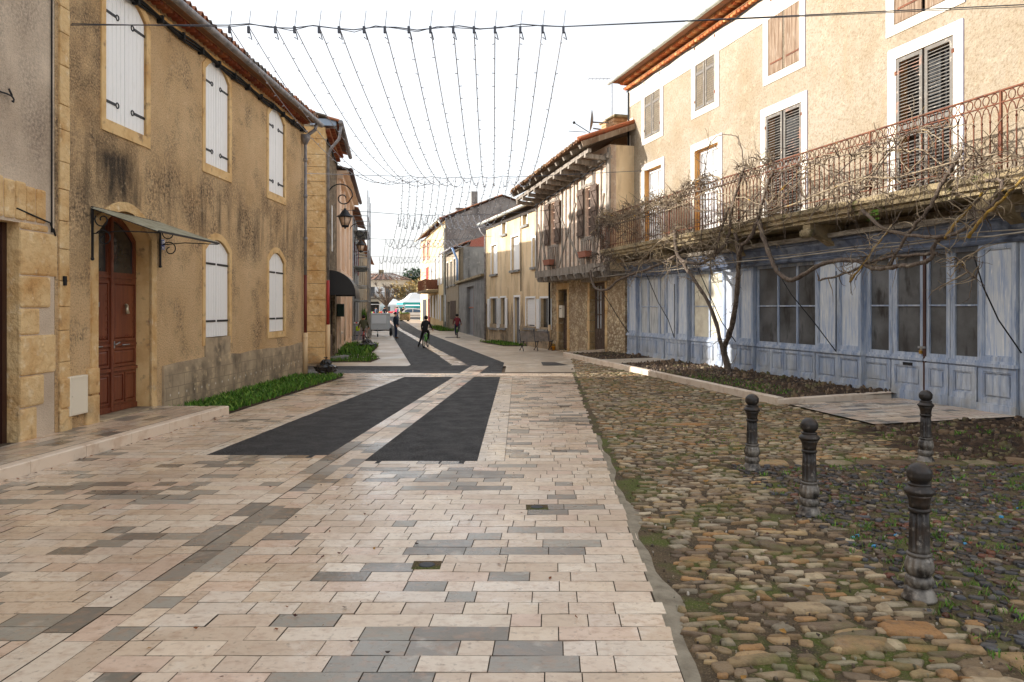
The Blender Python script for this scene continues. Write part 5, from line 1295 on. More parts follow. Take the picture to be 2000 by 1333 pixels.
mb=MB(); mb.plate(rect(0,sl,-.1,sz),[rect(*w) for w in sw+sl_]+[rect(sd_[0][0],sd_[0][1],0,sd_[0][3])],-.2,0); mb.quad((0,0,-.1),(0,-9,-.1),(0,-9,sz+3),(0,0,sz)); mb.quad((0,-.2,-.1),(sl,-.2,-.1),(sl,-.2,sz),(0,-.2,sz),1); mb.build('wall',[M['cream_wall'],M['glass']],sh)
for a,b,z0,z1 in sl_:
    for i in range(3): q=MB(); l=a+(b-a)*i/3; q.box(l+.05,l+(b-a)/3-.05,-.02,.06,z0,z1); q.build('shutter',M['timber_brown'],sh)
for w in sw: frame(sh,w,'white_trim',.12)
mb=MB(); tile_roof(mb,-.3,sl,.5,sz+.1,-9,sz+3.4,p=.3,row=.8); mb.build('roof',M['tile'],sh)
mb=MB(); mb.tube([(-.4,.6,sz+.05),(sl,.6,sz+.05)],.1,8); mb.build('gutter',M['zinc'],sh)
mb=MB(); mb.tube([(-.4,.6,sz+.05),(-.3,.3,sz-.6),(-.3,.15,sz-1.0),(-.3,.15,4.3)],.09,8); mb.build('downpipe',mat('blue_pipe',S(120,150,190),.5),sh)
tl0=FR.u(869.5); tl1=FR.u(841); tz=10.35
th=FR.thing('tall_cream_house','tall cream house with grey cement gable and white shutters','house')
tw=[fw(843.5,846,520,565),fw(850,852.5,505,560),fw(857.5,860,497,557),fw(864.5,867.5,490,554)]
tlw=[fw(842,845,578,620),fw(848,851,577,622),fw(853.5,856,576,624),fw(862,869,577,628)]
mb=MB(); mb.plate(rect(tl0,tl1,-.1,tz),[rect(*w) for w in tw+tlw],-.2,0); mb.quad((tl0,-.2,-.1),(tl1,-.2,-.1),(tl1,-.2,tz),(tl0,-.2,tz),1); mb.build('wall',[mat('bright_cream',S(226,204,160),.9,[dict(s=.5,c=S(206,180,134),lo=.45,hi=.7)]),M['glass']],th)
gpx=MB(); g0=(tl0,.0); DG=13.0
gpx.add([(tl0,0,-.1),(tl0,-DG,-.1),(tl0,-DG,tz),(tl0,-5.5,tz+2.45),(tl0,0,tz)],[(0,1,2,3,4)]); gpx.build('gable_wall',M['cement'],th)
mb=MB(); tile_roof(mb,tl0-.25,tl1,.6,tz+.1,-5.5,tz+2.55,p=.35,row=.8); tile_roof(mb,tl1,tl0-.25,-13.4,tz+.1,-5.5,tz+2.55,p=.35,row=1); mb.build('roof',M['tile'],th)
mb=MB(); mb.tube([(tl0-.2,.7,tz+.05),(tl1,.7,tz+.05)],.12,8); mb.tube([(tl0-.1,.7,tz),(tl0-.05,.1,tz-.8),(tl0-.05,.1,0)],.09,8); mb.build('gutter',MATS['pale_gutter'],th)
mb=MB()
cy=tl0+.8
mb.box(cy-.4,cy+.4,-3.2,-2.6,tz+.6,tz+2.9); mb.build('chimney',M['cement'],th)
mb=MB(); mb.box(cy-.3,cy+.3,-2.0,-1.2,tz+.5,tz+1.2); mb.box(cy-.4,cy+.4,-2.1,-1.1,tz+1.2,tz+1.28); mb.build('low_chimney',M['cement'],th)
for w in tw+tlw:
    a,b,z0,z1=w
    for e,s in ((a,-1),(b,1)): q=MB(); l,h_=sorted((e+s*.05,e+s*.7)); q.box(l,h_,.02,.07,z0,z1); q.build('shutter',M['white_paint'],th)
rh=FR.thing('red_shutter_house','house with red shutters and small balcony at the end of the right row','house')
rl0=tl1+.03; rl1=FR.u(821.5)
rw=[fw(833,837,523,600)]; ru=[fw(826,829,478,510),fw(834,837,470,508)]; rd=[fw(826,833,584,632)]
mb=MB(); mb.plate(rect(rl0,rl1,-.1,tz-.1),[rect(*w) for w in ru],-.2,0); mb.quad((rl1,0,-.1),(rl1,-9,-.1),(rl1,-9,tz),(rl1,0,tz)); mb.quad((rl0,-.2,-.1),(rl1,-.2,-.1),(rl1,-.2,tz-.1),(rl0,-.2,tz-.1),1); mb.build('wall',[M['beige'],M['glass']],rh)
mb=MB(); a,b=rw[0][0],rw[0][1]; mb.box(a,b,.02,.1,rw[0][2]+2.6,rw[0][3]); mb.box(rl0+.2,a-.1,.02,.1,.2,3.0) if a-rl0>.4 else None; mb.build('shutter',mat('red_shutter_paint',S(186,62,44),.6),rh)
for w in ru:
    q=MB(); q.box(w[0]-.9,w[0],.02,.08,w[2],w[3]); q.build('shutter',mat('pink_shutter%d'%len(MATS),S(214,140,120),.7),rh)
a,b=rd[0][0],rd[0][1]; mb=MB(); mb.box(a,b,-.02,.03,.4,3.0); mb.build('door',mat('dark_entry',S(40,40,46),.5),rh)
mb=MB(); u0,u1=sorted((FR.u(817,1.2),FR.u(833,1.2))); mb.box(u0,u1,0,1.3,3.6,3.85); bb=mb.build('balcony',M['slab'],rh)
mb=MB(); 
for i in range(20): u=u0+(u1-u0)*i/19; mb.box(u-.03,u+.03,1.2,1.24,3.85,4.9)
mb.box(u0,u1,1.18,1.26,4.9,4.98); mb.box(u0-.04,u0+.02,0,1.24,3.9,4.9); mb.build('railing',M['rust'],bb)
mb=MB(); tile_roof(mb,rl0,rl1+.3,.6,tz+.05,-6.4,tz+3,p=.35,row=1); mb.tube([(rl0,.7,tz),(rl1+.3,.7,tz)],.12,8,0,S(190,190,185)); mb.build('roof',M['tile'],rh)

# ================================================================== LEFT ROW beyond the lane
st=LR.thing('stone_house','stone house with dressed quoins and black shop awning beyond the lane','house')
s1=-6.2; sZ=8.5
mb=MB(); mb.plate([(s1,-.1),(0,-.1),(0,sZ),(s1,sZ)],[rect(-5.0,-2.6,.0,2.45),rect(-1.5,-.75,4.3,6.2),rect(-4.0,-3.2,4.3,6.2)],-.3,0); mb.quad((s1,-.28,-.1),(0,-.28,-.1),(0,-.28,sZ),(s1,-.28,sZ),1); mb.build('wall',[M['dark_rubble'],M['glass']],st)
mb=MB(); mb.add([(0,0,-.1),(0,-9,-.1),(0,-9,sZ),(0,-4.5,sZ+1.6),(0,0,sZ)],[(0,1,2,3,4)]); mb.build('gable_wall',M['cream_wall'],st)
mb=MB(); z=0; i=0
while z<sZ-.2:
    h_=rnd(.42,.6); w=1.25 if i%2 else .72; mb.box(-w*.5,.02,-w,.02,z+.006,z+h_-.006); 
    if i%2==0: mb.box(-.3,.018,-1.25,-w-.01,z+.006,z+h_-.006)
    z+=h_; i+=1
mb.build('quoins',M['quoin'],st,bevel=.015)
for l,h_ in ((-1.52,-1.14),(-1.11,-.73),(-4.02,-3.62),(-3.58,-3.18)): q=MB(); planks(q,l,h_,4.3,lambda u:6.2,-.05,3); q.build('shutter',M['white_paint'],st)
mb=MB(); mb.plate(rect(-5,-2.6,.0,2.45),[rect(-4.85,-3.9,.9,2.3),rect(-3.75,-2.75,.9,2.3)],-.2,-.1); sf=mb.build('shop_window',M['timber_brown'],st)
mb=MB(); mb.quad((-5,-.15,0),(-2.6,-.15,0),(-2.6,-.15,2.4),(-5,-.15,2.4)); mb.build('pane',mat('greenish_glass',S(60,80,74),.1),sf)
mb=MB(); genoise(mb,.0,s1,-.02,.15,sZ-.05,.24); genoise(mb,.0,s1,-.02,.28,sZ+.13,.24); mb.build('tile_cornice',M['tile'],st)
mb=MB(); tile_roof(mb,s1,.25,.5,sZ+.2,-4.5,sZ+1.75,p=.26); tile_roof(mb,.25,s1,-9.3,sZ+.2,-4.5,sZ+1.75,p=.3,row=.8); mb.build('roof',M['tile'],st)
mb=MB(); mb.box(-.35,.12,-.5,.4,sZ+.06,sZ+.3); mb.build('zinc_flashing',mat('zinc_sheet',S(150,166,184),.4,metal=.3),st)
mb=MB(); mb.tube([(.3,.58,sZ+.15),(s1,.58,sZ+.15)],.09,8); mb.tube([(.1,.58,sZ+.1),(.05,.5,sZ-.4),(-.05,.2,sZ-.75),(-.1,.1,sZ-1.0),(-.1,.1,3.0)],.055,8); dp=mb.build('gutter',M['zinc'],st)
mb=MB(); mb.tube([(-.1,.1,3.0),(-.1,.1,1.4)],.06,8); mb.build('red_section',M['red_pipe'],dp)
mb=MB(); mb.tube([(-.1,.1,1.4),(-.1,.1,0)],.08,8); mb.build('cream_section',M['cream_pipe'],dp)
mb=MB(); mb.tube([(-.4-.2*i,.06,sZ-.35-.03*math.sin(i)) for i in range(30)],.035,5); mb.build('cable_bundle',M['rubber'],st)
aw=LR.thing('shop_awning','black rounded awning over the stone house shop window','awning')
mb=MB(); n=8; vs=[]
for u in (-5.3,-1.6):
    for i in range(n+1): a=math.pi/2*i/n; vs.append((u,.02+1.0*math.sin(a),2.5+.95*math.cos(a)))
mb.add(vs,[(i,i+1,n+2+i,n+1+i) for i in range(n)],0,None,True)
mb.add([(-1.6,.02,2.5)]+vs[n+1:],[tuple(range(n+2))]); mb.add([(-5.3,.02,2.5)]+vs[:n+1],[tuple(range(n+2))]); mb.box(-5.3,-1.6,.98,1.025,2.36,2.5)
mb.build('awning_cover',mat('black_awning_vinyl',S(38,37,38),.45),aw)
pk=LR.thing('pink_house','salmon pink rendered house with fluted pilasters','house')
p0,p1=s1-.02,-17.0; pZ=7.95
mb=MB(); mb.plate([(p1,-.1),(p0,-.1),(p0,pZ),(p1,pZ)],[rect(p0-2.4,p0-1.2,.9,2.7),rect(p0-6.5,p0-5.3,.1,2.8),rect(p0-2.4,p0-1.2,4.2,6.4),rect(p0-6.5,p0-5.3,4.2,6.4),rect(p0-9.5,p0-8.3,4.2,6.4)],-.2,0); mb.quad((p1,-.18,-.1),(p0,-.18,-.1),(p0,-.18,pZ),(p1,-.18,pZ),1)
mb.build('wall',[M['pink'],M['glass']],pk)
mb=MB(); mb.quad((p1,0,-.1),(p1,-9,-.1),(p1,-9,pZ),(p1,0,pZ)); mb.quad((p1,-9,-.1),(0,-9,-.1),(0,-9,pZ),(p1,-9,pZ)); mb.build('back_wall',M['pink'],pk)
mb=MB()
for u in (p0-.3,p0-3.6,p0-7.6,p1+.3):
    mb.box(u-.25,u+.25,0,.1,0,pZ)
    for i in range(4): mb.tube([(u-.18+.12*i,.11,.4),(u-.18+.12*i,.11,pZ-.3)],.035,6)
mb.box(p1,p0,0,.16,3.5,3.72); mb.box(p1,p0,0,.25,pZ-.25,pZ); mb.box(p1,p0,0,.5,pZ,pZ+.12)
for u in (p0-1.8,p0-5.9): mb.box(u-.9,u+.9,0,.3,2.9,3.1); mb.box(u-.8,u+.8,0,.2,3.1,3.3)
mb.build('mouldings',M['pink'],pk)
mb=MB(); tile_roof(mb,p1,p0,.5,pZ+.15,-4.5,pZ+1.6,p=.3,row=.8); tile_roof(mb,p0,p1,-9.3,pZ+.15,-4.5,pZ+1.6,p=.3,row=1); mb.build('roof',M['tile'],pk)
mb=MB(); mb.tube([(p0,.6,pZ+.15),(p1,.6,pZ+.15)],.1,8); mb.build('gutter',mat('dark_gutter',S(84,66,66),.5),pk)
mb=MB(); mb.box(p0-2.5,p0-1.1,0,.12,.78,.9); mb.build('sill',M['kerb'],pk)
gh=LR.thing('grey_house','grey-green house under scaffolding on the left row','house')
g1=-29.0
mb=MB(); mb.plate([(g1,-.1),(p1,-.1),(p1,7.6),(g1,7.6)],[rect(p1-2-4*i,p1-1-4*i,z,z+1.9) for i in range(3) for z in (.9,4.3)],-.2,0); mb.quad((g1,-.18,-.1),(p1,-.18,-.1),(p1,-.18,7.6),(g1,-.18,7.6),1); mb.quad((g1,0,-.1),(g1,-9,-.1),(g1,-9,7.6),(g1,0,7.6)); mb.build('wall',[M['cement'],M['glass']],gh)
mb=MB(); tile_roof(mb,g1,p1,.5,7.75,-4.5,9.3,p=.35,row=1); tile_roof(mb,p1,g1,-9.3,7.75,-4.5,9.3,p=.35,row=1.2); mb.build('roof',M['tile'],gh)
for i in range(3): q=MB(); u=p1-2-4*i; q.box(u-.5,u,.02,.07,4.3,6.2); q.box(u+1,u+1.5,.02,.07,4.3,6.2); q.build('shutter',mat('maroon%d'%i,S(120,44,52),.6),gh)
fc=LR.thing('cream_row_house','cream house at the far end of the left row','house')
f1=-62
mb=MB(); mb.plate([(f1,-.1),(g1,-.1),(g1,6.9),(f1,6.9)],[rect(g1-3-5*i,g1-2-5*i,z,z+1.8) for i in range(6) for z in (1.0,4.0)],-.2,0); mb.quad((f1,-.18,-.1),(g1,-.18,-.1),(g1,-.18,6.9),(f1,-.18,6.9),1); mb.quad((f1,0,-.1),(f1,-9,-.1),(f1,-9,7),(f1,0,7)); mb.build('wall',[M['cream_wall'],M['glass']],fc)
mb=MB(); tile_roof(mb,f1,g1,.4,6.95,-4.5,8.3,p=.5,row=1.2); mb.build('roof',M['tile'],fc)
# scaffold
sc=LR.thing('scaffold','galvanised scaffold tower with planked decks against the grey house','scaffold')
su=(-17.4,-20.2,-23.0)
mb=MB()
for u in su:
    for v in (.15,1.0): mb.tube([(u,v,0),(u,v,8.9 if v>.5 else 7.4)],.035,6)
for z in (2.4,3.3,4.4,5.3,6.5,7.4):
    for v in (.15,1.0): mb.tube([(su[0],v,z),(su[2],v,z)],.025,5)
    for u in su: mb.tube([(u,.15,z),(u,1.0,z)],.025,5)
mb.build('tube_frame',M['steel'],sc)
for z in (2.42,4.42,6.52):
    q=MB()
    for i in range(3): q.box(su[2],su[0],.17+.28*i,.43+.28*i,z,z+.05)
    q.build('deck',mat('deck_grey%d'%int(z),S(140,146,142),.7),sc)
tp=LR.thing('barrier_tape','red and white barrier tape strung along the scaffold foot','tape')
mb=MB()
for i in range(24):
    u=su[0]-(su[0]-su[2])*i/24; du=(su[0]-su[2])/24; z=1.5+.12*math.cos(i*.5); c=S(210,40,40) if i%2 else S(240,240,240)
    mb.add([(u,1.06,z),(u-du,1.06,z+.02),(u-du,1.065,z+.09),(u,1.065,z+.07)],[(0,1,2,3)],0,c)
for i in range(8):
    v=.2+.8*i/8; c=S(210,40,40) if i%2 else S(240,240,240); mb.add([(su[0]+.04,v,1.1),(su[0]+.04,v+.1,1.1),(su[0]+.045,v+.1,1.17),(su[0]+.045,v,1.17)],[(0,1,2,3)],0,c)
mb.build('tape_strip',M['colr'],tp)
# letter box
u=LR.u(658,.1); 
lbx=LR.at('letter_box','dark green letter box on the pink house corner','letter box',s1+.1,.02,1.9); mb=MB(); mb.box(-.16,.16,0,.3,-.28,.28); mb.build('box_body',mat('dark_green_paint',S(22,48,40),.5),lbx,bevel=.02); mb=MB(); mb.box(-.1,.1,.3,.305,.12,.16); mb.build('slot',M['steel'],lbx)
# lanterns
def lantern(name,label,u,v,zb,s=1.0,wall=LR,grp='wall lanterns'):
    t=wall.at(name,label,'street lamp',u,0,zb,grp)
    a=MB(); a.tube([(0,.05,-.9*s),(0,.05,.7*s)]+[(0,.05+.45*s*(1-math.cos(th)),.7*s+.45*s*math.sin(th)) for th in np.linspace(.2,3.1,14)]+[(0,.05+.45*s+.26*s*math.cos(th)*(1-.1*(th))+.1*s,.62*s+.24*s*math.sin(-th)*(1-.1*th)) for th in np.linspace(0.2,6.2,16)],.022*s,6)
    for z in (-.8,-.1): a.box(-.04*s,.04*s,0,.08*s,z*s-.03,z*s+.03)
    a.tube([(0,.05+.62*s,.45*s),(0,.05+.62*s,.2*s)],.012*s,5)
    a.build('bracket',M['iron'],t)
    c=(0,.05+.62*s,-.42*s)
    hd=MB(); hd.lathe([(.02*s,.68*s),(.05*s,.66*s),(.05*s,.62*s),(.11*s,.58*s),(.17*s,.48*s),(.2*s,.44*s),(.31*s,.38*s),(.31*s,.355*s),(.2*s,.35*s)],4,c)
    hd.lathe([(.12*s,-.03*s),(.14*s,.02*s),(.12*s,.05*s)],4,c); hd.sphere((c[0],c[1],c[2]-.05*s),.04*s,6)
    for k in range(4):
        an=math.pi/2*k; hd.tube([(c[0]+.125*s*math.cos(an),c[1]+.125*s*math.sin(an),c[2]+.03*s),(c[0]+.235*s*math.cos(an),c[1]+.235*s*math.sin(an),c[2]+.36*s)],.014*s,4)
    ho=hd.build('lantern_head',M['iron'],t)
    g=MB(); g.lathe([(.115*s,.04*s),(.22*s,.345*s)],4,c); g.build('glass',mat('lantern_glass%d'%len(MATS),S(226,196,170),.25),t)
    return t
lantern('wall_lantern','black wall lantern on scrolled arm beside the stone house, nearest the camera',-.75,.62,5.45,1.0)
lantern('wall_lantern','smaller-looking wall lantern on scrolled arm beside the scaffold',-15.6,.62,5.6,1.0)
# ================================================================== bollards
def bollard():
    t=thing('bollard','x','bollard',(0,0,0),0,'cast iron bollards')
    a=MB(); a.lathe([(.001,0),(.112,0),(.112,.015),(.1,.03),(.098,.05),(.084,.075),(.074,.09)],30); a.lathe([(.074,.089),(.088,.102),(.097,.128),(.09,.15),(.074,.168)],48,flute=(.1,.15,14,.1)); a.lathe([(.073,.167),(.086,.185),(.096,.215),(.097,.235),(.088,.27),(.073,.3)],60,flute=(.18,.28,12,.14)); b=a.build('base',M['castiron'],t)
    a=MB(); a.lathe([(.073,.299),(.082,.306),(.083,.318),(.072,.325)],28); a.lathe([(.07,.324),(.068,.345),(.065,.5),(.061,.6)],60,flute=(.34,.7,10,.2)); a.lathe([(.061,.599),(.071,.606),(.071,.622),(.064,.63)],28); a.build('shaft',M['castiron'],t)
    a=MB(); a.lathe([(.063,.629),(.066,.66),(.074,.7),(.086,.722)],48,flute=(.64,.71,8,.1)); a.lathe([(.086,.721),(.1,.742),(.098,.752),(.075,.775),(.066,.782),(.075,.788),(.074,.796),(.056,.802)],30); a.build('collar',M['castiron'],t)
    a=MB(); pr=[(.054,.8)]+[(.083*math.sin(q),.862-.076*math.cos(q)) for q in np.linspace(.7,3.1,18)]
    pr=[(r*(.965 if i in(7,11) else 1),z) for i,(r,z) in enumerate(pr)]; a.lathe(pr,30); a.build('ball_cap',M['castiron'],t)
    return t
def dup(root,loc,rotz,label,group=None):
    r=root.copy(); COL.objects.link(r); r.location=loc; r.rotation_euler=(0,0,rotz); r['label']=label
    if group: r['group']=group
    for ch in list(root.children):
        c=ch.copy(); COL.objects.link(c); c.parent=r
        for g_ in list(ch.children):
            d=g_.copy(); COL.objects.link(d); d.parent=c
    return r
B0_=bollard(); B0_.location=(2.8,5.28,0); B0_['label']='worn cast iron bollard nearest the camera among dark pebbles'
dup(B0_,(2.88,7.44,0),.7,'cast iron bollard second nearest the camera, on the edge between cobbles and pebbles')
dup(B0_,(2.97,9.5,0),1.5,'cast iron bollard at the flat slab course below the kerb corner')
b4=dup(B0_,(5.36,9.95,0),2.2,'cast iron bollard standing in front of the blue shop door')

# ================================================================== light curtains over the street
wires=[(11.4,(-6.55,6.2),(8.6,6.55),(-4.21,.77),6.2),
       (24.5,(-6.8,6.3),(4.6,6.4),(-3.48,.16),6.2),
       (34.4,(-7.7,6.4),(2.0,6.4),(-5.09,-1.26),6.2),
       (47.0,(-9.8,6.3),(-1.2,6.4),(-7.74,-3.6),6.2),
       (62.0,(-12.2,6.2),(-4.0,6.2),(-10.7,-6.2),6.15),
       (80.0,(-15,5.8),(-7.6,5.9),(-13.9,-9.2),5.7)]
wirem=mat('dark_cable',S(84,88,98),.6); strm=mat('light_string_cable',S(170,170,176),.6); bulb=mat('clear_bulb',S(190,192,198),.3)
labs=['nearest curtain of festive light strings, hung between ochre house and shop house','second curtain of light strings, sagging over the street by the half-timbered roof','third curtain of light strings, beyond the half-timbered house eaves','fourth curtain of light strings, strung before the tall cream house','farthest and faintest curtain of light strings above the street end']
for k in range(5):
    Y0,A,Bp,(xa,xb),z0=wires[k]; Y1,A1,B1,(xc,xd),z1=wires[k+1]
    t=thing('light_curtain',labs[k],'string lights',((xa+xb)/2,Y0,z0),0,'festive light curtains')
    ox,oy,oz=(xa+xb)/2,Y0,z0
    cr=.009 if k<2 else .012
    mb=MB()
    P=[(A[0]-ox,0,A[1]-oz)]
    for i in range(17): P.append((xa+(xb-xa)*i/16-ox,rnd(-.01,.01),.0+.03*math.sin(i*1.9)-.05*math.sin(math.pi*i/16)))
    P.append((Bp[0]-ox,0,Bp[1]-oz)); mb.tube(P,cr,5)
    if k==0: mb.tube([(p[0],p[1]+.02,p[2]+.03*math.cos(i*2.3)) for i,p in enumerate(P)],.006,4)
    mb.build('carrier_cable',wirem,t)
    if k==4:
        mb=MB(); mb.tube([(A1[0]-ox,Y1-oy,A1[1]-oz),(xc-ox,Y1-oy,z1-oz),(xd-ox,Y1-oy,z1-oz),(B1[0]-ox,Y1-oy,B1[1]-oz)],cr,5); mb.build('carrier_cable',wirem,t)
    for i in range(16):
        f=(i+rnd(-.1,.1))/15; f=min(max(f,0),1); x0=xa+(xb-xa)*f; x1=xc+(xd-xc)*f; sag=rnd(.92,1.12)*(1.0 if k<2 else .9)
        m=22; Q=[]
        for j in range(m+1):
            q=j/m; Q.append((x0+(x1-x0)*q-ox,(Y1-Y0)*q,z0+(z1-z0)*q-4*sag*q*(1-q)*(1 if q<.5 else (1-.0*q))-oz-.02))
        mb=MB(); r=.0072 if k==0 else (.008 if k==1 else .01); mb.tube(Q,r,4,0,None,False)
        nb=34
        for j in range(1,nb):
            q=j/nb; x=x0+(x1-x0)*q-ox; yy=(Y1-Y0)*q; z=z0+(z1-z0)*q-4*sag*q*(1-q)-oz-.02; an=rnd(0,6.28); L=.05 if k==0 else .06
            dx,dz=L*math.cos(an),L*math.sin(an)*.6; rr=.008 if k<1 else .014
            mb.tube([(x,yy,z),(x+dx,yy,z+dz)],[rr,rr*.7],4,1)
        mb.build('light_string',[strm,bulb],t)
        if k<1:
            mb=MB(); zz=-.03; mb.box(x0-ox-.018,x0-ox+.018,-.018,.018,-.12,-.02); mb.tube([(x0-ox,0,-.05),(x0-ox+.03,.01,.22)],.004,4); mb.tube([(x0-ox+.02,0,-.1),(x0-ox+.05,0,-.22),(x0-ox+.0,0,-.18)],.008,4); mb.build('connector',wirem,t)
# plain service wire to the shop house
# ================================================================== vine on the balcony
vn=R.thing('grape_vine','bare twisted grape vine climbing from the bed over the balcony railing','vine')
def vpath(pts,sub=5,jit=.015):
    P=[Vector((R.px(x,y,v)[0],v,R.px(x,y,v)[1])) for x,y,v in pts]; out=[]
    for i in range(len(P)-1):
        p0=P[max(i-1,0)];p1=P[i];p2=P[i+1];p3=P[min(i+2,len(P)-1)]
        for j in range(sub):
            t=j/sub; q=.5*((2*p1)+(p2-p0)*t+(2*p0-5*p1+4*p2-p3)*t*t+(3*p1-p0-3*p2+p3)*t**3)
            out.append(q+Vector((rnd(-jit,jit),rnd(-jit,jit),rnd(-jit,jit))))
    out.append(P[-1]); return out
def taper(P,r0,r1): 
    n=len(P)-1; return [(r0+(r1-r0)*i/n)*rnd(.86,1.16) for i in range(n+1)]
BR=[]
def branch(pts,r0,r1,m='bark',name='branch',jit=.015):
    P=vpath(pts,5,jit); mb=MB(); mb.tube(P,taper(P,r0,r1),7); mb.build(name,M[m],vn); BR.append(P); return P
branch([(1427,742,.45),(1417,700,.5),(1415,680,.5),(1424,655,.55),(1435,610,.6),(1440,560,.7),(1443,515,.8),(1441,480,.9),(1436,455,.95)],.085,.05,name='trunk',jit=.012)
branch([(1425,738,.5),(1412,692,.6),(1402,645,.7),(1383,590,.85),(1362,558,.95),(1345,530,1),(1327,505,1.05),(1318,480,1.05),(1320,455,1.02)],.06,.042,name='trunk')
branch([(1318,450,1.0),(1325,500,1.05),(1347,514,1.05),(1380,511,1.0),(1413,482,1.0),(1424,456,1.0),(1431,405,1.0),(1446,350,1.0),(1456,328,.98)],.05,.03)
branch([(1443,500,.9),(1450,480,1.0),(1463,468,1.05),(1479,434,1.0),(1486,405,1.0),(1499,361,1.0),(1510,336,1.0)],.055,.032)
branch([(1481,431,1.0),(1490,460,1.05),(1501,493,1.05),(1518,530,1.05),(1540,547,1.05),(1563,541,1.05),(1600,518,1.05),(1635,510,1.05),(1680,510,1.05),(1704,524,1.05),(1752,521,1.05),(1809,512,1.05),(1822,498,1.05),(1826,478,1.05),(1845,461,1.05)],.06,.034)
branch([(1600,548,1.05),(1650,535,1.05),(1700,512,1.05),(1760,500,1.05),(1830,495,1.05)],.02,.03)
branch([(1735,524,1.05),(1776,454,1.08),(1812,411,1.08),(1838,363,1.05),(1862,320,1.05),(1878,294,1.02)],.028,.042)
branch([(1684,410,1.05),(1723,445,1.08),(1759,457,1.08),(1800,462,1.08),(1848,462,1.08),(1891,445,1.08),(1934,406,1.08),(1956,373,1.05),(1954,352,1.02),(1925,354,1.0)],.035,.025)
branch([(1845,466,1.08),(1879,423,1.1),(1903,399,1.1),(1920,376,1.08)],.026,.016,'lichen')
branch([(1891,464,1.08),(1925,421,1.1),(1956,392,1.1),(2005,346,1.1),(2040,320,1.1)],.03,.018,'lichen')
branch([(1660,552,1.06),(1690,510,1.1),(1720,470,1.08),(1742,440,1.05)],.02,.012,'lichen')
branch([(1170,424,.98),(1219,427,1.0),(1259,414,1.0),(1292,394,1.0),(1318,390,1.0),(1347,363,1.0),(1365,350,1.0),(1391,343,1.0),(1408,352,1.0)],.03,.02,'bark_pale')
branch([(1165,440,.98),(1230,432,1.0),(1290,410,1.0),(1340,380,1.0),(1400,365,1.0),(1450,345,1.0)],.026,.018)
branch([(1153,529,1.1),(1160,560,1.12),(1184,567,1.12),(1208,548,1.1),(1237,536,1.08),(1286,518,1.06),(1320,500,1.05)],.045,.035)
branch([(1240,520,1.05),(1262,500,1.1),(1290,470,1.1),(1320,455,1.05)],.03,.02,'bark_pale')
branch([(1440,440,1.0),(1490,420,1.0),(1560,395,1.02),(1620,370,1.02),(1680,350,1.02),(1760,345,1.02),(1850,320,1.02),(1950,300,1.02)],.02,.014,'bark_pale')
branch([(1395,505,1.1),(1402,470,1.1),(1412,440,1.05),(1424,405,1.02)],.03,.02)
branch([(1870,505,1.05),(1905,545,1.05)],.02,.01)
branch([(1371,470,1.02),(1372,400,1.0),(1376,345,1.0),(1383,290,1.0),(1400,267,1.0),(1434,265,1.0),(1447,285,1.0),(1453,325,1.0)],.013,.012)   # hooped cane
for k_ in range(9):
    x0_=random.choice((1180,1300,1440,1500,1640)); x1_=x0_+rnd(200,520); n_=9; P_=[]
    for i_ in range(n_+1):
        x=x0_+(x1_-x0_)*i_/n_; u_=R.u(x,1.0); P_.append(Vector((u_,rnd(.95,1.05),4.25+.9*abs(math.sin(k_*1.3+i_*.45))+rnd(-.12,.12))))
    q_=MB(); W_=[]
    for i_ in range(n_):
        for j_ in range(4): W_.append(P_[i_].lerp(P_[i_+1],j_/4)+Vector((rnd(-.02,.02),rnd(-.02,.02),rnd(-.03,.03))))
    q_.tube(W_,taper(W_,.016,.007),5); q_.build('branch',M['bark_pale' if k_%2 else 'bark'],vn); BR.append(W_)
def twigs(n,src,L,r,m,down=.0,name='twigs'):
    mb=MB()
    for _ in range(n):
        P=random.choice(src); i=random.randrange(len(P)); p=P[i].copy(); d=Vector((rnd(-1,1),rnd(-.6,.9),rnd(-.8,1)-down)).normalized()
        k=random.randint(4,8); Q=[p]; l=rnd(.4,1.2)*L
        for j in range(k):
            d=(d+Vector((rnd(-.55,.55),rnd(-.4,.4),rnd(-.55,.5)-down*.3))).normalized(); p=p+d*l/k; Q.append(p.copy())
        rr=r*rnd(.6,1.4); mb.tube(Q,[rr*(1-.75*j/k) for j in range(k+1)],4,0,None,False)
        if random.random()<.6:
            q=Q[k//2]; d2=(d+Vector((rnd(-1,1),rnd(-.6,.6),rnd(-1,1)))).normalized(); mb.tube([q,q+d2*l*.22,q+d2*l*.3+Vector((rnd(-.1,.1),0,rnd(-.1,.1)))],rr*.5,4,0,None,False)
    o=mb.build(name,M[m],vn); o['kind']='stuff'; return o
twigs(380,BR,.7,.011,'bark_pale'); twigs(300,BR,.55,.01,'bark')
rail=[[Vector((R.u(x,.98),.98,5.3+rnd(-.25,.15))) for x in range(1165,1330,4)]]
rail2=[[Vector((R.u(x,.98),.98,5.2+rnd(-.9,.25))) for x in range(1170,1300,3)]]
knots=[[Vector((R.u(x,.98),1.0,5.42+rnd(-.15,.18))) for x in list(range(1345,1400,4))+list(range(1440,1520,4))+list(range(1330,1350,4))]]
tail=[[Vector((R.u(x,1.0),1.0,rnd(3.5,5.3))) for x in range(1160,1200,2)]]
low=[[Vector((R.u(x,1.0),1.05,rnd(3.2,3.9))) for x in range(1200,1420,5)]]
edge=[[Vector((R.u(x,1.0),1.0,4.2+rnd(-.15,.2))) for x in range(1240,2040,9)]]
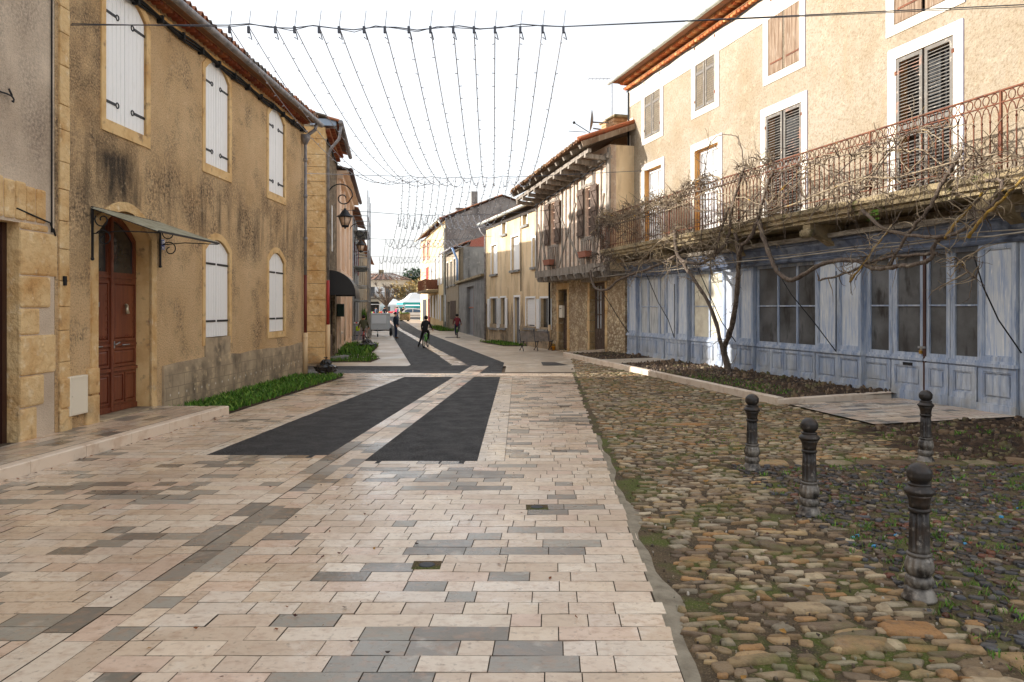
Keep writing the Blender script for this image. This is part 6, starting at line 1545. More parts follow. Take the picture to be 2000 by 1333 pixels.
twigs(260,rail,.55,.015,'bark_pale'); twigs(80,rail,.5,.013,'bark'); twigs(110,rail2,.75,.011,'bark'); twigs(80,rail2,.75,.01,'bark_pale'); twigs(130,knots,.4,.012,'bark'); twigs(120,knots,.4,.011,'bark_pale'); twigs(170,tail,.6,.011,'bark',.5); twigs(120,low,.9,.012,'bark_pale'); twigs(50,low,.8,.011,'bark'); twigs(150,edge,.7,.01,'bark_pale'); twigs(90,edge,.8,.009,'bark'); twigs(60,edge,.9,.008,'bark',.9)
fe=R.thing('fern','small green fern growing on the balcony slab edge','fern'); mb=MB(); fu,fz=R.px(1712,415,1.0)
for i in range(14):
    a=rnd(-1.6,1.6); L=rnd(.12,.3); 
    for j in range(6):
        q=j/6; x=fu+math.sin(a)*L*q; z=fz+.08*math.sin(q*3)-.25*q*q; w=.035*(1-q); y=1.0+.1*q; mb.add([(x-w,y,z),(x,y+.01,z+.012),(x+w,y,z-.02),(x,y,z-.03)],[(0,1,2,3)],0,random.choice(GR))
mb.build('fronds',M['grass'],fe)

# ================================================================== people
SKIN=S(205,158,128)
def person(name,label,loc,rotz,J,cols,hair=True,scale=1.0,group=None):
    """J joints (metres); cols dict: top, legs, shoes, hair"""
    t=thing(name,label,'person',loc,rotz,group)
    names=['pelvis','waist','chest','neck','head','top','ls','le','lw','rs','re','rw','lh','lk','la','lt','rh','rk','ra','rt']
    rad=dict(pelvis=(.15,.12),waist=(.14,.11),chest=(.17,.12),neck=(.055,.055),head=(.085,.1),top=(.07,.08),ls=(.07,.07),rs=(.07,.07),le=(.045,.045),re=(.045,.045),lw=(.03,.025),rw=(.03,.025),lh=(.1,.1),rh=(.1,.1),lk=(.062,.065),rk=(.062,.065),la=(.042,.045),ra=(.042,.045),lt=(.04,.03),rt=(.04,.03))
    if 'rad' in cols: rad.update(cols['rad'])
    E=[('pelvis','waist'),('waist','chest'),('chest','neck'),('neck','head'),('head','top'),('chest','ls'),('ls','le'),('le','lw'),('chest','rs'),('rs','re'),('re','rw'),('pelvis','lh'),('lh','lk'),('lk','la'),('la','lt'),('pelvis','rh'),('rh','rk'),('rk','ra'),('ra','rt')]
    V=[Vector(J[n]) for n in names]; edges=[(names.index(a),names.index(b)) for a,b in E]; rr=[rad[n] for n in names]
    for s in 'lr':   # palm and fingers
        wi=names.index(s+'w'); d=(V[wi]-V[names.index(s+'e')]).normalized(); side=d.cross(Vector((0,1,0)));
        if side.length<.1: side=d.cross(Vector((1,0,0)))
        side.normalize(); pn=d.cross(side)
        V.append(V[wi]+d*.07); pi_=len(V)-1; edges.append((wi,pi_)); rr.append((.035,.018))
        for k in range(4):
            b=V[pi_]+side*(.024*(k-1.5)); L=(.068,.08,.075,.056)[k]
            V.append(b+d*.03); edges.append((pi_,len(V)-1)); rr.append((.009,.009)); V.append(b+d*(.03+L*.5)+pn*.012); edges.append((len(V)-2,len(V)-1)); rr.append((.0085,.0085)); V.append(b+d*(.03+L*.8)+pn*.035); edges.append((len(V)-2,len(V)-1)); rr.append((.0075,.0075))
        V.append(V[wi]+d*.03+side*.045); edges.append((wi,len(V)-1)); rr.append((.012,.011)); V.append(V[wi]+d*.075+side*.062+pn*.015); edges.append((len(V)-2,len(V)-1)); rr.append((.009,.009))
    me=bpy.data.meshes.new('tmp'); me.from_pydata([tuple(v) for v in V],edges,[]); o=bpy.data.objects.new('tmp',me); COL.objects.link(o)
    m=o.modifiers.new('s','SKIN'); m.use_smooth_shade=True
    for i,v in enumerate(me.skin_vertices[0].data): v.radius=rr[i]; v.use_root=(i==0)
    s=o.modifiers.new('d','SUBSURF'); s.levels=1; s.render_levels=1
    bpy.context.view_layer.update(); dg=bpy.context.evaluated_depsgraph_get()
    nm=bpy.data.meshes.new_from_object(o.evaluated_get(dg)); bpy.data.objects.remove(o)
    mats=[cols['skin_m'],cols['top'],cols['legs'],cols['shoes'],cols['hair']]
    nm.materials.clear()
    for q in mats: nm.materials.append(q)
    zone={('head','top'):0,('neck','head'):0,('chest','neck'):1,('la','lt'):3,('ra','rt'):3}
    leg={'lh','lk','la','rh','rk','ra','pelvis'}
    for p in nm.polygons:
        c=p.center; best=9;bi=0
        for e,(a,b) in enumerate(edges):
            A,Bv=V[a],V[b]; ab=Bv-A; q=max(0,min(1,(c-A).dot(ab)/max(ab.length_squared,1e-9))); dd=(c-A-ab*q).length-.5*min(rr[a][0],rr[b][0])
            if dd<best: best=dd;bi=e
        if bi<len(E):
            k=E[bi]
            if k in zone: z=zone[k]
            elif k[0] in leg and k[1] in leg: z=2
            elif k in (('pelvis','waist'),): z=1
            else: z=1
        else: z=0
        p.material_index=z
        p.use_smooth=True
    bo=bpy.data.objects.new('body',nm); COL.objects.link(bo); bo.parent=t
    hd=Vector(J['head']); tp_=Vector(J['top']); f=Vector(J.get('face',(0,-1,0))).normalized()
    mb=MB(); c=hd*.35+tp_*.65; mb.sphere(tuple(c-f*.03+Vector((0,0,.02))),.105,10,0,None,(1,1.08,1.0)); mb.build('hair',cols['hair'],t)
    mb=MB(); c2=hd+f*.1; mb.sphere(tuple(c2),.022,6,0,None,(.8,.8,1.3)); 
    sd_=f.cross(Vector((0,0,1)))
    for s_ in (-1,1): mb.sphere(tuple(hd+sd_*.1*s_),.028,6,0,None,(.5,.8,1.2))
    mb.build('face_features',cols['skin_m'],t)
    mb=MB()
    for s_ in (-1,1): mb.sphere(tuple(hd+f*.092+sd_*.035*s_+Vector((0,0,.03))),.011,5)
    mb.box(hd.x+f.x*.1-.02,hd.x+f.x*.1+.02,hd.y+f.y*.1-.004,hd.y+f.y*.1+.004,hd.z-.055,hd.z-.047); mb.build('eyes',M['rubber'],t)
    return t
def clo(n,c,r=.9): return MATS.get(n) or mat(n,c,r)
skm=clo('skin',SKIN,.6); navy=clo('navy_cloth',S(34,44,60)); jean=clo('dark_jeans',S(44,54,78)); blk=clo('black_cloth',S(26,27,30)); maroon=clo('maroon_hoodie',S(110,36,44)); olive=clo('olive_coat',S(70,70,50)); greyc=clo('grey_trousers',S(150,146,148)); brown=clo('brown_boots',S(90,66,44)); hair=clo('dark_hair',S(30,26,24)); pinkc=clo('pink_jacket',S(214,50,96)); greyb=clo('grey_blue_coat',S(84,92,110))
def standing(h=1.7,arm='down',face=(1,0,0)):
    k=h/1.75
    J=dict(pelvis=(0,0,.95),waist=(0,0,1.1),chest=(0,0,1.33),neck=(0,0,1.5),head=(0,0,1.6),top=(0,0,1.69),ls=(.0,.19,1.42),le=(.02,.26,1.14),lw=(.1,.25,.9),rs=(.0,-.19,1.42),re=(.0,-.27,1.14),rw=(.12,-.24,.91),lh=(0,.09,.9),lk=(.02,.1,.48),la=(0,.1,.08),lt=(.16,.11,.03),rh=(0,-.09,.9),rk=(.02,-.1,.48),ra=(0,-.1,.08),rt=(.16,-.11,.03))
    J={n:tuple(c*k for c in v) for n,v in J.items()}; J['face']=face; return J
J=standing(1.72)
person('person','man in dark navy jumper and jeans standing on the asphalt by the trailer',( -7.6,50.2,.0),R_(-12),J,dict(skin_m=skm,top=navy,legs=jean,shoes=brown,hair=hair,rad=dict(waist=(.22,.17),chest=(.2,.15),pelvis=(.19,.15))))
# bikes ------------------------------------------------------------
def bike(name,label,loc,rotz,fm,wr=.29,tilt=0):
    t=thing(name,label,'bicycle',loc,rotz,'bicycles'); t.rotation_euler=(R_(tilt) if False else 0,0,rotz)
    wb=.92
    for y in (-wb/2,wb/2):
        q=MB(); n=22
        for rr_,r_,mi in ((wr,.028,0),(wr-.04,.012,1)): q.tube([(0,y+rr_*math.cos(a),wr+rr_*math.sin(a)) for a in np.linspace(0,6.2832,n)],r_,6,mi)
        for k in range(10): a=k*math.pi/5; q.tube([(0,y,wr),(0,y+(wr-.04)*math.cos(a),wr+(wr-.04)*math.sin(a))],.004,3,1)
        q.tube([(-.05,y,wr),(.05,y,wr)],.025,6,1); q.build('wheel',[M['rubber'],M['steel']],t)
    q=MB(); bb_=(0,-.06,wr-.0); st_=(0,-.2,.66); hd_=(0,.3,.68); hb=(0,.34,.56)
    for a,b,r_ in ((bb_,st_,.02),(bb_,hb,.024),(st_,hd_,.022),(bb_,(0,-wb/2,wr),.014),(st_,(0,-wb/2,wr),.014),(hd_,hb,.024)): q.tube([a,b],r_,6)
    for s in (-1,1): q.tube([hb,(s*.05,.37,.5),(s*.05,wb/2,wr)],.016,5)
    q.build('frame',fm,t)
    q=MB(); q.tube([st_,(0,-.22,.76)],.014,5); q.add([(-.07,-.36,.78),(.07,-.36,.78),(.02,-.08,.79),(-.02,-.08,.79),(-.06,-.34,.74),(.06,-.34,.74),(.015,-.1,.75),(-.015,-.1,.75)],[(0,1,2,3),(7,6,5,4),(0,4,5,1),(1,5,6,2),(2,6,7,3),(3,7,4,0)]); q.build('saddle',M['rubber'],t)
    q=MB(); q.tube([hd_,(0,.28,.84)],.016,5); q.tube([(-.3,.22,.9),(-.12,.3,.86),(.12,.3,.86),(.3,.22,.9)],.014,6); q.build('handlebar',M['iron'],t)
    q=MB(); q.tube([(-.09,-.06,wr-.12),(.0,-.06,wr),(.09,-.06,wr+.12)],.012,5)
    for s in (-1,1): q.box(s*.09-.05*(s<0),s*.09+.05*(s>0),-.11,-.01,wr+s*.12-.01,wr+s*.12+.01)
    q.lathe([(.08,-.005),(.08,.005)],14,(0,-.06,wr)) if False else None
    q.build('pedal_crank',M['iron'],t); return t
def rider(down_left=False,k=.86):
    J=dict(pelvis=(0,-.2,.86),waist=(0,-.14,1.0),chest=(0,-.03,1.2),neck=(0,.03,1.34),head=(0,.06,1.43),top=(0,.06,1.51),ls=(-.16,-.02,1.26),le=(-.24,.08,1.06),lw=(-.27,.22,.93),rs=(.16,-.02,1.26),re=(.24,.08,1.06),rw=(.27,.22,.93),lh=(-.09,-.19,.84),lk=(-.12,.12,.6),la=(-.1,-.06,.24),lt=(-.1,.08,.2),rh=(.09,-.19,.84),rk=(.12,.17,.72),ra=(.1,.02,.42),rt=(.1,.15,.4))
    if down_left: J.update(lk=(-.22,-.1,.48),la=(-.33,-.22,.08),lt=(-.36,-.08,.03))
    J['face']=(0,1,0); return J
green=clo('lime_green_paint',S(110,214,40),.4); redp=clo('red_bike_paint',S(190,44,48),.4)
c1=(-4.36,38.9,.016); bike('bicycle','lime green child bicycle on the band, one rider foot down',c1,R_(-6),green)
person('person','child in black clothes straddling the lime green bicycle with one foot down',c1,R_(-6),rider(True),dict(skin_m=skm,top=blk,legs=blk,shoes=brown,hair=hair))
for o_ in COL.objects:
    pass
c2=(-3.68,51.5,.012); bike('bicycle','lime green bicycle riding away past the garage door',c2,R_(5),green)
person('person','boy in maroon hoodie riding away past the grey garage',c2,R_(5),rider(False),dict(skin_m=skm,top=maroon,legs=jean,shoes=blk,hair=hair))
c3=(-8.2,42.4,.012); bike('bicycle','small red bicycle beside the grass bed on the left footway',c3,R_(10),redp,.25)
J=rider(True); 
person('person','child in olive coat and grey trousers standing over the red bicycle',c3,R_(10),J,dict(skin_m=skm,top=olive,legs=greyc,shoes=jean,hair=hair,rad=dict(waist=(.18,.15),chest=(.19,.15))))
# ================================================================== trailer, bags, tyre, ball, bench
tr=thing('box_trailer','grey metal box trailer parked on the left footway','trailer',(-9.35,54,0),R_(4))
mb=MB(); mb.box(-.62,.62,0,2.0,.48,.9); mb.box(-.6,.6,.0,2.0,.9,1.58); mb.build('box_body',mat('trailer_grey',S(200,204,206),.5),tr,bevel=.02)
mb=MB(); mb.box(-.5,.5,-.02,-.001,.9,1.5); mb.box(-.66,.66,-.03,2.0,1.58,1.62); mb.build('front_panel',mat('trailer_panel',S(228,231,234),.5),tr)
mb=MB(); mb.box(-.72,.72,-.05,.05,.4,.47); mb.tube([(-.5,0,.43),(0,-1.0,.42)],.03,6); mb.tube([(.5,0,.43),(0,-1.0,.42)],.03,6); mb.tube([(0,-1.0,.42),(0,-1.3,.45)],.035,6); mb.build('drawbar',M['iron'],tr)
for x in (-.74,.74):
    q=MB(); q.lathe([(.1,-.09),(.24,-.09),(.28,-.05),(.28,.05),(.24,.09),(.1,.09)],18); q.build('wheel',M['rubber'],tr,loc=(x,1.0,.28),rot=(0,R_(90),0))
q=MB(); q.lathe([(.04,-.04),(.1,-.04),(.11,0),(.1,.04),(.04,.04)],14); q.build('jockey_wheel',M['rubber'],tr,loc=(0,-.9,.11),rot=(0,R_(90),0))
q=MB(); q.tube([(0,-.9,.15),(0,-.9,.6)],.025,6); q.build('jockey_post',M['steel'],tr)
def bag(label,loc,s,sq):
    t=thing('bin_bag',label,'bin bag',loc,rnd(0,6),'black bin bags'); a=MB(); n=18;k=10;vs=[];fs=[]
    for i in range(k+1):
        th_=math.pi*i/k
        for j in range(n):
            a_=2*math.pi*j/n; r=s*(1+.14*math.sin(a_*5+i)+.1*math.sin(a_*9-i*2)+rnd(-.04,.04))*(math.sin(th_)**.7 if 0<i<k else 0)
            z=s*sq*(.75-.75*math.cos(math.pi-th_) if False else (1-math.cos(math.pi-th_))*.5+0)*1.0
            z=s*sq*(1+math.cos(th_))*.62
            rr=r*(1 if z<s*sq*.75 else .55); vs.append((rr*math.cos(a_)*1.15,rr*math.sin(a_),max(0,z)))
    for i in range(k):
        for j in range(n): fs.append((i*n+j,(i+1)*n+j,(i+1)*n+(j+1)%n,i*n+(j+1)%n))
    a.add(vs,fs,0,None,False); a.build('bag_body',M['plastic_bag'],t)
    a=MB(); z=s*sq*1.2
    for q in range(5): an=q*1.3; a.add([(0,0,z),(.12*s*math.cos(an)*2,.12*s*math.sin(an)*2,z+.3*s),(.12*s*math.cos(an+.6)*2,.12*s*math.sin(an+.6)*2,z+.22*s)],[(0,1,2)])
    a.build('knot',M['plastic_bag'],t)
bag('slumped black bin bag on the footway beside the second grass bed',(-7.05,37.3,.01),.46,.85)
bag('small black bin bag at the corner of the grass bed by the lane',(-5.62,23.2,.01),.3,1.2)
ty=thing('tyre','old car tyre leaning by the left row under the scaffold','tyre',(-10.15,46.5,.33),R_(65)); q=MB(); q.lathe([(.2,-.1),(.3,-.11),(.34,-.06),(.34,.06),(.3,.11),(.2,.1)],20); q.build('tread',M['rubber'],ty,rot=(0,R_(82),0))
q=MB(); q.tube([(0,.19*math.cos(a),.19*math.sin(a)) for a in np.linspace(0,6.2832,18)],.02,5); q.build('rim',M['iron'],ty)
cr=thing('crate','grey storage crate stack on the footway by the scaffold','crate',(-9.75,48.5,0),.2); q=MB(); q.box(-.4,.4,-.3,.3,0,.28); q.box(-.36,.36,-.27,.27,.29,.56); q.build('crate_body',mat('crate_grey',S(150,150,158),.6),cr,bevel=.02); q=MB(); q.box(-.42,.42,-.32,.32,.26,.3); q.build('lid',M['rubber'],cr)
bl_=thing('ball','yellow-green ball on the grey crate','ball',(-9.72,48.3,.7)); q=MB(); q.sphere((0,0,0),.16,14); q.build('ball_skin',clo('ball_green',S(196,226,40),.5),bl_)
bn=thing('street_bench','dark metal slatted bench against the beige house','bench',(1.1,36.0,0),R_(16.5))
q=MB()
for i in range(9): y=.05-.05*i; q.beam((-.78,y*1.0,.44+.004*i),(.78,y,.44+.004*i),.035,.02)
q.build('seat',M['zinc'],bn); q=MB()
for i in range(8): q.beam((-.78,.1+.02*i,.5+.055*i),(.78,.1+.02*i,.5+.055*i),.035,.02,up=(0,1,0))
q.build('backrest',M['zinc'],bn)
for x in (-.7,0,.7):
    q=MB(); q.tube([(x,-.45,.47),(x,-.3,.42),(x,.05,.42),(x,.12,.5),(x,.28,.98)],.022,6); q.tube([(x,-.4,.44),(x,-.2,.2),(x,-.38,.02),(x,-.3,.0)],.02,5); q.tube([(x,.05,.42),(x,-.05,.2),(x,.2,.02),(x,.26,.04)],.02,5); q.build('leg',M['iron'],bn)
fp=thing('flower_pot','tiny orange pot at the downpipe foot beside the bench','pot',(1.95,36.2,0)); q=MB(); q.lathe([(.06,0),(.1,.16),(.11,.16),(.11,.2),(.09,.2)],12); q.build('pot_body',clo('orange_pot',S(224,150,30),.5),fp); q=MB(); q.sphere((0,0,.24),.09,8); q.build('plant',M['lichen'],fp)
# broken slabs by the wall
for i in range(3):
    t=thing('rubble_slab','broken grey stone slabs lying at the foot of the stone house','stone slab',(-6.75+.12*i,28.9+.35*i,.06),.4*i,'loose stone slabs'); q=MB(); q.add([(-.2,-.15,-.05),(.22,-.12,-.06),(.18,.16,-.05),(-.17,.14,-.05),(-.18,-.14,.08),(.2,-.12,.12),(.17,.14,.13),(-.15,.13,.09)],[(0,3,2,1),(4,5,6,7),(0,1,5,4),(1,2,6,5),(2,3,7,6),(3,0,4,7)]); q.build('slab_body',M['cement'],t,bevel=.015)
# potted plants and shrine planter near the scaffold
pt_=thing('potted_plant','tall green potted plant in terracotta trough by the scaffold','potted plant',(-12.2,62,.0)); q=MB(); q.box(-.5,.5,-.2,.2,0,.4); q.build('trough',clo('terracotta9',S(176,100,66),.8),pt_,bevel=.02); q=MB(); blades(q,260,lambda y:(-.5,.5),(-.2,.2),1.5,lambda x,y:.4,GR,.06,.35); q.build('foliage',M['grass'],pt_)
# ================================================================== square: car, tents, people, trees, far house
zq=.45
cz=thing('parked_car','white hatchback parked across the end of the street','car',(-12.45,99.5,zq),0)
prof=[(-2.0,.35),(-2.02,.7),(-1.95,.95),(-1.75,1.0),(-1.45,1.35),(-1.0,1.47),(-.1,1.5),(.6,1.42),(1.15,1.02),(1.8,.88),(2.0,.7),(2.02,.38)]
def carsec(w0,w1,p): return p
q=MB(); n=len(prof); vs=[]
for y,sx in ((-.85,1),(-.6,1),(.6,1),(.85,1)):
    for x,z in prof:
        inn=abs(y)>.8
        vs.append((x*(1 if not inn else .985),y*(1 if z<1.0 else .82),z*(1 if not inn or z<1.2 else .985)))
q.add(vs,[(i*n+j,i*n+j+1,(i+1)*n+j+1,(i+1)*n+j) for i in range(3) for j in range(n-1)]+[tuple(range(n-1,-1,-1)),tuple(3*n+j for j in range(n))],0,None,False); q.build('body',M['car_paint'],cz,bevel=.03)
for nm,pl in (('rear_window',[(-1.35,1.0),(-.35,1.0),(-.35,1.4),(-1.0,1.38),(-1.25,1.25)]),('front_window',[(-.25,1.0),(1.0,1.0),(.55,1.33),(-.25,1.41)])):
    q=MB(); q.add([(x,-.855 if z<1.01 else -.735,z) for x,z in pl],[tuple(range(len(pl)))]); q.build(nm,mat('car_glass%d'%len(MATS),S(60,84,112),.08,spec=.7),cz)
q=MB(); q.quad((.64,-.6,1.41),(.64,.6,1.41),(1.17,.7,1.025),(1.17,-.7,1.025)); q.build('windscreen',M['glass'],cz)
for x in (-1.25,1.25):
    for y in (-.78,.78):
        q=MB(); q.lathe([(.0,-.1),(.2,-.1),(.3,-.09),(.32,-.04),(.32,.06),(.28,.1),(.0,.1)],18); w_=q.build('wheel',M['rubber'],cz,loc=(x,y,.32),rot=(R_(90),0,0))
        q=MB(); q.lathe([(.02,.0),(.19,0),(.2,.02),(.02,.03)],12,(0,0,.1)); q.build('rim',M['steel'],w_)
q=MB(); q.box(-2.04,-1.96,-.8,-.5,.75,1.0); q.build('tail_lamp',clo('tail_red',S(190,30,34),.3),cz)
q=MB(); q.box(-1.2,1.1,-.875,-.85,.58,.66); q.build('side_strip',M['zinc'],cz)
c2_=thing('parked_car','dark blue car mostly hidden behind the white hatchback','car',(-10.6,104,zq),0); 
q=MB(); vs=[]
for y in (-.85,-.6,.6,.85):
    for x,z in prof: vs.append((x,y*(1 if z<1.0 else .82),z*1.06))
q.add(vs,[(i*n+j,i*n+j+1,(i+1)*n+j+1,(i+1)*n+j) for i in range(3) for j in range(n-1)]+[tuple(range(n-1,-1,-1)),tuple(3*n+j for j in range(n))]); q.build('body',clo('blue_car_paint',S(40,60,96),.3),c2_,bevel=.03)
q=MB(); q.add([(x,-.86 if z<1.08 else -.74,z) for x,z in ((-1.3,1.06),(1.0,1.06),(.5,1.42),(-1.1,1.44))],[(0,1,2,3)]); q.build('side_window',M['glass'],c2_)
for x in (-1.25,1.25): q=MB(); q.lathe([(.0,-.1),(.3,-.1),(.32,0),(.3,.1),(.0,.1)],16); q.build('wheel',M['rubber'],c2_,loc=(x,-.78,.32),rot=(R_(90),0,0))
pb=thing('planter_box','stone planter with low green plants in front of the white car','planter',(-13.05,93.5,.4),0); q=MB(); q.box(-.58,.58,-.5,.5,.12,.86); q.box(-.62,.62,-.54,.54,.8,.9); q.build('trough',M['slab'],pb,bevel=.03)
for x in (-.4,.4): q=MB(); q.box(x-.12,x+.12,-.3,.3,0,.13); q.build('foot',M['iron'],pb)
q=MB(); blades(q,300,lambda y:(-.55,.55),(-.45,.45),.2,lambda x,y:.88,GR,.04); q.build('foliage',M['grass'],pb)
TE=S(60,190,184); WH=S(240,241,240)
def tent(label,loc,w,h0,h1,teal_faces,rz=0):
    t=thing('market_tent',label,'market tent',loc,rz,'market tents'); a=MB(); c=w/2; rp=.12*w
    lvl=[(c,h0),(c*.55,h0+(h1-h0)*.42),(rp,h1),(0.02,h1+.08)]
    for k in range(4):
        for (r0,z0),(r1,z1) in zip(lvl[:-1],lvl[1:]):
            def P(r,z,s): 
                b=[(-r,-r),(r,-r),(r,r),(-r,r)]; p=b[(k+s)%4]; return (p[0],p[1],z)
            m0=[P(r0,z0,0),P(r0,z0,1),P(r1,z1,1),P(r1,z1,0)]
            a.add(m0,[(0,1,2,3)],0,TE if (k in teal_faces and r0<c*.6 and False) else WH)
        a.add([P(c,h0,0),P(c,h0,1),P(c,h0-.32,1),P(c,h0-.32,0)],[(0,1,2,3)],0,TE if k in teal_faces else WH)
    a.build('canopy',M['canvas'],t)
    for sx in (-1,1):
        for sy in (-1,1): a=MB(); a.tube([(sx*c*.97,sy*c*.97,0),(sx*c*.97,sy*c*.97,h0)],.04,6); a.build('pole',M['white_paint'],t)
    return t
tent('large white market tent with teal valance behind the white car',(-14.2,112,zq),4.4,2.35,3.7,(0,3),R_(20))
tent('white market tent with pale valance left of the larger teal one',(-18.7,121,zq),3.6,2.1,2.9,(3,),R_(10))
tent('low white market tent between the two larger ones',(-16.3,127,zq),4.2,1.9,2.6,(0,),R_(0))
for (x,Y,lab,tp,rz) in ((-17.1,103,'shopper in black coat beside the market stall, back turned',navy,2.0),(-18.3,103.5,'shopper in grey coat next to the black-coated one at the stall',greyb,1.0),(-15.2,101,'shopper in bright pink jacket at the market stall',pinkc,4.0),(-14.6,98,'person in grey-blue coat carrying a bag near the tent pole',greyb,.5),(-14.0,99,'person in dark coat under the tent pole',blk,5.0)):
    person('person',lab,(x,Y,zq),rz,standing(1.68,face=(1,0,0)),dict(skin_m=skm,top=tp,legs=jean,shoes=blk,hair=hair),group='people at the market')
stl=thing('market_stall','produce stall with red and orange goods behind the trailer','market stall',(-17.0,104.5,zq)); q=MB(); q.box(-2.5,2.5,-.5,.5,.75,.8); q.build('table_top',M['white_paint'],stl)
for x in (-2.4,2.4):
    for y in (-.4,.4): q=MB(); q.box(x-.04,x+.04,y-.04,y+.04,0,.75); q.build('leg',M['steel'],stl)
q=MB()
for i in range(70): q.sphere((rnd(-2.4,2.4),rnd(-.4,.4),.87+rnd(0,.18)),rnd(.07,.14),6,0,random.choice([S(200,40,36),S(226,130,40),S(220,60,80),S(120,160,50),S(235,235,230)]))
q.build('produce',M['colr'],stl)['kind']='stuff'
vnn=thing('market_van','van with raised dark tailgate behind the stall','van',(-19.6,108,zq)); q=MB(); q.box(-1.0,1.0,0,4.2,.4,2.1); q.build('body',M['car_paint'],vnn,bevel=.1); q=MB(); q.add([(-1,.0,2.1),(1,0,2.1),(1.0,-1.2,2.35),(-1.0,-1.2,2.35),(-1,0,2.2),(1,0,2.2),(1,-1.2,2.45),(-1,-1.2,2.45)],[(0,1,2,3),(4,5,6,7),(2,3,7,6),(0,3,7,4),(1,2,6,5)]); q.build('tailgate',M['rubber'],vnn); q=MB(); q.box(-.9,.9,-.02,.0,.6,2.0); q.build('load_bay',M['rubber'],vnn)
for x in (-.95,.95):
    for y in (.8,3.4): q=MB(); q.lathe([(0,-.1),(.32,-.1),(.34,0),(.32,.1),(0,.1)],14); q.build('wheel',M['rubber'],vnn,loc=(x,y,.34),rot=(0,R_(90),0))
# far house
fh=thing('far_cream_house','cream house with white shutters and hipped tiled roof closing the square','house',(-24.6,140,zq),0)
W2=5.6; q=MB(); wl=[(-4.2+2.8*i,-3.2+2.8*i,3.6,5.4) for i in range(4)]; lw=[(-4.2+2.8*i,-3.2+2.8*i,.8,2.4) for i in range(4)]
q.plate(rect(-W2,W2,-1,6.7),[rect(*w) for w in wl]+[arch(a,b,z0,z1-.3,.4) for a,b,z0,z1 in lw],-.2,0)
for v in q.v: pass
q.v=[(x,-y,z) for x,y,z in q.v]
q.quad((-W2,0,-1),(-W2,9,-1),(-W2,9,6.7),(-W2,0,6.7)); q.quad((W2,0,-1),(W2,9,-1),(W2,9,6.7),(W2,0,6.7)); q.quad((-W2,.15,-1),(W2,.15,-1),(W2,.15,6.6),(-W2,.15,6.6),1); q.build('wall',[mat('pale_far_render',S(244,228,204),.9),M['dusty']],fh)
for a,b,z0,z1 in wl+lw:
    for e,s in ((a,-1),(b,1)): k=MB(); k.box(min(e,e+s*.75),max(e,e+s*.75),-.08,-.02,z0,z1); k.build('shutter',M['white_paint'],fh)
q=MB(); 
def hip(mb): 
    e=6.3
    for (A,Bq,C,D) in (((-e,-.6,6.65),(e,-.6,6.65),(2.2,4.5,8.0),(-2.2,4.5,8.0)),((e,-.6,6.65),(e,9.6,6.65),(2.2,4.5,8.0),(2.2,4.5,8.0)),((-e,9.6,6.65),(-e,-.6,6.65),(-2.2,4.5,8.0),(-2.2,4.5,8.0)),((e,9.6,6.65),(-e,9.6,6.65),(-2.2,4.5,8.0),(2.2,4.5,8.0))):
        n=26
        for i in range(n):
            t0,t1=i/n,(i+1)/n; L=lambda P,Q,t:tuple(P[k]+(Q[k]-P[k])*t for k in range(3))
            c=random.choice([S(120,90,76),S(150,112,92),S(92,78,72),S(190,170,150) if i%5==0 else S(110,84,74)])
            a_,b_=L(A,Bq,t0),L(A,Bq,t1); c_,d_=L(D,C,t1),L(D,C,t0); m=lambda p:(p[0],p[1],p[2]+.12*(i%2)); mb.add([m(a_),m(b_),m(c_),m(d_)],[(0,1,2,3)],0,c)
hip(q); q.build('roof',M['tile'],fh)
q=MB(); q.box(-.4,.4,4,5,7.7,8.7); q.build('chimney',M['slab'],fh)
q=MB(); q.box(-4.6,4.6,-.9,-.05,3.3,3.42); 
for i in range(40): q.box(-4.5+.23*i,-4.46+.23*i,-.88,-.84,3.42,4.3)
q.box(-4.6,4.6,-.9,-.82,4.3,4.36); q.build('balcony',M['iron'],fh)
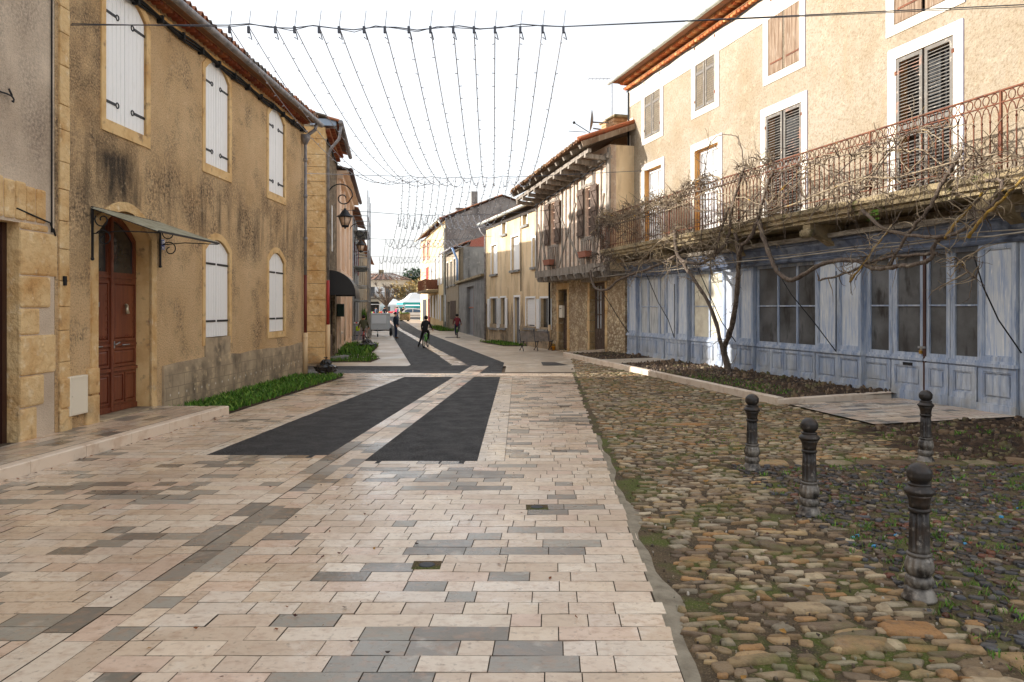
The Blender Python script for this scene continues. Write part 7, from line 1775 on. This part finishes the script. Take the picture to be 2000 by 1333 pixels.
# trees
def tree(name,label,loc,h,rt,crown,pal,n,leaf,limbs=9,bare=False,group=None):
    t=thing(name,label,'tree',loc,rnd(0,6),group); a=MB(); z1=h*.42; a.tube([(0,0,-.2),(.05,0,z1*.5),(0,.05,z1)],[rt,rt*.8,rt*.62],8)
    ends=[]
    for i in range(limbs):
        an=i*2.4; L=rnd(.5,1.0); e=(crown[0]*L*math.cos(an)*.75,crown[0]*L*math.sin(an)*.75,z1+(h-z1)*rnd(.3,.95)); m=(e[0]*.45+rnd(-.2,.2),e[1]*.45,z1+(e[2]-z1)*.4)
        a.tube([(0,0,z1*.9),m,e],[rt*.5,rt*.34,rt*.12],6); ends.append(e)
        for k in range(5 if not bare else 22):
            q=Vector(e)+Vector((rnd(-1,1),rnd(-1,1),rnd(-.2,1.2)))*(.9 if not bare else .55); a.tube([e,(Vector(e)+q)/2+Vector((rnd(-.1,.1),0,rnd(0,.1))),tuple(q)],[rt*.1,rt*.06,rt*.03],4,0,None,False)
        if bare: a.sphere(e,rt*.32,7)
    a.build('trunk',M['bark'],t)
    if not bare:
        c=MB(); cl=[(rnd(-1,1),rnd(-1,1),rnd(-1,1)) for _ in range(30)]; cl=[p for p in cl if sum(q*q for q in p)<1]
        for i in range(n):
            b=random.choice(cl); p=[b[k]*crown[0 if k<2 else 1]+random.gauss(0,.2)*crown[0 if k<2 else 1] for k in range(3)]; zc=z1+(h-z1)*.55+p[2]
            d=Vector((rnd(-1,1),rnd(-1,1),rnd(-1,1))).normalized(); e=d.orthogonal().normalized()*leaf*rnd(.6,1.3); f=d.cross(e)*.6; o=Vector((p[0],p[1],zc)); col=random.choice(pal); q=rnd(.7,1.25)
            c.add([o-e,o+f,o+e,o-f],[(0,1,2,3)],0,(col[0]*q,col[1]*q,col[2]*q,1))
        c.build('crown',M['leaf'],t)
    return t
EVG=[S(48,74,44),S(60,88,54),S(36,58,38),S(76,100,66)]; AUT=[S(184,156,98),S(164,134,84),S(150,136,92),S(200,176,124),S(120,114,82)]
tree('plane_tree','bare pollarded plane tree with knobbly limbs before the cream house',(-17.6,107.5,zq),4.9,.3,(2.7,1.0),None,0,.1,11,True)
tree('plane_tree','second bare pollarded tree at the left of the square',(-14.0,118,zq),5.2,.22,(2.8,1.2),None,0,.1,10,True)
tree('cedar_tree','tall dark green cedar rising behind the market tents',(-20.6,165,zq),10.0,.4,(3.4,2.8),EVG,2600,.34)
tree('autumn_tree','golden autumn tree left of the red-shutter house, behind tents',(-17.5,140,zq),6.4,.25,(3.6,2.2),AUT,2200,.25,group='autumn trees')
tree('autumn_tree','golden autumn tree partly hidden by the red-shutter house',(-13.0,136,zq),6.9,.25,(4,2.3),AUT,2200,.25,group='autumn trees')
hgd=thing('hedge','clipped green hedge along the back of the square','hedge',(-13,150,zq)); q=MB()
for i in range(3000): 
    o=Vector((rnd(-9,9),rnd(-.8,.8),rnd(.1,2.6))); d=Vector((rnd(-1,1),rnd(-1,1),rnd(-1,1))).normalized(); e=d.orthogonal().normalized()*.25; f=d.cross(e)*.6; q.add([o-e,o+f,o+e,o-f],[(0,1,2,3)],0,random.choice(EVG+AUT[2:3]))
q.build('foliage',M['leaf'],hgd)
